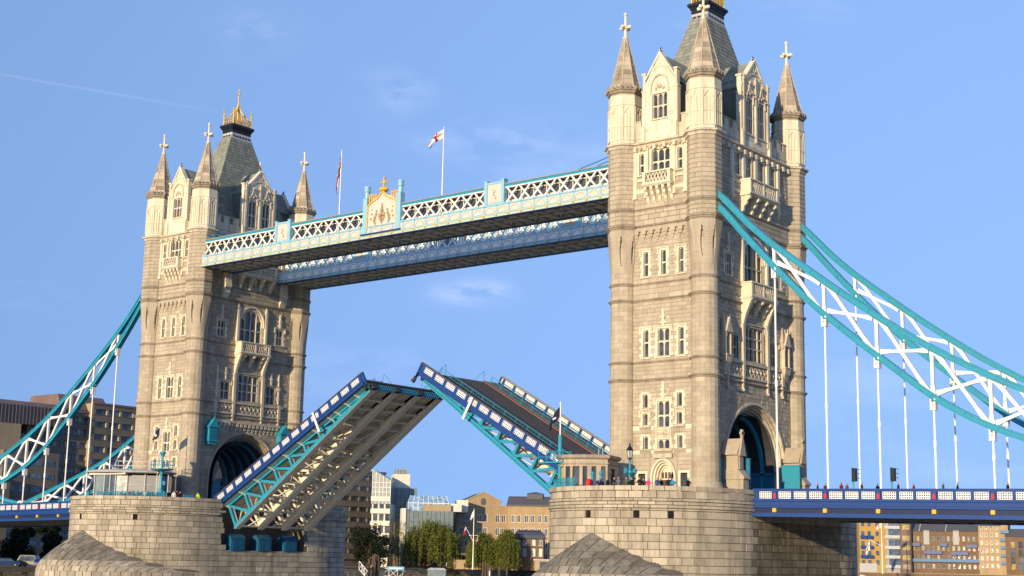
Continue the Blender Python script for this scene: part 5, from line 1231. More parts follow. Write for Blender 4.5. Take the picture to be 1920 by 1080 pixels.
        for sx in (-1, 1):
            for (u, z, r) in ((1.0, 34.9, 0.26), (1.2, 34.5, 0.3), (1.3, 34.1, 0.28), (1.15, 33.75, 0.2), (0.95, 35.3, 0.2), (1.75, 35.0, 0.18), (1.9, 34.4, 0.2), (1.8, 35.6, 0.14)): q.ball((sx * u, YF, z), r * 0.8, 6, 4)
        q.ball((0, YF, 35.3), 0.3, 6, 4); q.ball((0, YF, 35.75), 0.2, 6, 4); q.ball((0, YF, 36.1), 0.14, 6, 4); q.bar((-1.3, YF - 0.02, 33.45), (0, YF - 0.02, 33.3), 0.14, 0.08); q.bar((0, YF - 0.02, 33.3), (1.3, YF - 0.02, 33.45), 0.14, 0.08)
        obj('coat_of_arms', q, 'concrete_tan', o)
        q = MB(T); q.prism([(-0.42, 34.9), (0.42, 34.9), (0.42, 34.45), (0, 33.8), (-0.42, 34.45)], YF - 0.13, YF - 0.101); obj('shield_field', q, 'concrete_tan', o)
        q = MB(T); q.box((-0.07, YF - 0.16, 33.9), (0.07, YF - 0.131, 34.88)); q.box((-0.4, YF - 0.155, 34.5), (0.4, YF - 0.131, 34.62)); obj('shield_cross', q, 'red_brown', o)
        q = MB(T); q.box((-3.4, YF - 0.35, 32.36), (3.4, YF - 0.05, 32.52)); obj('crest_ledge', q, 'blue', o)
    else:
        q = MB(T); q.box((-0.32, YF + 0.1, 33.45), (-0.08, YF + 0.5, 36.0)); q.box((0.08, YF + 0.1, 33.45), (0.32, YF + 0.5, 36.0)); q.box((-0.5, YF + 0.5, 33.45), (0.5, YF + 0.6, 36.0)); obj('centre_post', q, 'walk_white_fill', wk)
    # stay rods at the tower ends
    for sx in (-1, 1):
        q = MB(T); q.tube((sx * 29.5, YF + 0.3, 35.75), (sx * 35.4, YF + 0.3, 36.9), 0.06, 0.06, 5); q.tube((sx * 31.5, YF + 0.5, 35.75), (sx * 35.4, YF + 0.6, 36.6), 0.05, 0.05, 5); q.ball((sx * 35.3, YF + 0.3, 36.85), 0.2, 6, 4); obj('stay_rod', q, 'teal_deep', wk)
    return wk
build_walkway(-1, 'nearer high-level walkway with gilded crest and white lattice sides')
build_walkway(1, 'farther high-level walkway, lower edge blue, seen beneath the nearer one')

# ------------------------------------------------------------------ bascule leaves
TH = math.radians(29.3)
def build_leaf(sg, off, label):
    lf = thing('bascule_leaf', (sg * 32.3 + off[0], 0, 0.17 + off[1] - 1.25), label, 'drawbridge leaf', 'raised bascule leaves')
    ct, sn = math.cos(TH), math.sin(TH)
    # local (s, y, n): s along the leaf from its root, n above the parapet top line
    T = lambda s_, y, n: (-sg * (s_ * ct - n * sn), y, s_ * sn + n * ct + 1.25)
    fp = sg > 0
    B = lambda: MB(T, not fp)
    LEN = 31.4
    def dep(s_): return 0.62 + 3.2 * max(0.0, 1 - s_ / LEN) ** 1.05          # girder depth under the deck
    q = B(); q.box((0.3, -4.6, -1.45), (LEN, 4.6, -1.22)); obj('roadway', q, 'asphalt', lf)
    for s in (-1, 1):
        q = B(); q.box((0.3, min(s*4.6, s*7.4), -1.45), (LEN, max(s*4.6, s*7.4), -1.12)); obj('footway', q, 'footway', lf)
        q = B(); q.box((0.3, s*4.75 - 0.16, -1.2), (LEN, s*4.75 + 0.16, -1.06)); obj('kerb', q, 'red_brown', lf)
    q = B(); q.box((0.3, -7.3, -1.62), (LEN - 0.2, 7.3, -1.5)); obj('deck_plate', q, 'cream', lf)
    # parapets
    for s in (-1, 1):
        Y = s * 7.7
        q = B(); q.box((0, Y - 0.1, -1.55), (LEN, Y + 0.1, -1.15)); q.box((0, Y - 0.18, -1.2), (LEN, Y + 0.18, -1.08)); q.box((0, Y - 0.2, -1.62), (LEN, Y + 0.2, -1.52)); q.box((0, Y - 0.1, -1.08), (LEN, Y + 0.1, -0.93)); q.box((0, Y - 0.1, -0.22), (LEN, Y + 0.1, -0.08)); obj('fascia', q, 'blue', lf)
        q = B(); q.box((0, Y - 0.02, -0.94), (LEN, Y + 0.02, -0.2)); obj('parapet_back', q, 'blue' if s < 0 else 'cream_panel', lf)
        q = B(); q.box((0, Y - 0.17, -0.09), (LEN, Y + 0.17, 0.0)); obj('handrail', q, 'timber' if s < 0 else 'concrete_tan', lf)
        pitch = 2.03
        for k in range(16):
            s0 = 0.15 + k * pitch
            if s0 > LEN - 0.4: break
            if k < 15:
                q = B(); a = s0 + 0.4; b_ = min(a + pitch - 0.52, LEN - 0.5)
                pierced(q, a, b_, -0.94, -0.2, Y - 0.07, 6, 3); q.box((a, Y - 0.085, -0.96), (b_, Y - 0.03, -0.91)); q.box((a, Y - 0.085, -0.24), (b_, Y - 0.03, -0.19))
                obj('parapet_panel', q, 'white_paint', lf)
            q = B(); q.box((s0 - 0.13, Y - 0.14, -0.95), (s0 + 0.25, Y + 0.14, -0.2)); obj('post', q, 'blue', lf)
        q = B(); q.box((LEN - 0.22, Y - 0.14, -1.9), (LEN + 0.02, Y + 0.14, -0.05)); obj('end_post', q, 'blue', lf)
    # pedestrian guard rails
    for s in (-1, 1):
        q = B(); Y = s * 4.9
        q.box((1.0, Y - 0.03, -0.12), (LEN - 0.8, Y + 0.03, -0.06)); q.box((1.0, Y - 0.02, -0.55), (LEN - 0.8, Y + 0.02, -0.51)); q.box((1.0, Y - 0.02, -0.95), (LEN - 0.8, Y + 0.02, -0.91))
        for k in range(16): x = 1.0 + k * 1.97; q.bar((x, Y, -1.15), (x, Y, -0.08), 0.07)
        for k in range(60): x = 1.3 + k * 0.49; q.bar((x, Y, -1.1), (x, Y, -0.1), 0.018)
        obj('guard_rail', q, 'teal', lf)
    # four main girders
    for gi, Y in enumerate((-6.35, -2.15, 2.15, 6.35)):
        teal = gi == 0
        g = B(); cm = 'teal' if teal else 'cream'
        ns = 20; R = []
        for k in range(ns + 1):
            x = 0.9 + (LEN - 1.4) * k / ns; n = -1.6 - dep(x); hc_ = 0.5 if teal else min(1.0, dep(x) * 0.8 + 0.2)
            R.append([(x, Y - 0.46, n - 0.02), (x, Y + 0.46, n - 0.02), (x, Y + 0.46, n + 0.15), (x, Y + 0.3, n + 0.15), (x, Y + 0.3, n + hc_), (x, Y - 0.3, n + hc_), (x, Y - 0.3, n + 0.15), (x, Y - 0.46, n + 0.15)])
        if teal:
            # flange underside cream, web and side teal
            g.loft(R)
        else: g.loft(R)
        go = obj('main_girder', g, cm, lf)
        if teal:
            u = B(); Q = []
            for k in range(ns + 1):
                x = 0.9 + (LEN - 1.4) * k / ns; n = -1.6 - dep(x); Q.append([(x, Y - 0.40, n - 0.05), (x, Y + 0.44, n - 0.05), (x, Y + 0.44, n - 0.022), (x, Y - 0.40, n - 0.022)])
            u.loft(Q); obj('girder_soffit', u, 'cream', go)
        t = B(); t.box((0.9, Y - 0.3, -1.95), (LEN - 0.4, Y + 0.3, -1.62)); obj('top_chord', t, cm, go)
        w = B(); x0 = 22.0
        P = [(x0, -1.9), (LEN - 0.6, -1.9), (LEN - 0.6, -1.55 - dep(LEN - 0.6)), (x0 + 2.2, -1.3 - dep(x0 + 2.2))]
        P = [(x0 + 1.5, -1.9), (LEN - 0.6, -1.9)] + [(x, -1.5 - dep(x)) for x in (LEN - 0.6, 28, 26, 24.5)]
        w.prism(P, Y - 0.09, Y + 0.09); obj('web_plate', w, cm, go)
        np_ = 7; pp = [0.9 + 22.3 * (k / np_) ** 0.96 for k in range(np_ + 1)]
        for k in range(np_ + 1):
            x = pp[k]; nb = -1.3 - dep(x)
            m_ = B(); m_.bar((x, Y, nb), (x, Y, -1.8), 0.36, 0.3, (0, 1, 0)); obj('vertical', m_, 'cream' if not teal else 'teal', go)
            m_ = B(); m_.bar((x, Y + 0.42, nb + 0.3), (x, Y + 0.42, -1.8), 0.3, 0.2, (0, 1, 0)); obj('stiffener', m_, 'white_paint', go)
            if k < np_:
                xn = pp[k + 1]
                m_ = B(); m_.bar((x + 0.1, Y, -1.85), (xn - 0.1, Y, -1.25 - dep(xn)), 0.34, 0.24, (0, 1, 0)); obj('diagonal', m_, cm, go)
                c_ = B(); c_.prism([(x - 0.5, -1.25 - dep(x - .5)), (x + 0.9, -1.3 - dep(x + .9)), (x, -0.55 - dep(x))], Y - 0.05, Y + 0.05); obj('gusset', c_, cm, go)
    # cross frames between girders, at the panel points of the trusses
    pts_x = [0.9 + 22.3 * (k / 7) ** 0.96 for k in range(8)] + [24.6, 26.6, 28.6]
    for k, x in enumerate(pts_x):
        D = dep(x)
        q = B(); q.box((x - 0.07, -6.4, -2.15), (x + 0.07, 6.4, -1.62)); q.box((x - 0.18, -6.4, -2.2), (x + 0.18, 6.4, -2.15))
        for s in (-1, 1): q.prismu([(s * 6.4, -2.2), (s * 6.4, -1.6), (s * 7.55, -1.6)], x - 0.06, x + 0.06)
        o = obj('cross_beam', q, 'cream', lf)
        if k < 8:
            for a, b_ in ((-6.35, -2.15), (-2.15, 2.15), (2.15, 6.35)):
                zb = -1.15 - D; m_ = B(); m_.box((x - 0.09, a + 0.3, zb - 0.1), (x + 0.09, b_ - 0.3, zb + 0.12)); obj('bottom_strut', m_, 'cream', o)
                mid = (a + b_) / 2
                for ya in (a + 0.3, b_ - 0.3):
                    m_ = B(); m_.bar((x, ya, zb), (x, mid, -2.2), 0.16, 0.16); obj('cross_brace', m_, 'cream', o)
                if k < 7:
                    xn = pts_x[k + 1]; m_ = B(); m_.bar((x, mid, zb), (xn, a + 0.4 if k % 2 else b_ - 0.4, -1.15 - dep(xn)), 0.16, 0.12); obj('lateral_brace', m_, 'cream', o)
    for k in range(3):
        q = B(); y = -4.25 + k * 4.25; q.box((0.9, y - 0.06, -1.95), (LEN - 0.5, y + 0.06, -1.62)); obj('stringer', q, 'cream', lf)
    # nose: end plates between girders and dark bearing blocks
    for a, b_ in ((-5.9, -2.6), (-1.7, 1.7), (2.6, 5.9)):
        q = B(); q.box((LEN - 0.45, a, -2.3), (LEN - 0.3, b_, -1.4)); o = obj('nose_plate', q, 'mid_blue', lf)
        for j in range(8):
            y = a + 0.2 + (b_ - a - 0.4) * j / 7; m_ = B(); m_.box((LEN - 0.3, y - 0.05, -2.3), (LEN - 0.1, y + 0.05, -1.42)); obj('rib', m_, 'teal_deep', o)
    for Y in (-6.35, -2.15, 2.15, 6.35):
        q = B(); q.box((LEN - 0.45, Y - 0.42, -2.3), (LEN + 0.0, Y + 0.42, -1.51)); obj('nose_block', q, 'dark_iron', lf)
    q = B(); q.box((LEN - 0.5, -7.4, -1.5), (LEN + 0.05, 7.4, -1.32)); obj('nose_edge', q, 'dark_iron', lf)
    for Y in (-3.7, 3.7):
        q = B(); P = [(LEN - 0.1, Y - 0.9, -1.1), (LEN - 0.1, Y + 0.1, 0.25), (LEN - 0.1, Y + 0.9, -1.1)]; q.path(P, 0.03, 5); obj('signal_frame', q, 'teal', lf)
    # white marker post slung on the near side
    q = B(); q.bar((LEN * 0.685, -8.0, -0.1), (LEN * 0.685 + 0.0, -8.0, -3.0), 0.3, 0.12, (0, 1, 0)) if False else q.box((LEN*0.69 - 0.16, -8.1, -2.9), (LEN*0.69 + 0.16, -7.98, -0.05)); obj('marker_board', q, 'white_paint', lf)
    for yy, nn in ((-8.0, -1.9), (7.9, -2.2)):
        q = B(); q.bar((LEN - 0.3, yy, nn + 0.6), (LEN - 0.2, yy, nn), 0.12); q.tube((LEN - 0.25, yy, nn), (LEN - 0.1, yy, nn - 0.75), 0.2, 0.28, 8); obj('navigation_lamp', q, 'black_metal', lf)
    # bearing housings at the root
    for a in (-4.8, 0.0, 4.8):
        q = MB(lambda x, y, z: (-sg * (x), y, z + 1.25 - 0.17 - off[1])); q.box((0.6, a - 1.2, -6.95), (2.0, a + 1.2, -5.3)); q.prism([(0.5, -5.3), (2.1, -5.3), (1.3, -4.7)], a - 1.3, a + 1.3); q.box((2.0, a - 1.0, -6.9), (2.06, a - 0.1, -5.5), -0.6); q.box((2.0, a + 0.1, -6.9), (2.06, a + 1.0, -5.5), -0.6)
        obj('bearing_housing', q, 'housing_blue', lf)
    return lf
L_L = build_leaf(-1, (0.0, 0.0), 'raised bascule leaf at left showing its cream underside girders')
L_R = build_leaf(1, (0.3, 0.55), 'raised bascule leaf at right showing its road surface')
# ------------------------------------------------------------------ river, far bank
GZ = -10.3
def sheet(name, mat, x0, x1, y0, y1, z, n=1):
    b = MB()
    for i in range(n):
        for j in range(n):
            a, c = x0 + (x1 - x0) * i / n, x0 + (x1 - x0) * (i + 1) / n; e, f = y0 + (y1 - y0) * j / n, y0 + (y1 - y0) * (j + 1) / n
            b.poly([(a, e, z), (c, e, z), (c, f, z), (a, f, z)])
    o = obj(name, b, mat); o['kind'] = 'structure'; return o
mw, t, bs = nodes('river_water')
tc = tn(t, 'ShaderNodeTexCoord').outputs['Object']
n1 = tn(t, 'ShaderNodeTexNoise', {'Vector': tn(t, 'ShaderNodeMapping', {'Vector': tc, 'Scale': (0.5, 0.25, 1)}).outputs[0], 'Scale': 1.0, 'Detail': 6, 'Roughness': 0.6}).outputs['Fac']
bs.inputs['Base Color'].default_value = (0.235, 0.21, 0.165, 1); bs.inputs['Roughness'].default_value = 0.12
bp = tn(t, 'ShaderNodeBump', {'Height': n1, 'Strength': 0.5, 'Distance': 0.35}); t.links.new(bp.outputs[0], bs.inputs['Normal'])
paint('ground_paving', (0.16, 0.145, 0.12), rough=0.9, dirtamt=0.5)
sheet('river', 'river_water', -134, 2500, -2500, 2500, -12.5)
sheet('ground', 'ground_paving', -6000, -133.0, -4000, 6000, GZ)
# quay wall of the far bank, with timber fenders
qw = thing('quay_wall', (-133, 200, GZ), 'dark stained stone quay wall along the far bank', 'quay wall')
b = MB(lambda x, y, z: (x + 0, y - 200, z - GZ) if False else (x, y - 200, z - GZ))
b2 = MB(lambda x, y, z: (x + 133, y - 200, z - GZ))
b2.box((-134.2, -150, -14), (-133.1, 900, GZ - 0.15)); obj('wall', b2, 'pier_joint', qw)
st = MB(lambda x, y, z: (x + 133, y - 200, z - GZ)); 
Tq = lambda u, d, z: (-133.1 + d, u, z)
sq = MB(lambda u, d, z: (d - 0.1, u - 200, z - GZ)); courses(sq, -150, 900, -13.5, GZ - 0.2, [], 0.0, 0.06, 0.6, 1.6, 0.03); obj('stone', sq, 'quay_stone', qw, 'stuff')
cp = MB(lambda x, y, z: (x + 133, y - 200, z - GZ)); cp.box((-134.3, -150, GZ - 0.15), (-132.85, 900, GZ + 0.18)); obj('coping', cp, 'concrete_brown', qw)

# ------------------------------------------------------------------ buildings on the far bank
def frame_at(px, dist, yaw):
    """ground point under photo column px at a distance; u to the right, d towards the viewer, turned by yaw"""
    p = ray_at(px, 1040, dist); v = Vector((p.x - CP.x, p.y - CP.y, 0)).normalized()
    r = Vector((v.y, -v.x, 0)); c, s = math.cos(math.radians(yaw)), math.sin(math.radians(yaw))
    u = r * c + v * s; d = Vector((u.y, -u.x, 0))
    return Vector((p.x, p.y, GZ)), u, d
def zof(py, dist, px=900): 
    hy = 1028 + 37 * px / 1920
    return (hy - py) / 2707.2 * dist * 0.983 + CP.z - GZ
class Bld:
    def __init__(s, name, px, dist, yaw, label, cat='building', group=None):
        o, u, d = frame_at(px, dist, yaw); s.dist = dist
        s.root = thing(name, o, label, cat, group); s.root.rotation_euler.z = math.atan2(u.y, u.x)
        # local axes: x along the facade, -y towards the viewer
        s.T = lambda uu, dd, z: (uu, -dd, z)
    def mb(s): return MB(s.T, True)
    def box(s, name, mat, u0, u1, d0, d1, z0, z1, par=None):
        b = s.mb(); b.box((u0, d0, z0), (u1, d1, z1)); return obj(name, b, mat, par or s.root)
    def wall(s, mat, u0, u1, z0, z1, d, holes=(), depth=12, par=None, name='wall'):
        b = s.mb(); wall_sheet(b, u0, u1, z0, z1, [(*h, 0.25) for h in holes], d, 0.25)
        b.poly([(u0, d, z0), (u0, d - depth, z0), (u0, d - depth, z1), (u0, d, z1)]); b.poly([(u1, d, z0), (u1, d, z1), (u1, d - depth, z1), (u1, d - depth, z0)]); b.poly([(u0, d - depth, z0), (u0, d - depth, z1), (u1, d - depth, z1), (u1, d - depth, z0)]); b.poly([(u0, d, z1), (u1, d, z1), (u1, d - depth, z1), (u0, d - depth, z1)])
        return obj(name, b, mat, par or s.root)
    def windows(s, holes, d, frame='white_paint', pane='pane', arch=False, bars=1, mesh={}):
        for (a, b_, c, e) in holes:
            f = s.mb(); t = 0.09
            f.box((a, d - 0.2, c), (a + t, d - 0.06, e)); f.box((b_ - t, d - 0.2, c), (b_, d - 0.06, e)); f.box((a + t, d - 0.2, e - t), (b_ - t, d - 0.06, e)); f.box((a - 0.06, d - 0.2, c - 0.1), (b_ + 0.06, d + 0.08, c))
            for k in range(bars): x = a + (b_ - a) * (k + 1) / (bars + 1); f.box((x - 0.04, d - 0.19, c), (x + 0.04, d - 0.08, e - t))
            if arch:
                spandrels(f, a, b_, e - (b_ - a) * 0.42, e + 0.0, d - 0.05, d + 0.01, e - 0.04, 4)
            o = obj('window', f, frame, s.root)
            p = s.mb(); p.box((a + 0.02, d - 0.24, c), (b_ - 0.02, d - 0.2, e)); obj('pane', p, pane if isinstance(pane, str) else rnd.choice(pane), o)
def grid(u0, nu, pu, w, z0, nz, pz, h): return [(u0 + i * pu, u0 + i * pu + w, z0 + j * pz, z0 + j * pz + h) for j in range(nz) for i in range(nu)]

# --- brutalist hotel slab behind the left tower
ho = thing('hotel_block', (-170, 100, GZ), 'long brown concrete hotel block with ribbon windows behind the left tower', 'building')
TH_ = lambda u, d, z: (d, u - 100, z - GZ)           # u along +Y, d towards the river (+X)
def hb(name, mat, u0, u1, d0, d1, z0, z1, par=ho):
    b = MB(TH_, True); b.box((u0, d0, z0), (u1, d1, z1)); return obj(name, b, mat, par)
def hotel_wing(u0, u1, d, zt, nrow, dep_, tan=True):
    rows = []; pz = 2.95
    zb = zt - 1.0
    hb('wing_core', 'concrete_brown', u0 + 0.1, u1 - 0.1, d - dep_, d - 0.5, GZ, zt - 0.1)
    n = round((u1 - u0) / 3.55); pu = (u1 - u0) / n
    for j in range(nrow):
        z1 = zb - j * pz; z0 = z1 - 1.25
        hb('spandrel_band', 'concrete_brown', u0, u1, d - 0.6, d, z0 - (pz - 1.25), z0 - 0.02) ; hb('band_lip', 'concrete_brown', u0, u1, d - 0.2, d + 0.10, z0 - 0.12, z0 - 0.01)
        for k in range(n):
            a = u0 + k * pu
            pxv = proj_px((-170 + d, a, z0))
            if not (pxv < 275 or 380 < pxv < 520 or pxv > 545): continue
            b = MB(TH_, True); b.box((a + 0.95, d - 0.45, z0), (a + pu, d - 0.38, z1)); w_ = obj('window', b, 'pane_blue' if rnd.random() < 0.6 else 'pane', ho)
            b = MB(TH_, True); b.box((a + 0.95 + (pu - 0.95) * 0.5 - 0.05, d - 0.38, z0), (a + 0.95 + (pu - 0.95) * 0.5 + 0.05, d - 0.33, z1)); obj('mullion', b, 'dark_iron', w_)
            b = MB(TH_, True); b.loft([[(a, d - 0.5, z), (a + 0.12, d - 0.02, z), (a + 0.8, d - 0.1, z), (a + 0.95, d - 0.5, z)] for z in (z0 - 0.01, z1 + 0.01)]); obj('fin', b, 'concrete_tan' if u0 < 100 else 'concrete_brown', ho)  # tan fins put the light they catch into the colour
        
    hb('parapet', 'concrete_brown', u0, u1, d - 0.7, d + 0.05, zb + 0.01, zt); hb('parapet_coping', 'copper_brown', u0 - 0.2, u1 + 0.2, d - 1.2, d + 0.25, zt, zt + 0.5)
    hb('end_wall', 'concrete_tan', u0 - 0.5, u0 + 0.1, d - dep_, d - 0.02, GZ, zt + 0.2)  # sunlit end of the brown block, sunlight put into the tan
def proj_px(p):
    d = Vector(p) - CP; return 960 + 2707.2 * d.dot(CR) / d.dot(CF)
hotel_wing(66, 96, 3.0, 26.6, 12, 16)
hotel_wing(50, 66, 2.0, 24.4, 11, 14)
hotel_wing(96, 132, 0.0, 24.8, 11, 16)
hotel_wing(132, 171, -2.0, 16.2, 8, 16)
hb('roof_house', 'concrete_tan', 86, 97, -8, 0, 22, 30.5); hb('roof_house', 'concrete_brown', 97, 105, -7, -1, 22, 32.5)
# copper mansards at the left
def mansard(u0, u1, d, z0, z1, z2):
    b = MB(TH_, True); b.loft([[(u0, d, z0), (u1, d, z0), (u1, d - 14, z0), (u0, d - 14, z0)], [(u0, d, z1), (u1, d, z1), (u1, d - 14, z1), (u0, d - 14, z1)], [(u0 + 0.5, d - 2.2, z2), (u1 - 1.0, d - 2.2, z2), (u1 - 1.0, d - 13, z2), (u0 + 0.5, d - 13, z2)]]); o = obj('mansard_roof', b, 'copper_brown', ho)
    n = int((u1 - u0) / 0.9)
    for k in range(n):
        x = u0 + 0.3 + k * 0.9; c = MB(TH_, True); c.box((x, d, z0), (x + 0.14, d + 0.12, z1)); obj('seam', c, 'dark_slate', o)
mansard(30, 58, 4.5, 20.3, 24.5, 25.6); mansard(58, 72, 1.5, 20.3, 25.2, 28.6)
hb('left_tower_block', 'concrete_tan', 28, 46, -10, 5, GZ, 20.2); hb('left_low_block', 'concrete_brown', 40, 54, -4, 8.5, GZ, 14.0); hb('left_low_block', 'concrete_brown', 20, 40, -4, 12, GZ, 8.0)
for j in range(7):
    for k in range(4):
        b = MB(TH_, True); b.box((41 + k * 3.2, 8.5, 11.0 - j * 2.95), (43.4 + k * 3.2, 8.56, 12.2 - j * 2.95)); obj('window', b, 'pane_blue', ho)
for j in range(3):
    b = MB(TH_, True); b.box((46.2, 3.0, 16.5 - j * 3), (49.6, 3.06, 18.3 - j * 3)); obj('window', b, 'pane', ho)

# --- white stepped building with glass
D1 = 402
wb = Bld('white_terraced_building', 694, D1, -10, 'white stepped office with sloping glass top behind the trees')
W1 = 34 * D1 / 2707; zt = zof(950, D1)
wb.box('wall', 'concrete_white', 0, W1, -10, 0, 0, zt)
for j in range(6):
    z = 1.2 + j * 3.3
    wb.box('balcony_band', 'concrete_white', -0.2, W1 + 0.1, 0, 0.8, z, z + 1.3)
    for k in range(3): wb.box('window', 'pane', 0.4 + k * W1 / 3, 0.2 + (k + 0.85) * W1 / 3, 0.0, 0.06, z + 1.35, z + 3.2)
b = wb.mb(); z2 = zof(886, D1); z3 = zof(906, D1); b.loft([[(0, 0.3, zt), (W1, 0.3, zt), (W1, -8, zt), (0, -8, zt)], [(0, 0.3, z2), (W1, 0.3, z3), (W1, -8, z3), (0, -8, z2)]]); gr = obj('glass_top', b, 'pane_green', wb.root)
for k in range(6):
    c = wb.mb(); x = k * W1 / 5; zz = z2 + (z3 - z2) * k / 5; c.box((x - 0.07, 0.3, zt), (x + 0.07, 0.45, zz)); obj('glazing_bar', c, 'white_paint', gr)
for k in range(5):
    c = wb.mb(); zz = zt + (z3 - zt) * (k + 0.5) / 5; c.box((0, 0.3, zz - 0.06), (W1, 0.42, zz + 0.06)); obj('glazing_bar', c, 'white_paint', gr)
gb = Bld('glass_office', 724, D1 + 8, 6, 'blue-green glass office block with tan rooftop box')
W2 = 54 * (D1 + 8) / 2707; zt = zof(919, D1 + 8)
gb.box('wall', 'dark_slate', 0.1, W2 - 0.1, -12, -0.1, 0, zt - 0.1)
nc, nr = 7, 8
for i in range(nc):
    for j in range(nr):
        b = gb.mb(); e = rnd.uniform(-0.03, 0.03); u0, u1, z0, z1 = i * W2 / nc + 0.05, (i + 1) * W2 / nc - 0.05, j * zt / nr + 0.05, (j + 1) * zt / nr - 0.05
        b.loft([[(u0, -0.1, z0), (u1, -0.1, z0), (u1, -0.1, z1), (u0, -0.1, z1)], [(u0, 0.02 + e, z0), (u1, 0.02 - e, z0), (u1, 0.02 - e, z1), (u0, 0.02 + e, z1)]]); obj('pane', b, 'pane_green', gb.root)
gb.box('roof_box', 'concrete_white', 1.6, 6.2, -8, -1.5, zt, zof(893, D1 + 8)); z = zof(893, D1 + 8)  # white puts sunlight into the colour of the tan rooftop box
for k in range(5): gb.box('plant_screen', 'grey_metal', 2.2 + k * 0.7, 2.75 + k * 0.7, -6, -2, z, z + 1.4)
# --- low glazed block with conservatory roof
lg = Bld('low_glass_block', 757, D1 - 10, 4, 'low glazed block with white terrace and conservatory roof')
D2 = D1 - 10; W3 = 90 * D2 / 2707; zt = zof(961, D2)
lg.box('wall', 'dark_slate', 0.1, W3 - 0.1, -14, -0.1, 0, zt - 0.1)
for i in range(11):
    for j in range(5):
        b = lg.mb(); e = rnd.uniform(-0.03, 0.03); u0, u1, z0, z1 = i * W3 / 11 + 0.05, (i + 1) * W3 / 11 - 0.05, j * zt / 5 + 0.05, (j + 1) * zt / 5 - 0.05
        b.loft([[(u0, -0.1, z0), (u1, -0.1, z0), (u1, -0.1, z1), (u0, -0.1, z1)], [(u0, 0.02 + e, z0), (u1, 0.02 - e, z0), (u1, 0.02 - e, z1), (u0, 0.02 + e, z1)]]); obj('pane', b, 'pane_green', lg.root)
lg.box('terrace_block', 'concrete_tan', 5.0, 12.4, -8, -1.0, zt, zof(949, D2)); lg.box('terrace_block', 'concrete_white', 12.4, 15.4, -8, -2.0, zt, zof(946, D2)); lg.box('stair_block', 'concrete_white', -0.9, 0.2, -6, 0.4, 0, zof(957, D2)); lg.box('terrace_block', 'concrete_white', 14.6, 17.5, -12, -5, zt, zof(938, D2))
b = lg.mb(); za, zb = zof(946, D2), zof(931, D2); b.loft([[(1.0, -3, zt), (12.0, -3, zt), (12.0, -10, zt), (1.0, -10, zt)], [(1.0, -3, za), (12, -3, za), (12, -10, za), (1, -10, za)], [(1.8, -6, zb), (11.5, -6, zb), (11.5, -7, zb), (1.8, -7, zb)]]); cv = obj('conservatory', b, 'pane_sky', lg.root)
for k in range(9):
    x = 1.0 + k * 11 / 8; c = lg.mb(); c.bar((x, -2.95, zt), (x, -2.95, za), 0.16); c.bar((x, -2.95, za), (1.8 + k * 9.7 / 8, -5.95, zb), 0.16); obj('glazing_bar', c, 'white_paint', cv)
for zz in (za,): c = lg.mb(); c.bar((1, -2.9, zz), (12, -2.9, zz), 0.2); obj('glazing_bar', c, 'white_paint', cv)

# --- brick warehouse with a gabled front
D3 = 405
wh = Bld('brick_warehouse', 853, D3, 12, 'tan brick warehouse with gabled front, round louvre and arched windows')
k3 = D3 / 2707; W4 = 101 * k3 / math.cos(math.radians(12)); ze = zof(948, D3)
cols = [0.055, 0.17, 0.395, 0.505, 0.735, 0.845]
holes = [(c * W4, c * W4 + 1.15, zof(y, D3) - 1.0, zof(y, D3) + 1.0) for y in (972, 996.5, 1020, 1043.5) for c in cols]
wh.wall('brick_tan', 0, W4, 0, ze, 0, holes, 14); wh.windows(holes, 0, arch=True)
b = wh.mb(); b.prism([(0.17 * W4, ze), (0.83 * W4, ze), (0.83 * W4, zof(940, D3)), (0.51 * W4, zof(923.5, D3)), (0.17 * W4, zof(940, D3))], -0.6, 0.0); gbl = obj('gable', b, 'brick_tan', wh.root)
b = wh.mb(); b.prism([(0.15 * W4, zof(940, D3)), (0.51 * W4, zof(922.6, D3)), (0.85 * W4, zof(940, D3)), (0.85 * W4, zof(942, D3)), (0.51 * W4, zof(925, D3)), (0.15 * W4, zof(942, D3))], -0.8, 0.15); obj('gable_coping', b, 'concrete_tan', gbl)
b = wh.mb(); zc = zof(941.5, D3); b.prism([(0.5 * W4 + 0.75 * math.cos(2*PI*k/14), zc + 1.05 * math.sin(2*PI*k/14)) for k in range(14)], 0.0, 0.08); obj('round_louvre', b, 'dark_slate', gbl)
b = wh.mb(); zr = zof(924.5, D3); b.loft([[(0.17 * W4, d, zof(941, D3)), (0.51 * W4, d, zr), (0.83 * W4, d, zof(941, D3)), (0.83 * W4, d, zof(941, D3) - 0.3), (0.17 * W4, d, zof(941, D3) - 0.3)] for d in (-0.6, -13)]); obj('roof', b, 'dark_slate', wh.root)
wh.box('string_band', 'concrete_tan', -0.05, W4 + 0.05, 0, 0.09, ze - 0.35, ze)
ww = Bld('warehouse_wing', 951, D3 + 1, -6, 'brick warehouse wing with slate roof and rooftop lantern')
W5 = 78 * k3; cols = [0.08, 0.22, 0.4, 0.55, 0.72, 0.87]
holes = [(c * W5, c * W5 + 1.0, zof(y, D3) - 1.0, zof(y, D3) + 1.0) for y in (972, 996.5, 1020, 1043.5) for c in cols]
ww.wall('brick_tan', 0, W5, 0, ze, 0, holes, 14); ww.windows(holes, 0, arch=True)
b = ww.mb(); zr = zof(929, D3); b.loft([[(u, 0.35, ze + 0.3), (u, -5, zr), (u, -6, zr), (u, -14, ze + 0.3), (u, -14, ze - 0.1), (u, 0.35, ze - 0.1)] for u in (-0.4, W5 + 4)]); obj('roof', b, 'dark_slate', ww.root)
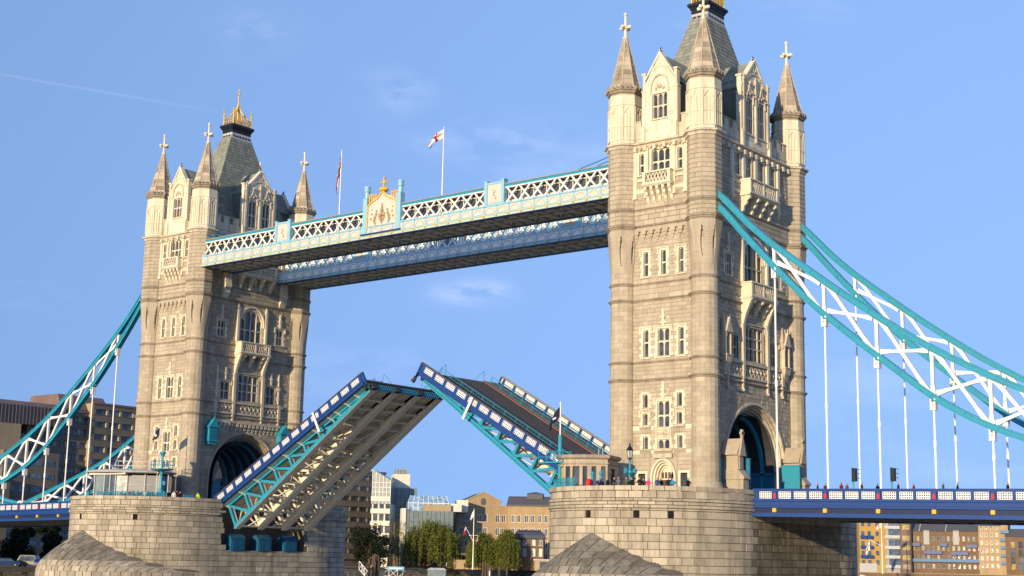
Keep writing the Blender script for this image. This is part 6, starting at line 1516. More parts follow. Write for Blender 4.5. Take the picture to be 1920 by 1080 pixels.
ww.box('roof_lantern', 'dark_slate', W5 * 0.42, W5 * 0.8, -7.5, -3.5, zr - 1.5, zof(924, D3)); b = ww.mb(); b.loft([[(W5*0.4, -3.3, zof(924, D3)), (W5*0.82, -3.3, zof(924, D3)), (W5*0.82, -7.7, zof(924, D3)), (W5*0.4, -7.7, zof(924, D3))], [(W5*0.58, -5.3, zof(920.5, D3)), (W5*0.64, -5.3, zof(920.5, D3)), (W5*0.64, -5.7, zof(920.5, D3)), (W5*0.58, -5.7, zof(920.5, D3))]]); obj('lantern_roof', b, 'dark_slate', ww.root)
# --- bow-roofed public house and porch
D4 = 385; k4 = D4 / 2707
pb = Bld('bow_fronted_house', 964, D4, -4, 'brown brick house with curved blue roof and white sash windows by the pier')
W6 = 54 * k4; zt = zof(1009, D4)
holes = [(c * W6 - 0.45, c * W6 + 0.45, zof(y, D4) - 0.95, zof(y, D4) + 0.95) for y in (1014.5 + 0, 1034) for c in (0.12, 0.36, 0.66, 0.9)]
holes = [(a, b_, c, min(e, zt - 0.3)) for a, b_, c, e in holes]
pb.wall('brick_brown', 0, W6, 0, zt, 0, holes, 7); pb.windows(holes, 0, pane=['concrete_white', 'pane_blue', 'concrete_white'])
b = pb.mb(); R = []
for t_, zz in ((0, zt), (0.15, zt + 0.9), (0.4, zt + 1.7), (0.8, zt + 2.2)): R.append([(-0.5 + t_ * 2.2, 0.6 - t_, zz), (W6 + 0.5 - t_ * 2.2, 0.6 - t_, zz), (W6 + 0.5 - t_ * 2.2, -6 + t_, zz), (-0.5 + t_ * 2.2, -6 + t_, zz)])
b.loft(R); obj('roof', b, 'slate_blue', pb.root)
b = pb.mb()
for k in range(5): b.path([(W6*0.3 + q * 0.35, -1 - 0.5*k, zt + 2.2 + 0.9 * math.sin(q / 10 * PI)) for q in range(11)], 0.06, 4)
obj('roof_hoops', b, 'lead_white', pb.root)
pb.box('porch', 'concrete_tan', W6 * 0.72, W6 * 1.2, 0.2, 3.0, 0, 2.6); pb.box('porch_roof', 'lead_white', W6 * 0.68, W6 * 1.24, 0.1, 3.3, 2.6, 2.95); pb.box('porch_window', 'pane', W6 * 0.9, W6 * 1.15, 3.0, 3.05, 0.6, 2.3)
# dark colonnade and terrace behind the quay
tr = Bld('quay_terrace', 740, 392, -18, 'dark low terrace colonnade behind the willow trees')
tr.box('canopy', 'dark_slate', -2, 34, -5, 1, 3.6, 4.1); tr.box('back_wall', 'brick_brown', -2, 34, -5, -4.6, 0, 3.6)
for k in range(13): tr.box('column', 'dark_iron', -1.8 + k * 2.9, -1.5 + k * 2.9, 0.4, 0.7, 0, 3.6)
lw = Bld('low_brick_wall', 850, 384, -12, 'low tan brick wall with dark railing beside the flagpole'); lw.box('wall', 'brick_tan', 0, 17, -0.4, 0, 0, 2.2); lw.box('coping', 'concrete_tan', -0.1, 17.1, -0.5, 0.1, 2.2, 2.4)

# --- right-hand bank, seen under the deck
D5 = 600; k5 = D5 / 2707
def balcony_row(B, u0, u1, z, mat='blue'):
    o = B.box('balcony', mat, u0, u1, 0, 1.3, z - 0.15, z); 
    c = B.mb(); c.box((u0, 1.22, z), (u1, 1.3, z + 1.05)); c.box((u0, 0, z), (u0 + 0.08, 1.22, z + 1.05)); c.box((u1 - 0.08, 0, z), (u1, 1.22, z + 1.05)); obj('balustrade', c, mat, o)
yb = Bld('yellow_apartment_block', 1612, D5, 10, 'yellow brick flats with small blue balconies, leftmost under the deck')
W = 44 * k5; H = zof(978, D5, 1650)
holes = [(c * W, c * W + 1.3, zof(y, D5, 1650) - 0.8, zof(y, D5, 1650) + 0.8) for y in (986, 1003, 1021, 1038, 1055) for c in (0.08, 0.34, 0.66)]
yb.wall('brick_yellow', 0, W, 0, H, 0, holes, 12); yb.windows(holes, 0, 'blue', 'pane_blue')
for y in (1012, 1030, 1047):
    for c in (0.04, 0.3): balcony_row(yb, c * W, c * W + 2.3, zof(y, D5, 1650))
yb.box('yellow_fin', 'brick_yellow', W, W + 1.6, -1, 0.6, 0, H + 1); yb.box('ground_floor', 'lead_white', -0.2, W * 0.7, 0, 0.5, 0, zof(1057, D5, 1650)); yb.box('blue_roof', 'blue_dark', 0, W * 0.6, -8, -1, H, H + 2.5)
ob = Bld('banded_office', 1662, D5 - 2, 2, 'office with white bands and dark glass strips beside the yellow flats')
W = 25 * k5
ob.box('wall', 'grey_metal', 0, W, -10, -0.05, 0, zof(975, D5, 1670))
for y in (984, 1001, 1020, 1037, 1054):
    z = zof(y, D5, 1670); ob.box('white_band', 'lead_white', -0.5, W, 0, 0.7, z - 2.4, z - 1.2); ob.box('window', 'pane_blue', 1.0, W - 0.2, -0.05, 0.1, z - 1.2, z + 1.4)
rt = Bld('round_stair_tower', 1687, D5 - 4, 0, 'dark brown round stair tower with lit yellow windows')
Wr = 22 * k5; b = rt.mb(); b.lathe(Wr / 2, -Wr / 2, [(Wr / 2, 0), (Wr / 2, zof(980, D5, 1700))], 20); obj('drum', b, 'copper_brown', rt.root)
for y in (993, 1012, 1029, 1047, 1063):
    z = zof(y, D5, 1700); b = rt.mb()
    P = [(Wr/2 + (Wr/2 + 0.06) * math.cos(a), -Wr/2 + (Wr/2 + 0.06) * math.sin(a)) for a in [PI * (0.28 + 0.4 * k / 6) for k in range(7)]]; Q = [(Wr/2 + (Wr/2 - 0.1) * math.cos(a), -Wr/2 + (Wr/2 - 0.1) * math.sin(a)) for a in [PI * (0.28 + 0.4 * k / 6) for k in range(7)]]
    b.prismz(P + Q[::-1], z - 0.9, z + 1.0); obj('window', b, 'pane_warm', rt.root)
bb_ = Bld('brown_brick_flats', 1708, D5, -8, 'brown brick riverside flats with slate roof and long blue balconies')
W = 130 * k5; H = zof(1000, D5, 1770)
cl = [(i + 0.5) / 15 for i in range(15)]
holes = [(c * W - 0.5, c * W + 0.5, zof(y, D5, 1770) - 0.85, zof(y, D5, 1770) + 0.85) for y in (1013, 1030, 1046, 1062) for c in cl]
bb_.wall('brick_brown', 0, W, 0, H, 0, holes, 14); bb_.windows(holes, 0, 'grey_metal', ['pane_blue', 'pane', 'pane_warm', 'pane'])
b = bb_.mb(); b.loft([[(u, 0.5, H), (u, -7, zof(982, D5, 1770)), (u, -14, H)] for u in (-0.2, W - 3)]); rf_ = obj('roof', b, 'dark_slate', bb_.root)
for u in (3.5, 13.5): b = bb_.mb(); b.bar((u, 0.5, H + 0.1), (u - 0.0, -7, zof(982, D5, 1770) + 0.1), 0.35); obj('party_wall', b, 'lead_white', rf_)
for u in (6.2, 17.4, 27.2): bb_.box('dormer', 'grey_metal', u - 1.1, u + 1.1, -1, 0.35, zof(1024, D5, 1770), H + 0.3)
for a, c_, y in ((0.03, 0.13, 1026), (0.39, 0.49, 1026), (0.74, 0.88, 1028), (0.18, 0.42, 1040), (0.54, 0.76, 1041), (0.88, 0.99, 1042), (0.03, 0.99, 1054)): balcony_row(bb_, a * W, c_ * W, zof(y, D5, 1770), 'balcony_blue' if y > 1050 else 'blue')
tt = Bld('tan_apartment_tower', 1836, D5 - 5, -6, 'tall tan brick flats with stacked blue balconies on its right edge')
W = 49 * k5; H = zof(972, D5, 1860)
holes = [(c * W, c * W + 0.9, zof(y, D5, 1860) - 0.7, zof(y, D5, 1860) + 0.7) for y in (994, 1007, 1021, 1034.5, 1048, 1061) for c in (0.06, 0.22, 0.40, 0.58)]
tt.wall('brick_tan', 0, W, 0, H, 0, holes, 12); tt.windows(holes, 0)
for y in (1004, 1018, 1031, 1045, 1058): balcony_row(tt, 0.74 * W, 1.04 * W, zof(y, D5, 1860), 'balcony_blue')
balcony_row(tt, -0.1 * W, 0.75 * W, zof(990, D5, 1860), 'balcony_blue')
rb_ = Bld('slate_roofed_warehouse', 1886, D5 - 8, -10, 'brick warehouse with dark roof at the right edge under the deck')
W = 60 * k5; H = zof(1011, D5, 1900)
holes = [(c * W, c * W + 1.6, zof(y, D5, 1900) - 1.2, zof(y, D5, 1900) + 1.2) for y in (1025, 1039, 1052, 1063) for c in (0.14, 0.36, 0.6, 0.82)]
rb_.wall('brick_brown', 0, W, 0, H, 0, holes, 12); rb_.windows(holes, 0, 'dark_iron', ['pane', 'pane_warm', 'pane_blue'], bars=2)
b = rb_.mb(); b.loft([[(u, 0.5, H), (u, -5, zof(997, D5, 1900)), (u, -12, H)] for u in (-0.2, W)]); obj('roof', b, 'dark_slate', rb_.root)
rw = Bld('river_wall_terrace', 1612, D5 - 20, 4, 'low brown river wall in front of the right-hand flats'); rw.box('wall', 'brick_brown', -5, 90, -1, 0, -3, zof(1074, D5, 1700)); rw.box('coping', 'concrete_tan', -5, 90, -1.1, 0.1, zof(1074, D5, 1700), zof(1074, D5, 1700) + 0.2)
bk = Bld('pale_rooftop_block', 1715, D5 + 60, 0, 'pale and green rooftop blocks rising behind the slate roof')
bk.box('wall', 'concrete_white', 0, 9, -10, 0, 0, zof(979, 660, 1740)); bk.box('wall', 'pane_green', 9, 14, -10, 0, 0, zof(981, 660, 1740)); bk.box('wall', 'concrete_tan', 14, 24, -10, 0, 0, zof(983, 660, 1740)); bk.box('chimney', 'brick_brown', 6, 7.6, -2, 1, 0, zof(977, 660, 1740))
# ------------------------------------------------------------------ trees
def leaf_mat(name, base, light, trans):
    m_, t, b = nodes(name)
    tc = tn(t, 'ShaderNodeTexCoord').outputs['Object']; n1 = tn(t, 'ShaderNodeTexNoise', {'Vector': tc, 'Scale': 0.6, 'Detail': 4}).outputs['Fac']
    at = tn(t, 'ShaderNodeAttribute', attribute_name='tint').outputs['Fac']
    f = tn(t, 'ShaderNodeMath', {0: at, 1: 0.5, 2: n1}, operation='MULTIPLY_ADD').outputs[0]
    c = mixc(t, tn(t, 'ShaderNodeMapRange', {0: f, 1: 0.15, 2: 0.85, 3: 0.0, 4: 1.0}).outputs[0], base, light)
    t.links.new(c, b.inputs['Base Color']); b.inputs['Roughness'].default_value = 0.7; b.inputs['Specular IOR Level'].default_value = 0.15
    tr = tn(t, 'ShaderNodeBsdfTranslucent'); t.links.new(c, tr.inputs[0]); mx = tn(t, 'ShaderNodeMixShader', {0: trans}); t.links.new(b.outputs[0], mx.inputs[1]); t.links.new(tr.outputs[0], mx.inputs[2])
    out = [n for n in t.nodes if n.type == 'OUTPUT_MATERIAL'][0]; t.links.new(mx.outputs[0], out.inputs[0])
leaf_mat('leaf_willow', (0.125, 0.145, 0.03), (0.255, 0.27, 0.06), 0.45); leaf_mat('leaf_dark', (0.010, 0.015, 0.009), (0.022, 0.032, 0.015), 0.1); leaf_mat('leaf_birch', (0.09, 0.10, 0.02), (0.19, 0.19, 0.04), 0.35)
def leaf(mb, p, s, r):
    a = Vector((r.gauss(0, 1), r.gauss(0, 1), r.gauss(0, 1))).normalized(); b = a.orthogonal().normalized(); c = a.cross(b)
    p = Vector(p); mb.poly([p - b * s, p - c * s * 0.5, p + b * s, p + c * s * 0.5], r.uniform(-1, 1))
def tree(name, px, dist, wpx, py_top, label, kind, seed):
    r = random.Random(seed); k = dist / 2707; p = ray_at(px, 1040, dist); H = zof(py_top, dist, px); R = wpx * k / 2
    t = thing(name, (p.x, p.y, GZ), label, 'tree', 'trees on the far bank')
    tb = MB(); lf = MB()
    mat = {'willow': 'leaf_willow', 'dark': 'leaf_dark', 'birch': 'leaf_birch'}[kind]
    limbs = []
    if kind == 'birch':
        for j in range(3):
            q = Vector((r.uniform(-0.4, 0.4), r.uniform(-0.4, 0.4), 0)); rad = 0.2 - 0.04 * j; z = 0
            while z < H * 0.85:
                n = q + Vector((r.uniform(-0.25, 0.25) + (j - 1) * 0.12, r.uniform(-0.25, 0.25), H * 0.12)); tb.tube(q, n, rad, rad * 0.82, 6); rad *= 0.82; q = n; z = q.z; limbs.append(q)
    else:
        z1 = H * 0.3; tb.tube((0, 0, 0), (r.uniform(-.3, .3), 0, z1), 0.42, 0.32, 8)
        for j in range(9):
            a = 2 * PI * j / 9 + r.uniform(-0.3, 0.3); L_ = R * r.uniform(0.45, 0.8); e = Vector((L_ * math.cos(a), L_ * math.sin(a), H * r.uniform(0.55, 0.85))); mid = Vector((e.x * 0.4, e.y * 0.4, z1 + (e.z - z1) * 0.65))
            tb.tube((0, 0, z1 * 0.95), mid, 0.22, 0.14, 6); tb.tube(mid, e, 0.14, 0.05, 5); limbs += [mid, e]
    obj('trunk', tb, 'bark_pale' if kind == 'birch' else 'bark', t)
    if kind == 'willow':
        clumps = [(R * math.sqrt(r.random()) * 0.95, r.uniform(0, 2 * PI)) for _ in range(120)]
        for cr, ca in clumps:
            top = H * (1 - 0.42 * (cr / R) ** 2) * r.uniform(0.86, 1.0); low = max(0.5, top - H * r.uniform(0.2, 0.85))
            if r.random() < 0.2: continue
            for s_ in range(6):
                x0, y0 = cr * math.cos(ca) + r.gauss(0, 0.35), cr * math.sin(ca) + r.gauss(0, 0.35); z = top - r.uniform(0, 0.5); out_ = r.uniform(0, 0.08)
                while z > low:
                    leaf(lf, (x0 + r.gauss(0, 0.16) + math.cos(ca) * out_ * (top - z), y0 + r.gauss(0, 0.16) + math.sin(ca) * out_ * (top - z), z), r.uniform(0.16, 0.30), r); z -= r.uniform(0.12, 0.26)
    elif kind == 'birch':
        for q in limbs:
            for _ in range(60):
                v = Vector((r.gauss(0, R * 0.42), r.gauss(0, R * 0.42), r.gauss(0, H * 0.09))); pnt = q + v
                if pnt.z > 1.2 and pnt.z < H: leaf(lf, pnt, r.uniform(0.09, 0.2), r)
        for _ in range(700):
            a = r.uniform(0, 2*PI); rr = R * math.sqrt(r.random()); leaf(lf, (rr * math.cos(a), rr * math.sin(a), H * r.uniform(0.2, 0.95)), r.uniform(0.09, 0.18), r)
    else:
        cl = [Vector((R * 0.75 * r.gauss(0, 0.5), R * 0.75 * r.gauss(0, 0.5), H * r.uniform(0.12, 0.88))) for _ in range(44)]
        for c in cl:
            rad = R * r.uniform(0.22, 0.42)
            for _ in range(150):
                v = Vector((r.gauss(0, 1), r.gauss(0, 1), r.gauss(0, 1))).normalized() * rad * r.random() ** 0.4; leaf(lf, c + v, r.uniform(0.2, 0.42), r)
    obj('crown', lf, mat, t)
    return t
tree('willow_tree', 808, 388, 112, 971, 'broad pale green willow in front of the glass block', 'willow', 3)
tree('willow_tree', 950, 380, 46, 988, 'small willow standing before the bow-fronted house', 'willow', 5)
tree('willow_tree', 905, 382, 62, 994, 'drooping willow just right of the tall white flagpole', 'willow', 8)
tree('birch_tree', 747, 384, 40, 977, 'slender birch with pale forked trunk left of the willow', 'birch', 4)
tree('evergreen_tree', 690, 374, 92, 984, 'dark evergreen tree at the foot of the hotel block', 'dark', 6)
tree('evergreen_tree', 30, 300, 60, 985, 'dark tree at far left beneath the side span', 'dark', 9)
tree('evergreen_tree', 96, 308, 46, 984, 'dark tree beneath the side span close to the left pier', 'dark', 12)
# ------------------------------------------------------------------ people
def person_mesh(pose):
    J = {'pelvis': (0, 0, 0.93, .135), 'waist': (0, 0, 1.08, .125), 'chest': (0, -0.01, 1.32, .15), 'neck': (0, 0.0, 1.47, .062), 'chin': (0, -0.03, 1.55, .075), 'head': (0, -0.02, 1.65, .095), 'crown': (0, 0, 1.73, .07)}
    E = [('pelvis', 'waist'), ('waist', 'chest'), ('chest', 'neck'), ('neck', 'chin'), ('chin', 'head'), ('head', 'crown')]
    for s, n in ((-1, 'l'), (1, 'r')):
        st = {'stand': 0, 'walk': 0.22 * s, 'lean': 0, 'talk': 0.03 * s}[pose]
        J['hip' + n] = (s * 0.095, 0, 0.86, .095); J['knee' + n] = (s * 0.10, -st * 0.55 - 0.02, 0.48, .062); J['ank' + n] = (s * 0.10, -st + 0.04, 0.09, .042); J['toe' + n] = (s * 0.12, -st - 0.13, 0.04, .036)
        E += [('pelvis', 'hip' + n), ('hip' + n, 'knee' + n), ('knee' + n, 'ank' + n), ('ank' + n, 'toe' + n)]
        J['sho' + n] = (s * 0.185, 0, 1.40, .068)
        if pose == 'lean': el, wr, ha = (s * 0.25, -0.14, 1.18), (s * 0.12, -0.36, 1.12), (s * 0.06, -0.44, 1.12)
        elif pose == 'talk' and s > 0: el, wr, ha = (s * 0.26, -0.08, 1.14), (s * 0.18, -0.30, 1.30), (s * 0.14, -0.36, 1.38)
        elif pose == 'walk': el, wr, ha = (s * 0.25, 0.10 * s, 1.13), (s * 0.25, -0.04 + 0.14 * s, 0.90), (s * 0.25, -0.08 + 0.15 * s, 0.81)
        else: el, wr, ha = (s * 0.25, 0.03, 1.13), (s * 0.25, -0.05, 0.89), (s * 0.24, -0.08, 0.80)
        J['elb' + n] = (*el, .05); J['wri' + n] = (*wr, .036); J['han' + n] = (*ha, .034)
        E += [('chest', 'sho' + n), ('sho' + n, 'elb' + n), ('elb' + n, 'wri' + n), ('wri' + n, 'han' + n)]
        w = Vector(wr); h = Vector(ha); d = (h - w).normalized(); sd_ = d.orthogonal().normalized()
        for k in range(4):
            a = h + sd_ * (k - 1.5) * 0.018; J['f%d%s' % (k, n)] = (*(a + d * (0.075 - 0.008 * abs(k - 1))), .009); E.append(('han' + n, 'f%d%s' % (k, n)))
        J['th' + n] = (*(w + (h - w) * 0.7 + sd_ * 0.05 + d * 0.03), .010); E.append(('wri' + n, 'th' + n))
    names = list(J); me = bpy.data.meshes.new('person_cage'); me.from_pydata([J[n][:3] for n in names], [(names.index(a), names.index(b)) for a, b in E], [])
    o = bpy.data.objects.new('person_cage', me); COL.objects.link(o); o.modifiers.new('skin', 'SKIN')
    if not me.skin_vertices: 
        bm = bmesh.new(); bm.from_mesh(me); bm.verts.layers.skin.verify(); bm.to_mesh(me); bm.free()
    for k, n in enumerate(names): me.skin_vertices[0].data[k].radius = (J[n][3], J[n][3]); me.skin_vertices[0].data[k].use_root = n == 'pelvis'
    ss = o.modifiers.new('sub', 'SUBSURF'); ss.levels = 1; ss.render_levels = 1
    dg = bpy.context.evaluated_depsgraph_get(); out = bpy.data.meshes.new_from_object(o.evaluated_get(dg)); bpy.data.objects.remove(o)
    out.materials.clear()
    for _ in range(4): out.materials.append(None)
    hands = [Vector(J['han' + n][:3]) for n in 'lr']
    for p in out.polygons:
        c = p.center; mi = 1
        if c.z > 1.50: mi = 3 if (c.z > 1.68 or c.y > 0.03) else 0
        elif any((c - h).length < 0.11 for h in hands): mi = 0
        elif c.z < 0.92 and abs(c.x) < 0.21 and not any((c - h).length < 0.2 for h in hands): mi = 2
        p.material_index = mi; p.use_smooth = True
    return out
PM = {k: person_mesh(k) for k in ('stand', 'walk', 'lean', 'talk')}
paint('skin_tone', (0.42, 0.25, 0.17), rough=0.6, dirtamt=0); paint('hair_dark', (0.02, 0.015, 0.012), rough=0.6, dirtamt=0); paint('hair_grey', (0.35, 0.33, 0.30), rough=0.7, dirtamt=0)
for n_, c_ in (('black', (0.012, 0.012, 0.014)), ('navy', (0.015, 0.02, 0.05)), ('grey', (0.12, 0.12, 0.13)), ('brown', (0.08, 0.05, 0.03)), ('white', (0.7, 0.68, 0.64)), ('crimson', (0.3, 0.015, 0.02)), ('denim', (0.04, 0.07, 0.16)), ('azure', (0.02, 0.25, 0.5)), ('magenta', (0.75, 0.04, 0.25)), ('neon', (0.55, 0.75, 0.02)), ('olive', (0.08, 0.085, 0.04))): paint('cloth_' + n_, c_, rough=0.85, dirtamt=0, spec=0.15)
def person(p, face, pose, top, legs, label, hair='hair_dark', scale=1.0, group='people on the bridge'):
    o = bpy.data.objects.new('person', PM[pose]); COL.objects.link(o); o.location = p; o.rotation_euler.z = face; o.scale = (scale,) * 3
    for k, mname in enumerate(('skin_tone', 'cloth_' + top, 'cloth_' + legs, hair)):
        o.material_slots[k].link = 'OBJECT'; o.material_slots[k].material = MATS[mname]
    return tag(o, label, 'person', group)
def pier_spot(X, px, inset, z=-1.05):
    best = None
    for k in range(260):
        s = 9.6 + 0.14 * k
        x, y, nx, ny = pier_at(s, -inset)
        if nx * (CP.x - X - x) + ny * (CP.y - y) <= 0: continue
        e = abs(proj_px((X + x, y, z + 1.2)) - px)
        if best is None or e < best[0]: best = (e, (X + x, y, z), math.atan2(ny, nx))
    return best[1], best[2] + PI / 2
for px, ins, pose, top, legs, hair, lab in (
    (1122, 1.2, 'talk', 'navy', 'black', 'hair_dark', 'person in navy jacket, first of the group beside the stone cabin'),
    (1130, 2.2, 'stand', 'navy', 'denim', 'hair_dark', 'person in dark blue top half hidden behind the cabin group'),
    (1139.5, 1.1, 'stand', 'black', 'black', 'hair_grey', 'grey-haired person in black coat beside the stone cabin'),
    (1151, 1.3, 'lean', 'navy', 'grey', 'hair_grey', 'grey-haired person in dark jacket leaning on the nearer pier parapet'),
    (1158.5, 1.2, 'talk', 'grey', 'black', 'hair_dark', 'person in grey jacket left of the pier lamp post'),
    (1173.5, 1.4, 'talk', 'olive', 'black', 'hair_dark', 'person in olive coat just left of the pier lamp post'),
    (1184.5, 1.1, 'stand', 'black', 'black', 'hair_dark', 'person all in black just right of the pier lamp post'),
    (1199, 1.2, 'lean', 'black', 'grey', 'hair_dark', 'person in black leaning on the parapet left of the pink coat'),
    (1206, 1.6, 'stand', 'brown', 'black', 'hair_dark', 'person in brown coat beside the pink coat'),
    (1216, 1.0, 'lean', 'magenta', 'black', 'hair_dark', 'person in bright pink coat leaning on the parapet'),
    (1233.5, 1.1, 'stand', 'denim', 'denim', 'hair_dark', 'person in blue jacket right of the pink coat'),
    (1238.5, 1.9, 'stand', 'black', 'black', 'hair_dark', 'person in black behind the blue jacket on the nearer pier'),
    (1252, 1.3, 'stand', 'black', 'denim', 'hair_dark', 'person in black standing before the gothic doorway'),
    (1262, 1.0, 'lean', 'azure', 'black', 'hair_dark', 'person in bright blue anorak bending over the parapet'),
    (1289, 1.0, 'lean', 'black', 'black', 'hair_dark', 'person in black alone at the right of the gothic doorway')):
    p, a = pier_spot(41.15, px, ins); person(p, a + rnd.uniform(-0.5, 0.5), pose, top, legs, lab, hair, rnd.uniform(0.96, 1.04))
for px, ins, pose, top, legs, hair, lab in (
    (165, 3.0, 'stand', 'black', 'black', 'hair_dark', 'person in black left of the glass kiosk'), (171.5, 3.4, 'stand', 'grey', 'black', 'hair_dark', 'person in grey at the left corner of the glass kiosk'),
    (192, 2.6, 'stand', 'black', 'navy', 'hair_dark', 'leftmost person behind the teal railing of the kiosk'), (208, 2.6, 'lean', 'navy', 'black', 'hair_dark', 'second person from the left behind the kiosk railing'),
    (227, 2.4, 'talk', 'crimson', 'black', 'hair_dark', 'person in red behind the kiosk railing'), (242, 2.6, 'stand', 'brown', 'black', 'hair_dark', 'person in brown behind the middle of the kiosk railing'),
    (247, 2.3, 'stand', 'crimson', 'denim', 'hair_dark', 'person in crimson beside the one in brown at the kiosk railing'), (258, 2.4, 'talk', 'grey', 'black', 'hair_dark', 'person in pale grey behind the kiosk railing'),
    (266, 2.8, 'stand', 'olive', 'black', 'hair_dark', 'person in olive behind the kiosk railing'), (271, 2.4, 'stand', 'white', 'black', 'hair_grey', 'grey-haired person in white behind the kiosk railing'),
    (277, 2.6, 'lean', 'black', 'black', 'hair_dark', 'person in black leaning behind the right part of the kiosk railing'), (283, 2.4, 'stand', 'denim', 'black', 'hair_dark', 'rightmost person behind the kiosk railing'),
    (315, 1.3, 'stand', 'black', 'black', 'hair_dark', 'person in black right of the teal lamp standard'), (326, 1.2, 'stand', 'white', 'denim', 'hair_dark', 'person in white shirt on the farther pier'),
    (331.5, 1.5, 'talk', 'crimson', 'black', 'hair_dark', 'person in red beside the white shirt on the farther pier'), (336.5, 1.3, 'stand', 'navy', 'black', 'hair_dark', 'person in navy at the right of the red top on the farther pier'),
    (370.5, 1.1, 'stand', 'neon', 'black', 'hair_dark', 'steward in high-visibility yellow vest at the pier edge')):
    p, a = pier_spot(-41.15, px, ins); person(p, a + rnd.uniform(-0.5, 0.5), pose, top, legs, lab, hair, rnd.uniform(0.96, 1.04))
def deck_spot(px, y):
    best = min((abs(proj_px((x * 0.1, y, 0)) - px), x * 0.1) for x in range(520, 900)); return (best[1], y, deck_z(best[1]) - 0.95)
for px, y, pose, top, lab in ((1533, -7.4, 'walk', 'black', 'leftmost walker on the right side span'), (1548, -6.2, 'walk', 'brown', 'second walker from the left on the right side span'), (1578, -7.8, 'walk', 'crimson', 'walker in dark red left of the first traffic light'),
    (1588, -6.8, 'walk', 'grey', 'walker in grey just left of the first traffic light'), (1616, -8.2, 'walk', 'brown', 'long-haired walker right of the first traffic light'), (1645, -6.0, 'walk', 'black', 'walker between the two traffic lights'), (1684, -7.8, 'walk', 'navy', 'walker just right of the second traffic light'),
    (1713, -6.6, 'walk', 'crimson', 'walker in red between second traffic light and right edge'), (1768, -7.9, 'walk', 'olive', 'walker in olive near the small blue tent shape'), (1795, -8.0, 'walk', 'black', 'taller walker in black toward the right edge'), (1890, -7.4, 'walk', 'navy', 'rightmost walker on the right side span')):
    person(deck_spot(px, y), rnd.choice((PI / 2, -PI / 2)) + rnd.uniform(-0.4, 0.4), pose, top, rnd.choice(('black', 'denim')), lab)

# ------------------------------------------------------------------ traffic lights
for px, lab in ((1600, 'teal-poled traffic light nearer the right tower'), (1673, 'teal-poled traffic light farther from the tower')):
    p = deck_spot(px, -5.6); t = thing('traffic_light', p, lab, 'traffic light', 'traffic lights on the side span')
    b = MB(); b.lathe(0, 0, [(0.09, 0), (0.09, 2.9)], 8); obj('pole', b, 'teal', t)
    b = MB(); b.box((-0.02, -0.22, 1.95), (0.34, 0.22, 3.2)); b.box((-0.02, -0.3, 1.9), (0.0, 0.3, 3.25)); h = obj('signal_head', b, 'black_metal', t)
    for k in range(3):
        z = 2.15 + k * 0.42; b = MB(); b.tube((0.34, 0, z), (0.36, 0, z), 0.13, 0.13, 12); obj('lens', b, 'dark_iron', h)
        b = MB(); b.prism([(-0.0 + 0.34, z + 0.16), (0.66, z + 0.06), (0.66, z + 0.1), (0.34, z + 0.2)], -0.16, 0.16); obj('hood', b, 'black_metal', h)

# ------------------------------------------------------------------ pier furniture, nearer pier
def lantern(t, z, s=1.0):
    b = MB(); b.lathe(0, 0, [(0.12*s, z), (0.18*s, z + 0.1*s), (0.22*s, z + 0.16*s)], 6); b.lathe(0, 0, [(0.36*s, z + 0.85*s), (0.4*s, z + 0.9*s), (0.2*s, z + 1.2*s), (0.1*s, z + 1.3*s), (0.1*s, z + 1.4*s), (0.02, z + 1.65*s)], 6)
    for k in range(6): a = 2*PI*k/6; b.bar((0.22*s*math.cos(a), 0.22*s*math.sin(a), z + 0.16*s), (0.34*s*math.cos(a), 0.34*s*math.sin(a), z + 0.86*s), 0.035*s)
    h = obj('lantern_frame', b, 'black_metal', t); g = MB(); g.lathe(0, 0, [(0.2*s, z + 0.17*s), (0.32*s, z + 0.86*s)], 6); obj('lantern_glass', g, 'lead_white', h)
def lamp_post(p, label, H=3.0):
    t = thing('street_lamp', p, label, 'street lamp')
    b = MB(); b.lathe(0, 0, [(0.3, 0), (0.3, 0.3), (0.22, 0.4), (0.16, 0.9), (0.2, 1.0), (0.12, 1.1), (0.09, H - 0.2), (0.14, H - 0.1), (0.08, H)], 10)
    obj('post', b, 'teal', t)
    b = MB(); z = H * 0.66; b.bar((-0.62, 0, z), (0.62, 0, z), 0.09); b.bar((0, -0.62, z), (0, 0.62, z), 0.09); b.lathe(0, 0, [(0.1, z - 0.4), (0.35, z - 0.1), (0.38, z + 0.08), (0.1, z + 0.15)], 8)
    for a in range(4): x, y = 0.6 * math.cos(a * PI / 2), 0.6 * math.sin(a * PI / 2); b.lathe(x, y, [(0.07, z - 0.15), (0.1, z), (0.09, z + 0.25), (0.02, z + 0.4)], 6)
    obj('cross_arm', b, 'teal', t); lantern(t, H, 1.0); return t
p, a = pier_spot(41.15, 1181, 2.0); lamp_post(p, 'teal lamp post with black lantern on the nearer pier', 3.5)
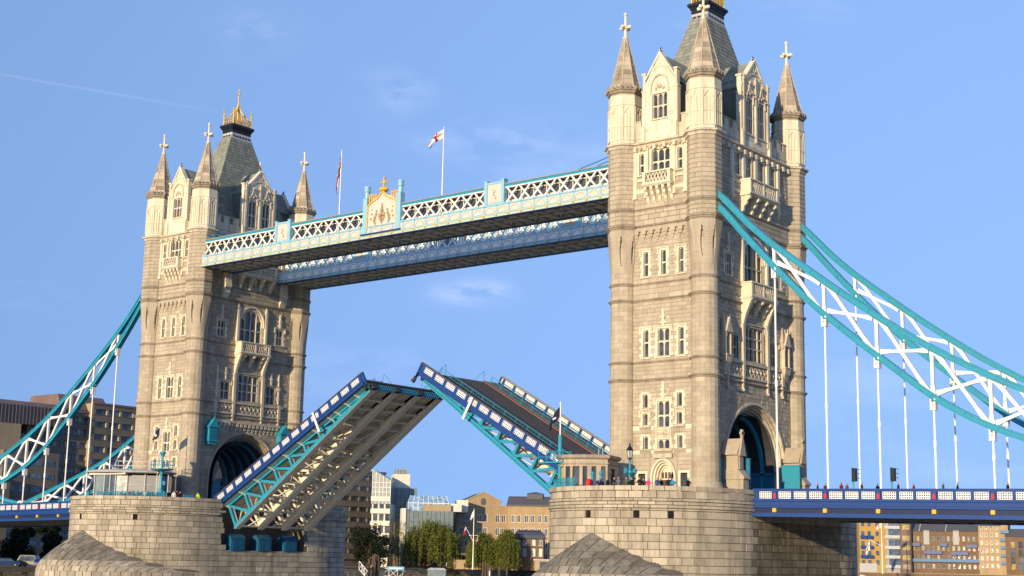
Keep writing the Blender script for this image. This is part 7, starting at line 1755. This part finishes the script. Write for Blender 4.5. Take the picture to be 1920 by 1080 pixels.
# stone control cabin
def cabin():
    p, a = pier_spot(41.15, 1092, 3.6); cx, cy = p[0], p[1]
    t = thing('control_cabin', (cx, cy, -1.05), 'octagonal stone control cabin left of the nearer tower', 'cabin')
    P = [(-3.4, -1.6), (-2.2, -2.9), (0.2, -3.2), (3.6, -2.2), (3.9, 2.2), (-2.2, 2.8), (-3.4, 1.6)]
    rot = math.radians(20); P = [(0.76 * (x * math.cos(rot) - y * math.sin(rot)), 0.76 * (x * math.sin(rot) + y * math.cos(rot))) for x, y in P]
    cr = MB(); n = len(P)
    spec = {0: [(0.12, 0.88, 1.15, 3.15)], 1: [(0.08, 0.36, 1.15, 3.15), (0.5, 0.92, 0.1, 3.15)], 2: [(0.07, 0.24, 1.15, 3.15), (0.4, 0.58, 1.15, 3.15), (0.76, 0.93, 1.15, 3.15)], 6: [(0.12, 0.88, 1.15, 3.15)], 3: [(0.3, 0.7, 1.2, 3.0)]}
    panes = []
    for k in range(n):
        a_, b_ = Vector((*P[k], 0)), Vector((*P[(k + 1) % n], 0)); L_ = (b_ - a_).length; u = (b_ - a_) / L_; d = Vector((u.y, -u.x, 0))
        T = lambda uu, dd, z, a_=a_, u=u, d=d: a_ + u * uu + d * dd + Vector((0, 0, z))
        sub = MB(T); holes = [(h[0] * L_, h[1] * L_, h[2], h[3], 0.25) for h in spec.get(k, [])]; wall_sheet(sub, 0, L_, 0, 4.0, holes, 0, 0.25); o = obj('wall', sub, 'spire_stone', t)
        st_ = MB(T); courses(st_, 0, L_, 0, 1.0, [(h[0], h[1], h[2], h[3]) for h in holes], 0, 0.06, 0.34, 0.8); obj('stone', st_, 'spire_stone', o, 'stuff')
        tr_ = MB(T); tr_.box((-0.1, 0, 1.0), (L_ + 0.1, 0.1, 1.12)) if not any(h[2] < 1 for h in holes) else None; tr_.box((-0.12, 0, 3.35), (L_ + 0.12, 0.08, 3.5)); obj('string_band', tr_, 'moulding', o)
        for h in holes:
            g = MB(T); g.box((h[0], -0.25, h[2]), (h[1], -0.2, h[3])); w_ = obj('window', g, 'pane_warm' if k in (0,) else 'pane', t)
            fr_ = MB(T); fr_.box((h[0], -0.2, h[2]), (h[0] + 0.07, -0.12, h[3])); fr_.box((h[1] - 0.07, -0.2, h[2]), (h[1], -0.12, h[3])); fr_.box((h[0], -0.2, h[3] - 0.08), (h[1], -0.12, h[3])); obj('window_frame', fr_, 'timber', w_)
    r = MB(); r.loft([[(x * s_, y * s_, z) for x, y in P] for s_, z in ((1.02, 3.85), (1.1, 4.0), (1.1, 4.25), (1.03, 4.35))]); obj('roof', r, 'moulding', t)
    q = MB(); q.ball((1.35, -1.75, 3.55), 0.17, 8, 6); obj('red_alarm', q, 'red', t)
    q = MB(); q.bar((1.6, 0, 4.3), (1.6, 0, 5.1), 0.06); q.bar((2.1, 0, 4.3), (2.1, 0, 5.1), 0.06); obj('aerial', q, 'lead_white', t)
cabin()
def flag_mesh(cols, w, h, fold, nx=14, ny=9, droop=0.4):
    b = MB(); G = []
    for j in range(ny + 1):
        G.append([b.v((-(i / nx) * w * (1 - 0.12 * math.sin(j)), fold * math.sin(i / nx * 7 + j * 0.25) * (i / nx), h * j / ny - droop * h * (i / nx) ** 1.3 + 0.05 * math.sin(i * 0.9))) for i in range(nx + 1)])
    for j in range(ny):
        for i in range(nx): b.mi = cols((i + 0.5) / nx, (j + 0.5) / ny); b.f((G[j][i], G[j][i+1], G[j+1][i+1], G[j+1][i]))
    return b
def cross_flag(u, v): return 1 if abs(v - 0.5) < 0.11 or abs(u - 0.5) < 0.08 else 0
def union_flag(u, v):
    if abs(v - 0.5) < 0.12 or abs(u - 0.5) < 0.09: return 1
    if abs(v - 0.5) < 0.2 or abs(u - 0.5) < 0.15: return 0
    return 0 if abs(abs(u - 0.5) - abs(v - 0.5)) < 0.1 else 2
def ensign(u, v): return (union_flag(min(1, u * 2), max(0, v * 2 - 1)) + 0) if (u < 0.5 and v > 0.5) else 1
def flagpole(p, H, label, cols, mats, fw, fh, fold=0.25, droop=0.4, yaw=0.0, rad=0.07, mat='white_paint', zf=None):
    t = thing('flagpole', p, label, 'flagpole'); b = MB(); b.lathe(0, 0, [(rad * 1.4, 0), (rad, H * 0.3), (rad * 0.6, H), (rad * 1.3, H + 0.05), (0.02, H + 0.2)], 8); obj('pole', b, mat, t)
    fl = flag_mesh(cols, fw, fh, fold, droop=droop); o = obj('flag', fl, mats, t, smooth=True); o.location = (0, 0, (zf if zf is not None else H - fh - 0.15)); o.rotation_euler.z = yaw; return t
flagpole((9.1, -9.3, 33.5), 11.1, 'white flagpole with red-crossed white flag blowing left on the walkway', cross_flag, ['cloth_white', 'cloth_crimson'], 1.9, 1.05, 0.5, 1.2, 0.5)
flagpole((-8.7, -9.3, 33.5), 11.1, 'white flagpole with furled red, white and blue flag left of the walkway crest', union_flag, ['cloth_white', 'cloth_crimson', 'cloth_navy'], 0.5, 2.6, 0.3, 1.3, 0.9)
# mast with platform at the left end of the nearer pier
p, a = pier_spot(41.15, 1036, 0.9)
t = thing('signal_mast', p, 'teal signal mast with white pole, blue flag and small platform left of the cabin', 'mast')
b = MB(); b.lathe(0, 0, [(0.42, 0), (0.42, 0.5), (0.3, 0.7), (0.26, 1.4), (0.34, 1.5), (0.2, 1.7), (0.2, 6.4)], 10); obj('column', b, 'teal', t)
b = MB(); b.lathe(0, 0, [(0.07, 6.0), (0.05, 9.6), (0.1, 9.65), (0.02, 9.85)], 8); obj('pole', b, 'white_paint', t)
b = MB(); b.box((-2.2, -0.7, 3.5), (0.9, 0.7, 3.65)); 
for x in (-2.2, -1.2, -0.3, 0.9):
    for y in (-0.7, 0.7): b.bar((x, y, 3.6), (x, y, 4.7), 0.06)
for y in (-0.7, 0.7):
    for z in (4.15, 4.7): b.bar((-2.2, y, z), (0.9, y, z), 0.05)
b.bar((-1.8, 0, 3.5), (0, 0, 2.2), 0.12); obj('platform', b, 'teal', t)
fl = flag_mesh(lambda u, v: 1 if (0.35 < u < 0.6 and 0.3 < v < 0.5) else 0, 1.5, 1.1, 0.25, droop=1.2); o = obj('flag', fl, ['cloth_navy', 'cloth_white'], t, smooth=True); o.location = (0, 0, 8.2)
def railing(name, X, px0, px1, inset, label, n=7, h=1.25, mesh=True, mat='teal'):
    A, _ = pier_spot(X, px0, inset); Bp, _ = pier_spot(X, px1, inset); t = thing(name, A, label, 'railing'); 
    pts = []
    for k in range(n + 1):
        p, _ = pier_spot(X, px0 + (px1 - px0) * k / n, inset); pts.append(Vector(p) - Vector(A))
    for q in pts:
        b = MB(); b.tube(q, q + Vector((0, 0, h + 0.1)), 0.045, 0.045, 6); obj('post', b, mat, t)
    for p, q in zip(pts, pts[1:]):
        b = MB()
        for z in (h, h * 0.5, 0.12): b.tube(p + Vector((0, 0, z)), q + Vector((0, 0, z)), 0.032, 0.032, 5)
        if mesh:
            for k in range(1, 12): m_ = p + (q - p) * k / 12; b.tube(m_ + Vector((0, 0, 0.12)), m_ + Vector((0, 0, h)), 0.014, 0.014, 4)
        obj('rail', b, mat, t)
railing('railing', 41.15, 1030, 1076, 0.35, 'teal railing round the foot of the signal mast', 5, 1.75)
p, a = pier_spot(41.15, 1104.5, 1.3); b = MB(); b.box((-0.22, -0.2, 0), (0.22, 0.2, 1.5)); b.prismu([(-0.2, 1.5), (0.2, 1.5), (0.0, 1.65)], -0.22, 0.22); b.box((-0.13, -0.24, 0.8), (0.13, -0.2, 1.3), 0.8); o = obj('lifebuoy_box', b, 'red', loc=p); tag(o, 'bright red safety box beside the stone cabin', 'box')
for px, lab in ((1111.5, 'teal bollard post next to the red box'), (1126, 'teal bollard post behind the people by the cabin')):
    p, a = pier_spot(41.15, px, 1.8); b = MB(); b.lathe(0, 0, [(0.17, 0), (0.17, 0.3), (0.13, 0.4), (0.13, 2.0), (0.2, 2.1), (0.2, 2.25), (0.08, 2.4)], 10); o = obj('bollard', b, 'teal', loc=p); tag(o, lab, 'bollard')

# ------------------------------------------------------------------ pier furniture, farther pier
def kiosk():
    p, a = pier_spot(-41.15, 248, 5.4); t = thing('glass_kiosk', (p[0], p[1], -1.05), 'oval-roofed glass visitor kiosk on the farther pier', 'kiosk')
    u = Vector((CR.x, CR.y, 0)).normalized(); d = Vector((u.y, -u.x, 0)); T = lambda x, y, z: u * (x * 0.76) + d * y + Vector((0, 0, z))
    # curved front: points along an arc
    def fp(x): return 2.3 * math.sqrt(max(0.0, 1 - (x / 7.6) ** 2))
    B = lambda: MB(T)
    b = B(); N = 36
    ring = lambda s, z, e=0.0: [(-0.4 + 7.6 * s * math.cos(2*PI*k/N), 3.3 * s * math.sin(2*PI*k/N), z + e * math.cos(2*PI*k/N)) for k in range(N)]
    b.loft([ring(0.97, 4.0), ring(1.05, 4.1), ring(1.06, 4.25), ring(0.9, 4.45), ring(0.4, 4.65)]); obj('roof', b, 'lead_white', t)
    b = B(); b.box((-7.2, -1.8, 0), (6.6, -1.6, 4.0)); obj('back_wall', b, 'dark_iron', t)
    b = B(); b.box((-6.6, -1.6, 0.02), (6.4, 2.0, 0.1)); obj('floor', b, 'footway', t)
    xs = [-6.3, -4.35, -3.3, -2.3, -0.2, 2.85, 5.2, 6.6]
    kinds = ['pane_green', 'pane_blue', 'pane_blue', 'pane_green', 'grey_metal', 'grey_metal', 'blue_dark']
    for k, (x0, x1) in enumerate(zip(xs, xs[1:])):
        b = B(); b.loft([[(x0 + 0.06, fp(x0), z), (x1 - 0.06, fp(x1), z), (x1 - 0.06, fp(x1) - 0.06, z), (x0 + 0.06, fp(x0) - 0.06, z)] for z in (0.1, 3.75)]); o = obj('front_panel', b, kinds[k], t)
        if kinds[k] == 'grey_metal':
            for z in (1.35, 2.5): c = B(); c.bar((x0, fp(x0) + 0.04, z), (x1, fp(x1) + 0.04, z), 0.08); obj('panel_joint', c, 'lead_white', o)
        if kinds[k] == 'blue_dark':
            for z0, z1 in ((2.55, 3.1), (1.0, 1.75)): c = B(); c.loft([[(x0 + 0.15, fp(x0) + 0.02, z), (x1 - 0.15, fp(x1) + 0.02, z), (x1 - 0.15, fp(x1) - 0.0, z), (x0 + 0.15, fp(x0) - 0.0, z)] for z in (z0, z1)]); obj('poster', c, 'mid_blue', o)
    for x in xs: b = B(); b.tube((x, fp(x) + 0.06, 0), (x, fp(x) + 0.06, 4.05), 0.11, 0.11, 8); obj('column', b, 'cream_panel', t)
    b = B(); b.loft([[(-7.4, 1.4, 3.7), (-7.4, 1.4, 3.95), (-0.3, 3.3, 4.05), (-0.3, 3.3, 3.8)], [(-6.9, 0.2, 3.7), (-6.9, 0.2, 3.95), (-0.3, 2.2, 4.05), (-0.3, 2.2, 3.8)]]); obj('eaves_beam', b, 'cream_panel', t)
    b = B(); b.box((6.7, -1.6, 0), (8.0, 1.2, 3.7)); obj('side_block', b, 'dark_slate', t)
    b = B()
    for x in (-3, -1.5, 0, 1.5, 3.0): b.bar((x, -0.5, 4.6), (x, -0.5, 5.7), 0.05); b.bar((x, 0.8, 4.6), (x, 0.8, 5.7), 0.05)
    for z in (5.1, 5.7):
        for y in (-0.5, 0.8): b.bar((-3, y, z), (3, y, z), 0.05)
    obj('roof_rail', b, 'lead_white', t)
kiosk()
railing('railing', -41.15, 182, 313, 1.0, 'long teal mesh railing in front of the glass kiosk', 14, 1.45)
railing('railing', -41.15, 343, 361, 0.8, 'short teal barrier right of the people on the farther pier', 3, 1.2)
p, a = pier_spot(-41.15, 299.5, 1.5)
t = thing('signal_mast', p, 'teal lamp standard with crow-nest platform before the kiosk', 'mast')
b = MB(); b.lathe(0, 0, [(0.45, 0), (0.45, 0.5), (0.3, 0.8), (0.34, 1.8), (0.24, 2.0), (0.16, 3.6), (0.3, 4.4), (0.34, 4.5), (0.16, 4.6), (0.16, 6.2), (0.42, 6.7), (0.42, 6.85), (0.2, 6.9)], 10); obj('column', b, 'teal', t)
b = MB(); b.lathe(0, 0, [(1.0, 4.35), (1.5, 4.5), (1.5, 4.6), (0.3, 4.62)], 14)
for k in range(10): a_ = 2*PI*k/10; b.bar((1.45 * math.cos(a_), 1.45 * math.sin(a_), 4.6), (1.45 * math.cos(a_), 1.45 * math.sin(a_), 5.6), 0.05)
for z in (5.1, 5.6): b.path([(1.45 * math.cos(2*PI*k/14), 1.45 * math.sin(2*PI*k/14), z) for k in range(15)], 0.035, 5)
obj('platform', b, 'teal', t)
p, a = pier_spot(-41.15, 292, 2.2); flagpole(p, 10.2, 'thin pole with small blue flag before the farther tower', lambda u, v: 1 if (0.35 < u < 0.6 and 0.35 < v < 0.6) else 0, ['cloth_navy', 'cloth_white'], 1.6, 1.1, 0.2, 0.9, 0.0, 0.04)
# far side masts on the farther pier, seen through the raised leaf
for x, y, lab in ((-33.5, 14.5, 'teal lamp standard on the far side of the farther pier'),):
    lamp_post((x, y, -1.05), lab, 5.5)

# ------------------------------------------------------------------ far bank furniture
def bank_at(px, dist): p = ray_at(px, 1040, dist); return (p.x, p.y, GZ)
t = flagpole(bank_at(887, 376), zof(957, 376), 'tall white mast flagpole on the far bank quay', lambda u, v: 0, ['cloth_white'], 1.0, 1.5, 0.2, 1.0, 0.3, 0.13)
b = MB(); b.tube((0, 0, zof(1016, 376)), (-2.7, 0, zof(990, 376)), 0.07, 0.05, 6); b.tube((-1.6, 0, zof(1005, 376)), (1.6, 0, zof(1005, 376)), 0.05, 0.05, 6); obj('gaff', b, 'white_paint', t)
o = obj('flag', flag_mesh(ensign, 1.0, 1.7, 0.2, droop=0.8), ['cloth_white', 'cloth_crimson', 'cloth_navy'], t, smooth=True); o.location = (-2.6, 0, zof(1001, 376))
o = obj('flag', flag_mesh(union_flag, 0.8, 1.0, 0.2, droop=0.9), ['cloth_white', 'cloth_crimson', 'cloth_navy'], t, smooth=True); o.location = (1.5, 0, zof(1014, 376))
t = flagpole(bank_at(1654, 560), zof(984, 560, 1654), 'white mast flagpole before the yellow flats under the deck', cross_flag, ['cloth_white', 'cloth_crimson'], 1.9, 1.5, 0.2, 0.7, 0.2, 0.2)
b = MB(); b.tube((0, 0, zof(1026, 560, 1654)), (-5.0, 0, zof(1014, 560, 1654)), 0.09, 0.06, 6); obj('gaff', b, 'white_paint', t)
o = obj('flag', flag_mesh(cross_flag, 1.6, 3.2, 0.2, droop=0.9), ['cloth_white', 'cloth_crimson'], t, smooth=True); o.location = (-4.8, 0, zof(1032, 560, 1654))
# gangways: white trusses
def gangway(px0, px1, dist, z0, z1, label, h=1.8):
    A = Vector(bank_at(px0, dist)); Bp = Vector(bank_at(px1, dist)); A.z, Bp.z = z0, z1
    t = thing('gangway', A, label, 'gangway'); d = Bp - A; n = max(3, round(d.length / 2.2)); w = Vector((-d.y, d.x, 0)).normalized() * 1.2
    for s in (0, 1):
        b = MB(); o_ = w * s
        for z in (0, h): b.tube(o_ + Vector((0, 0, z)), o_ + d + Vector((0, 0, z)), 0.1, 0.1, 6)
        for k in range(n):
            p, q = o_ + d * k / n, o_ + d * (k + 1) / n; b.tube(p, q + Vector((0, 0, h)), 0.06, 0.06, 5); b.tube(p + Vector((0, 0, h)), q, 0.06, 0.06, 5) if k % 2 else None; b.tube(p, p + Vector((0, 0, h)), 0.06, 0.06, 5)
        obj('side_truss', b, 'white_paint', t)
    b = MB(); b.loft([[Vector((0, 0, 0.05)), w + Vector((0, 0, 0.05)), w + Vector((0, 0, -0.1)), Vector((0, 0, -0.1))], [d + Vector((0, 0, 0.05)), d + w + Vector((0, 0, 0.05)), d + w + Vector((0, 0, -0.1)), d + Vector((0, 0, -0.1))]]); obj('deck', b, 'grey_metal', t)
gangway(674, 690, 345, -10.4, -12.6, 'short white truss gangway between the left pier and the mooring piles')
gangway(715, 762, 352, -11.8, -12.6, 'white truss gangway under the blue pier sign')
gangway(1612, 1700, 330, -10.8, -13.2, 'white truss gangway at the bottom right under the deck', 1.4)
p = bank_at(727, 348); t = thing('pier_sign', (p[0], p[1], -12.4), 'blue pier name board on posts below the birch', 'sign')
fu = Vector((CR.x, CR.y, 0)).normalized(); fd = Vector((fu.y, -fu.x, 0)); TS = lambda x, y, z: fu * x + fd * y + Vector((0, 0, z))
b = MB(TS); b.box((0, 0, 1.95), (4.0, 0.12, 2.7)); obj('board', b, 'mid_blue', t)
b = MB(TS); b.bar((0.3, 0, 0), (0.3, 0, 2.0), 0.12); b.bar((3.7, 0, 0), (3.7, 0, 2.0), 0.12); obj('posts', b, 'grey_metal', t)
b = MB(TS); b.box((0.5, 0.12, 2.22), (3.5, 0.135, 2.42)); obj('lettering_strip', b, 'white_paint', t)
k = 0
for px, dist, py in ((700, 350, 1046), (703, 349, 1044), (707, 351, 1045), (710, 350, 1047), (693, 348, 1052), (906, 352, 1054), (911, 351, 1056), (916, 350, 1058), (921, 352, 1062), (937, 351, 1061), (951, 352, 1064)):
    p = ray_at(px, 1040, dist); zt_ = zof(py, dist) + GZ; b = MB(); b.lathe(0, 0, [(0.24, 0), (0.24, zt_ + 14.0), (0.1, zt_ + 14.2)], 8); o = obj('mooring_pile', b, 'timber', loc=(p.x, p.y, -14.0))
    tag(o, {693: 'shorter leftmost mooring pile beside the short gangway', 700: 'second mooring pile from the left, left of the blue sign', 703: 'tallest dark mooring pile left of the blue sign', 707: 'fourth mooring pile from the left, left of the blue sign', 710: 'mooring pile closest to the blue sign on its left', 906: 'leftmost and tallest mooring pile below the willows', 911: 'second mooring pile from the left below the willows', 916: 'mooring pile just left of the white capped post', 921: 'mooring pile just right of the white capped post', 937: 'second mooring pile from the right below the willows', 951: 'shortest, rightmost mooring pile below the willows'}[px], 'mooring pile', 'timber mooring piles by the far quay')
p = ray_at(918.5, 1040, 350); b = MB(); b.lathe(0, 0, [(0.2, 0), (0.2, 3.6), (0.05, 3.8)], 8); o = obj('mooring_post', b, 'white_paint', loc=(p.x, p.y, -14.0)); tag(o, 'white capped mooring post among the timber piles', 'mooring post')
p = ray_at(820, 1040, 345); t = thing('pontoon_shelter', (p.x, p.y, -12.5), 'small grey-roofed pontoon shelter at the bottom centre', 'shelter')
b = MB(TS); b.box((-3.2, -1.5, 0), (3.2, 1.5, 0.4)); obj('float', b, 'dark_iron', t); b = MB(TS); b.loft([[(-2.4, 1.2, 2.2), (2.4, 1.2, 2.2), (2.4, -1.2, 2.2), (-2.4, -1.2, 2.2)], [(-1.6, 0.5, 2.7), (1.6, 0.5, 2.7), (1.6, -0.5, 2.7), (-1.6, -0.5, 2.7)]]); obj('roof', b, 'lead_white', t); b = MB(TS); b.box((-2.1, -1.0, 0.4), (2.1, 1.0, 2.2)); obj('cabin', b, 'pane_green', t)
# quay railings and strollers
qr = thing('quay_railing', (-133.4, 140, GZ + 0.18), 'dark railing along the edge of the far quay', 'railing')
for k in range(60):
    b = MB(); y = k * 2.5 - 40; b.bar((0, y, 0), (0, y, 1.1), 0.07); b.bar((0, y, 1.1), (0, y + 2.5, 1.1), 0.06); b.bar((0, y, 0.6), (0, y + 2.5, 0.6), 0.04); obj('bay', b, 'dark_iron', qr)
for px, top, lab in ((766, 'crimson', 'stroller in red on the far quay beneath the willow'), (795, 'crimson', 'stroller in dark red near the colonnade on the far quay'), (838, 'white', 'stroller in white at the right of the broad willow'), (829, 'navy', 'stroller in navy beneath the broad willow'), (872, 'black', 'stroller in black left of the tall flagpole'), (812, 'black', 'stroller in black between the colonnade columns'), (978, 'crimson', 'stroller in red outside the bow-fronted house')):
    person(bank_at(px, 381), rnd.uniform(0, 6), 'walk', top, 'black', lab, group='strollers on the far quay')
# parked vehicles at the lower left
def car(px, dist, yaw, body, label, van=False):
    p = bank_at(px, dist); t = thing('parked_car', p, label, 'car', 'vehicles parked on the far quay', yaw)
    b = MB(); H = 2.0 if van else 1.45; L_ = 4.9 if van else 4.2
    prof = [(-L_/2, 0.35), (L_/2, 0.35), (L_/2, 0.8), (L_/2 - 0.9, 0.95), (L_/2 - 1.6, H), (-L_/2 + 0.7, H), (-L_/2 + 0.1, 1.0), (-L_/2, 0.8)]
    b.loft([[(x, y, z if z < 0.9 or abs(y) < 0.75 else z) for x, z in prof] for y in (-0.85, 0.85)]); obj('body', b, body, t)
    for s in (-1, 1):
        q = MB(); q.prism([(L_/2 - 1.15, 1.0), (L_/2 - 1.7, H - 0.12), (-L_/2 + 0.8, H - 0.12), (-L_/2 + 0.35, 1.0)], s * 0.851, s * 0.865); obj('side_window', q, 'pane_blue', t)
        for x in (-L_/2 + 0.8, L_/2 - 0.8):
            w = MB(); w.tube((x, s * 0.70, 0.32), (x, s * 0.88, 0.32), 0.32, 0.32, 14); wo = obj('wheel', w, 'black_metal', t); r_ = MB(); r_.tube((x, s * 0.88, 0.32), (x, s * 0.895, 0.32), 0.18, 0.18, 10); obj('rim', r_, 'grey_metal', wo)
        l = MB(); l.box((L_/2, s * 0.45, 0.62), (L_/2 + 0.02, s * 0.78, 0.8)); obj('headlight', l, 'lead_white', t); l = MB(); l.box((-L_/2 - 0.02, s * 0.5, 0.65), (-L_/2, s * 0.8, 0.85)); obj('tail_light', l, 'red', t)
    q = MB(); q.loft([[(L_/2 - 0.93, y, 0.99), (L_/2 - 1.58, y, H - 0.06), (L_/2 - 1.56, y, H - 0.04), (L_/2 - 0.9, y, 1.0)] for y in (-0.72, 0.72)]); obj('windscreen', q, 'pane_blue', t)
car(82, 262, 2.2, 'blue', 'dark blue hatchback beside the left pier'); car(60, 268, 0.5, 'roof_grey', 'grey van parked behind the blue hatchback', True); car(15, 266, 1.0, 'blue_dark', 'small dark blue car at the far left edge')
rwl = thing('river_terrace', (-103, 20, -10.8), 'low dark timber river terrace at the lower left', 'terrace')
b = MB(); b.box((-22, -24, -0.35), (6, 16, 0.45)); obj('deck_slab', b, 'concrete_brown', rwl)
for k in range(9):
    b = MB(); b.bar((5.6, -23 + k * 4.6, -3.4), (5.6, -23 + k * 4.6, -0.3), 0.5); obj('pile', b, 'timber', rwl)
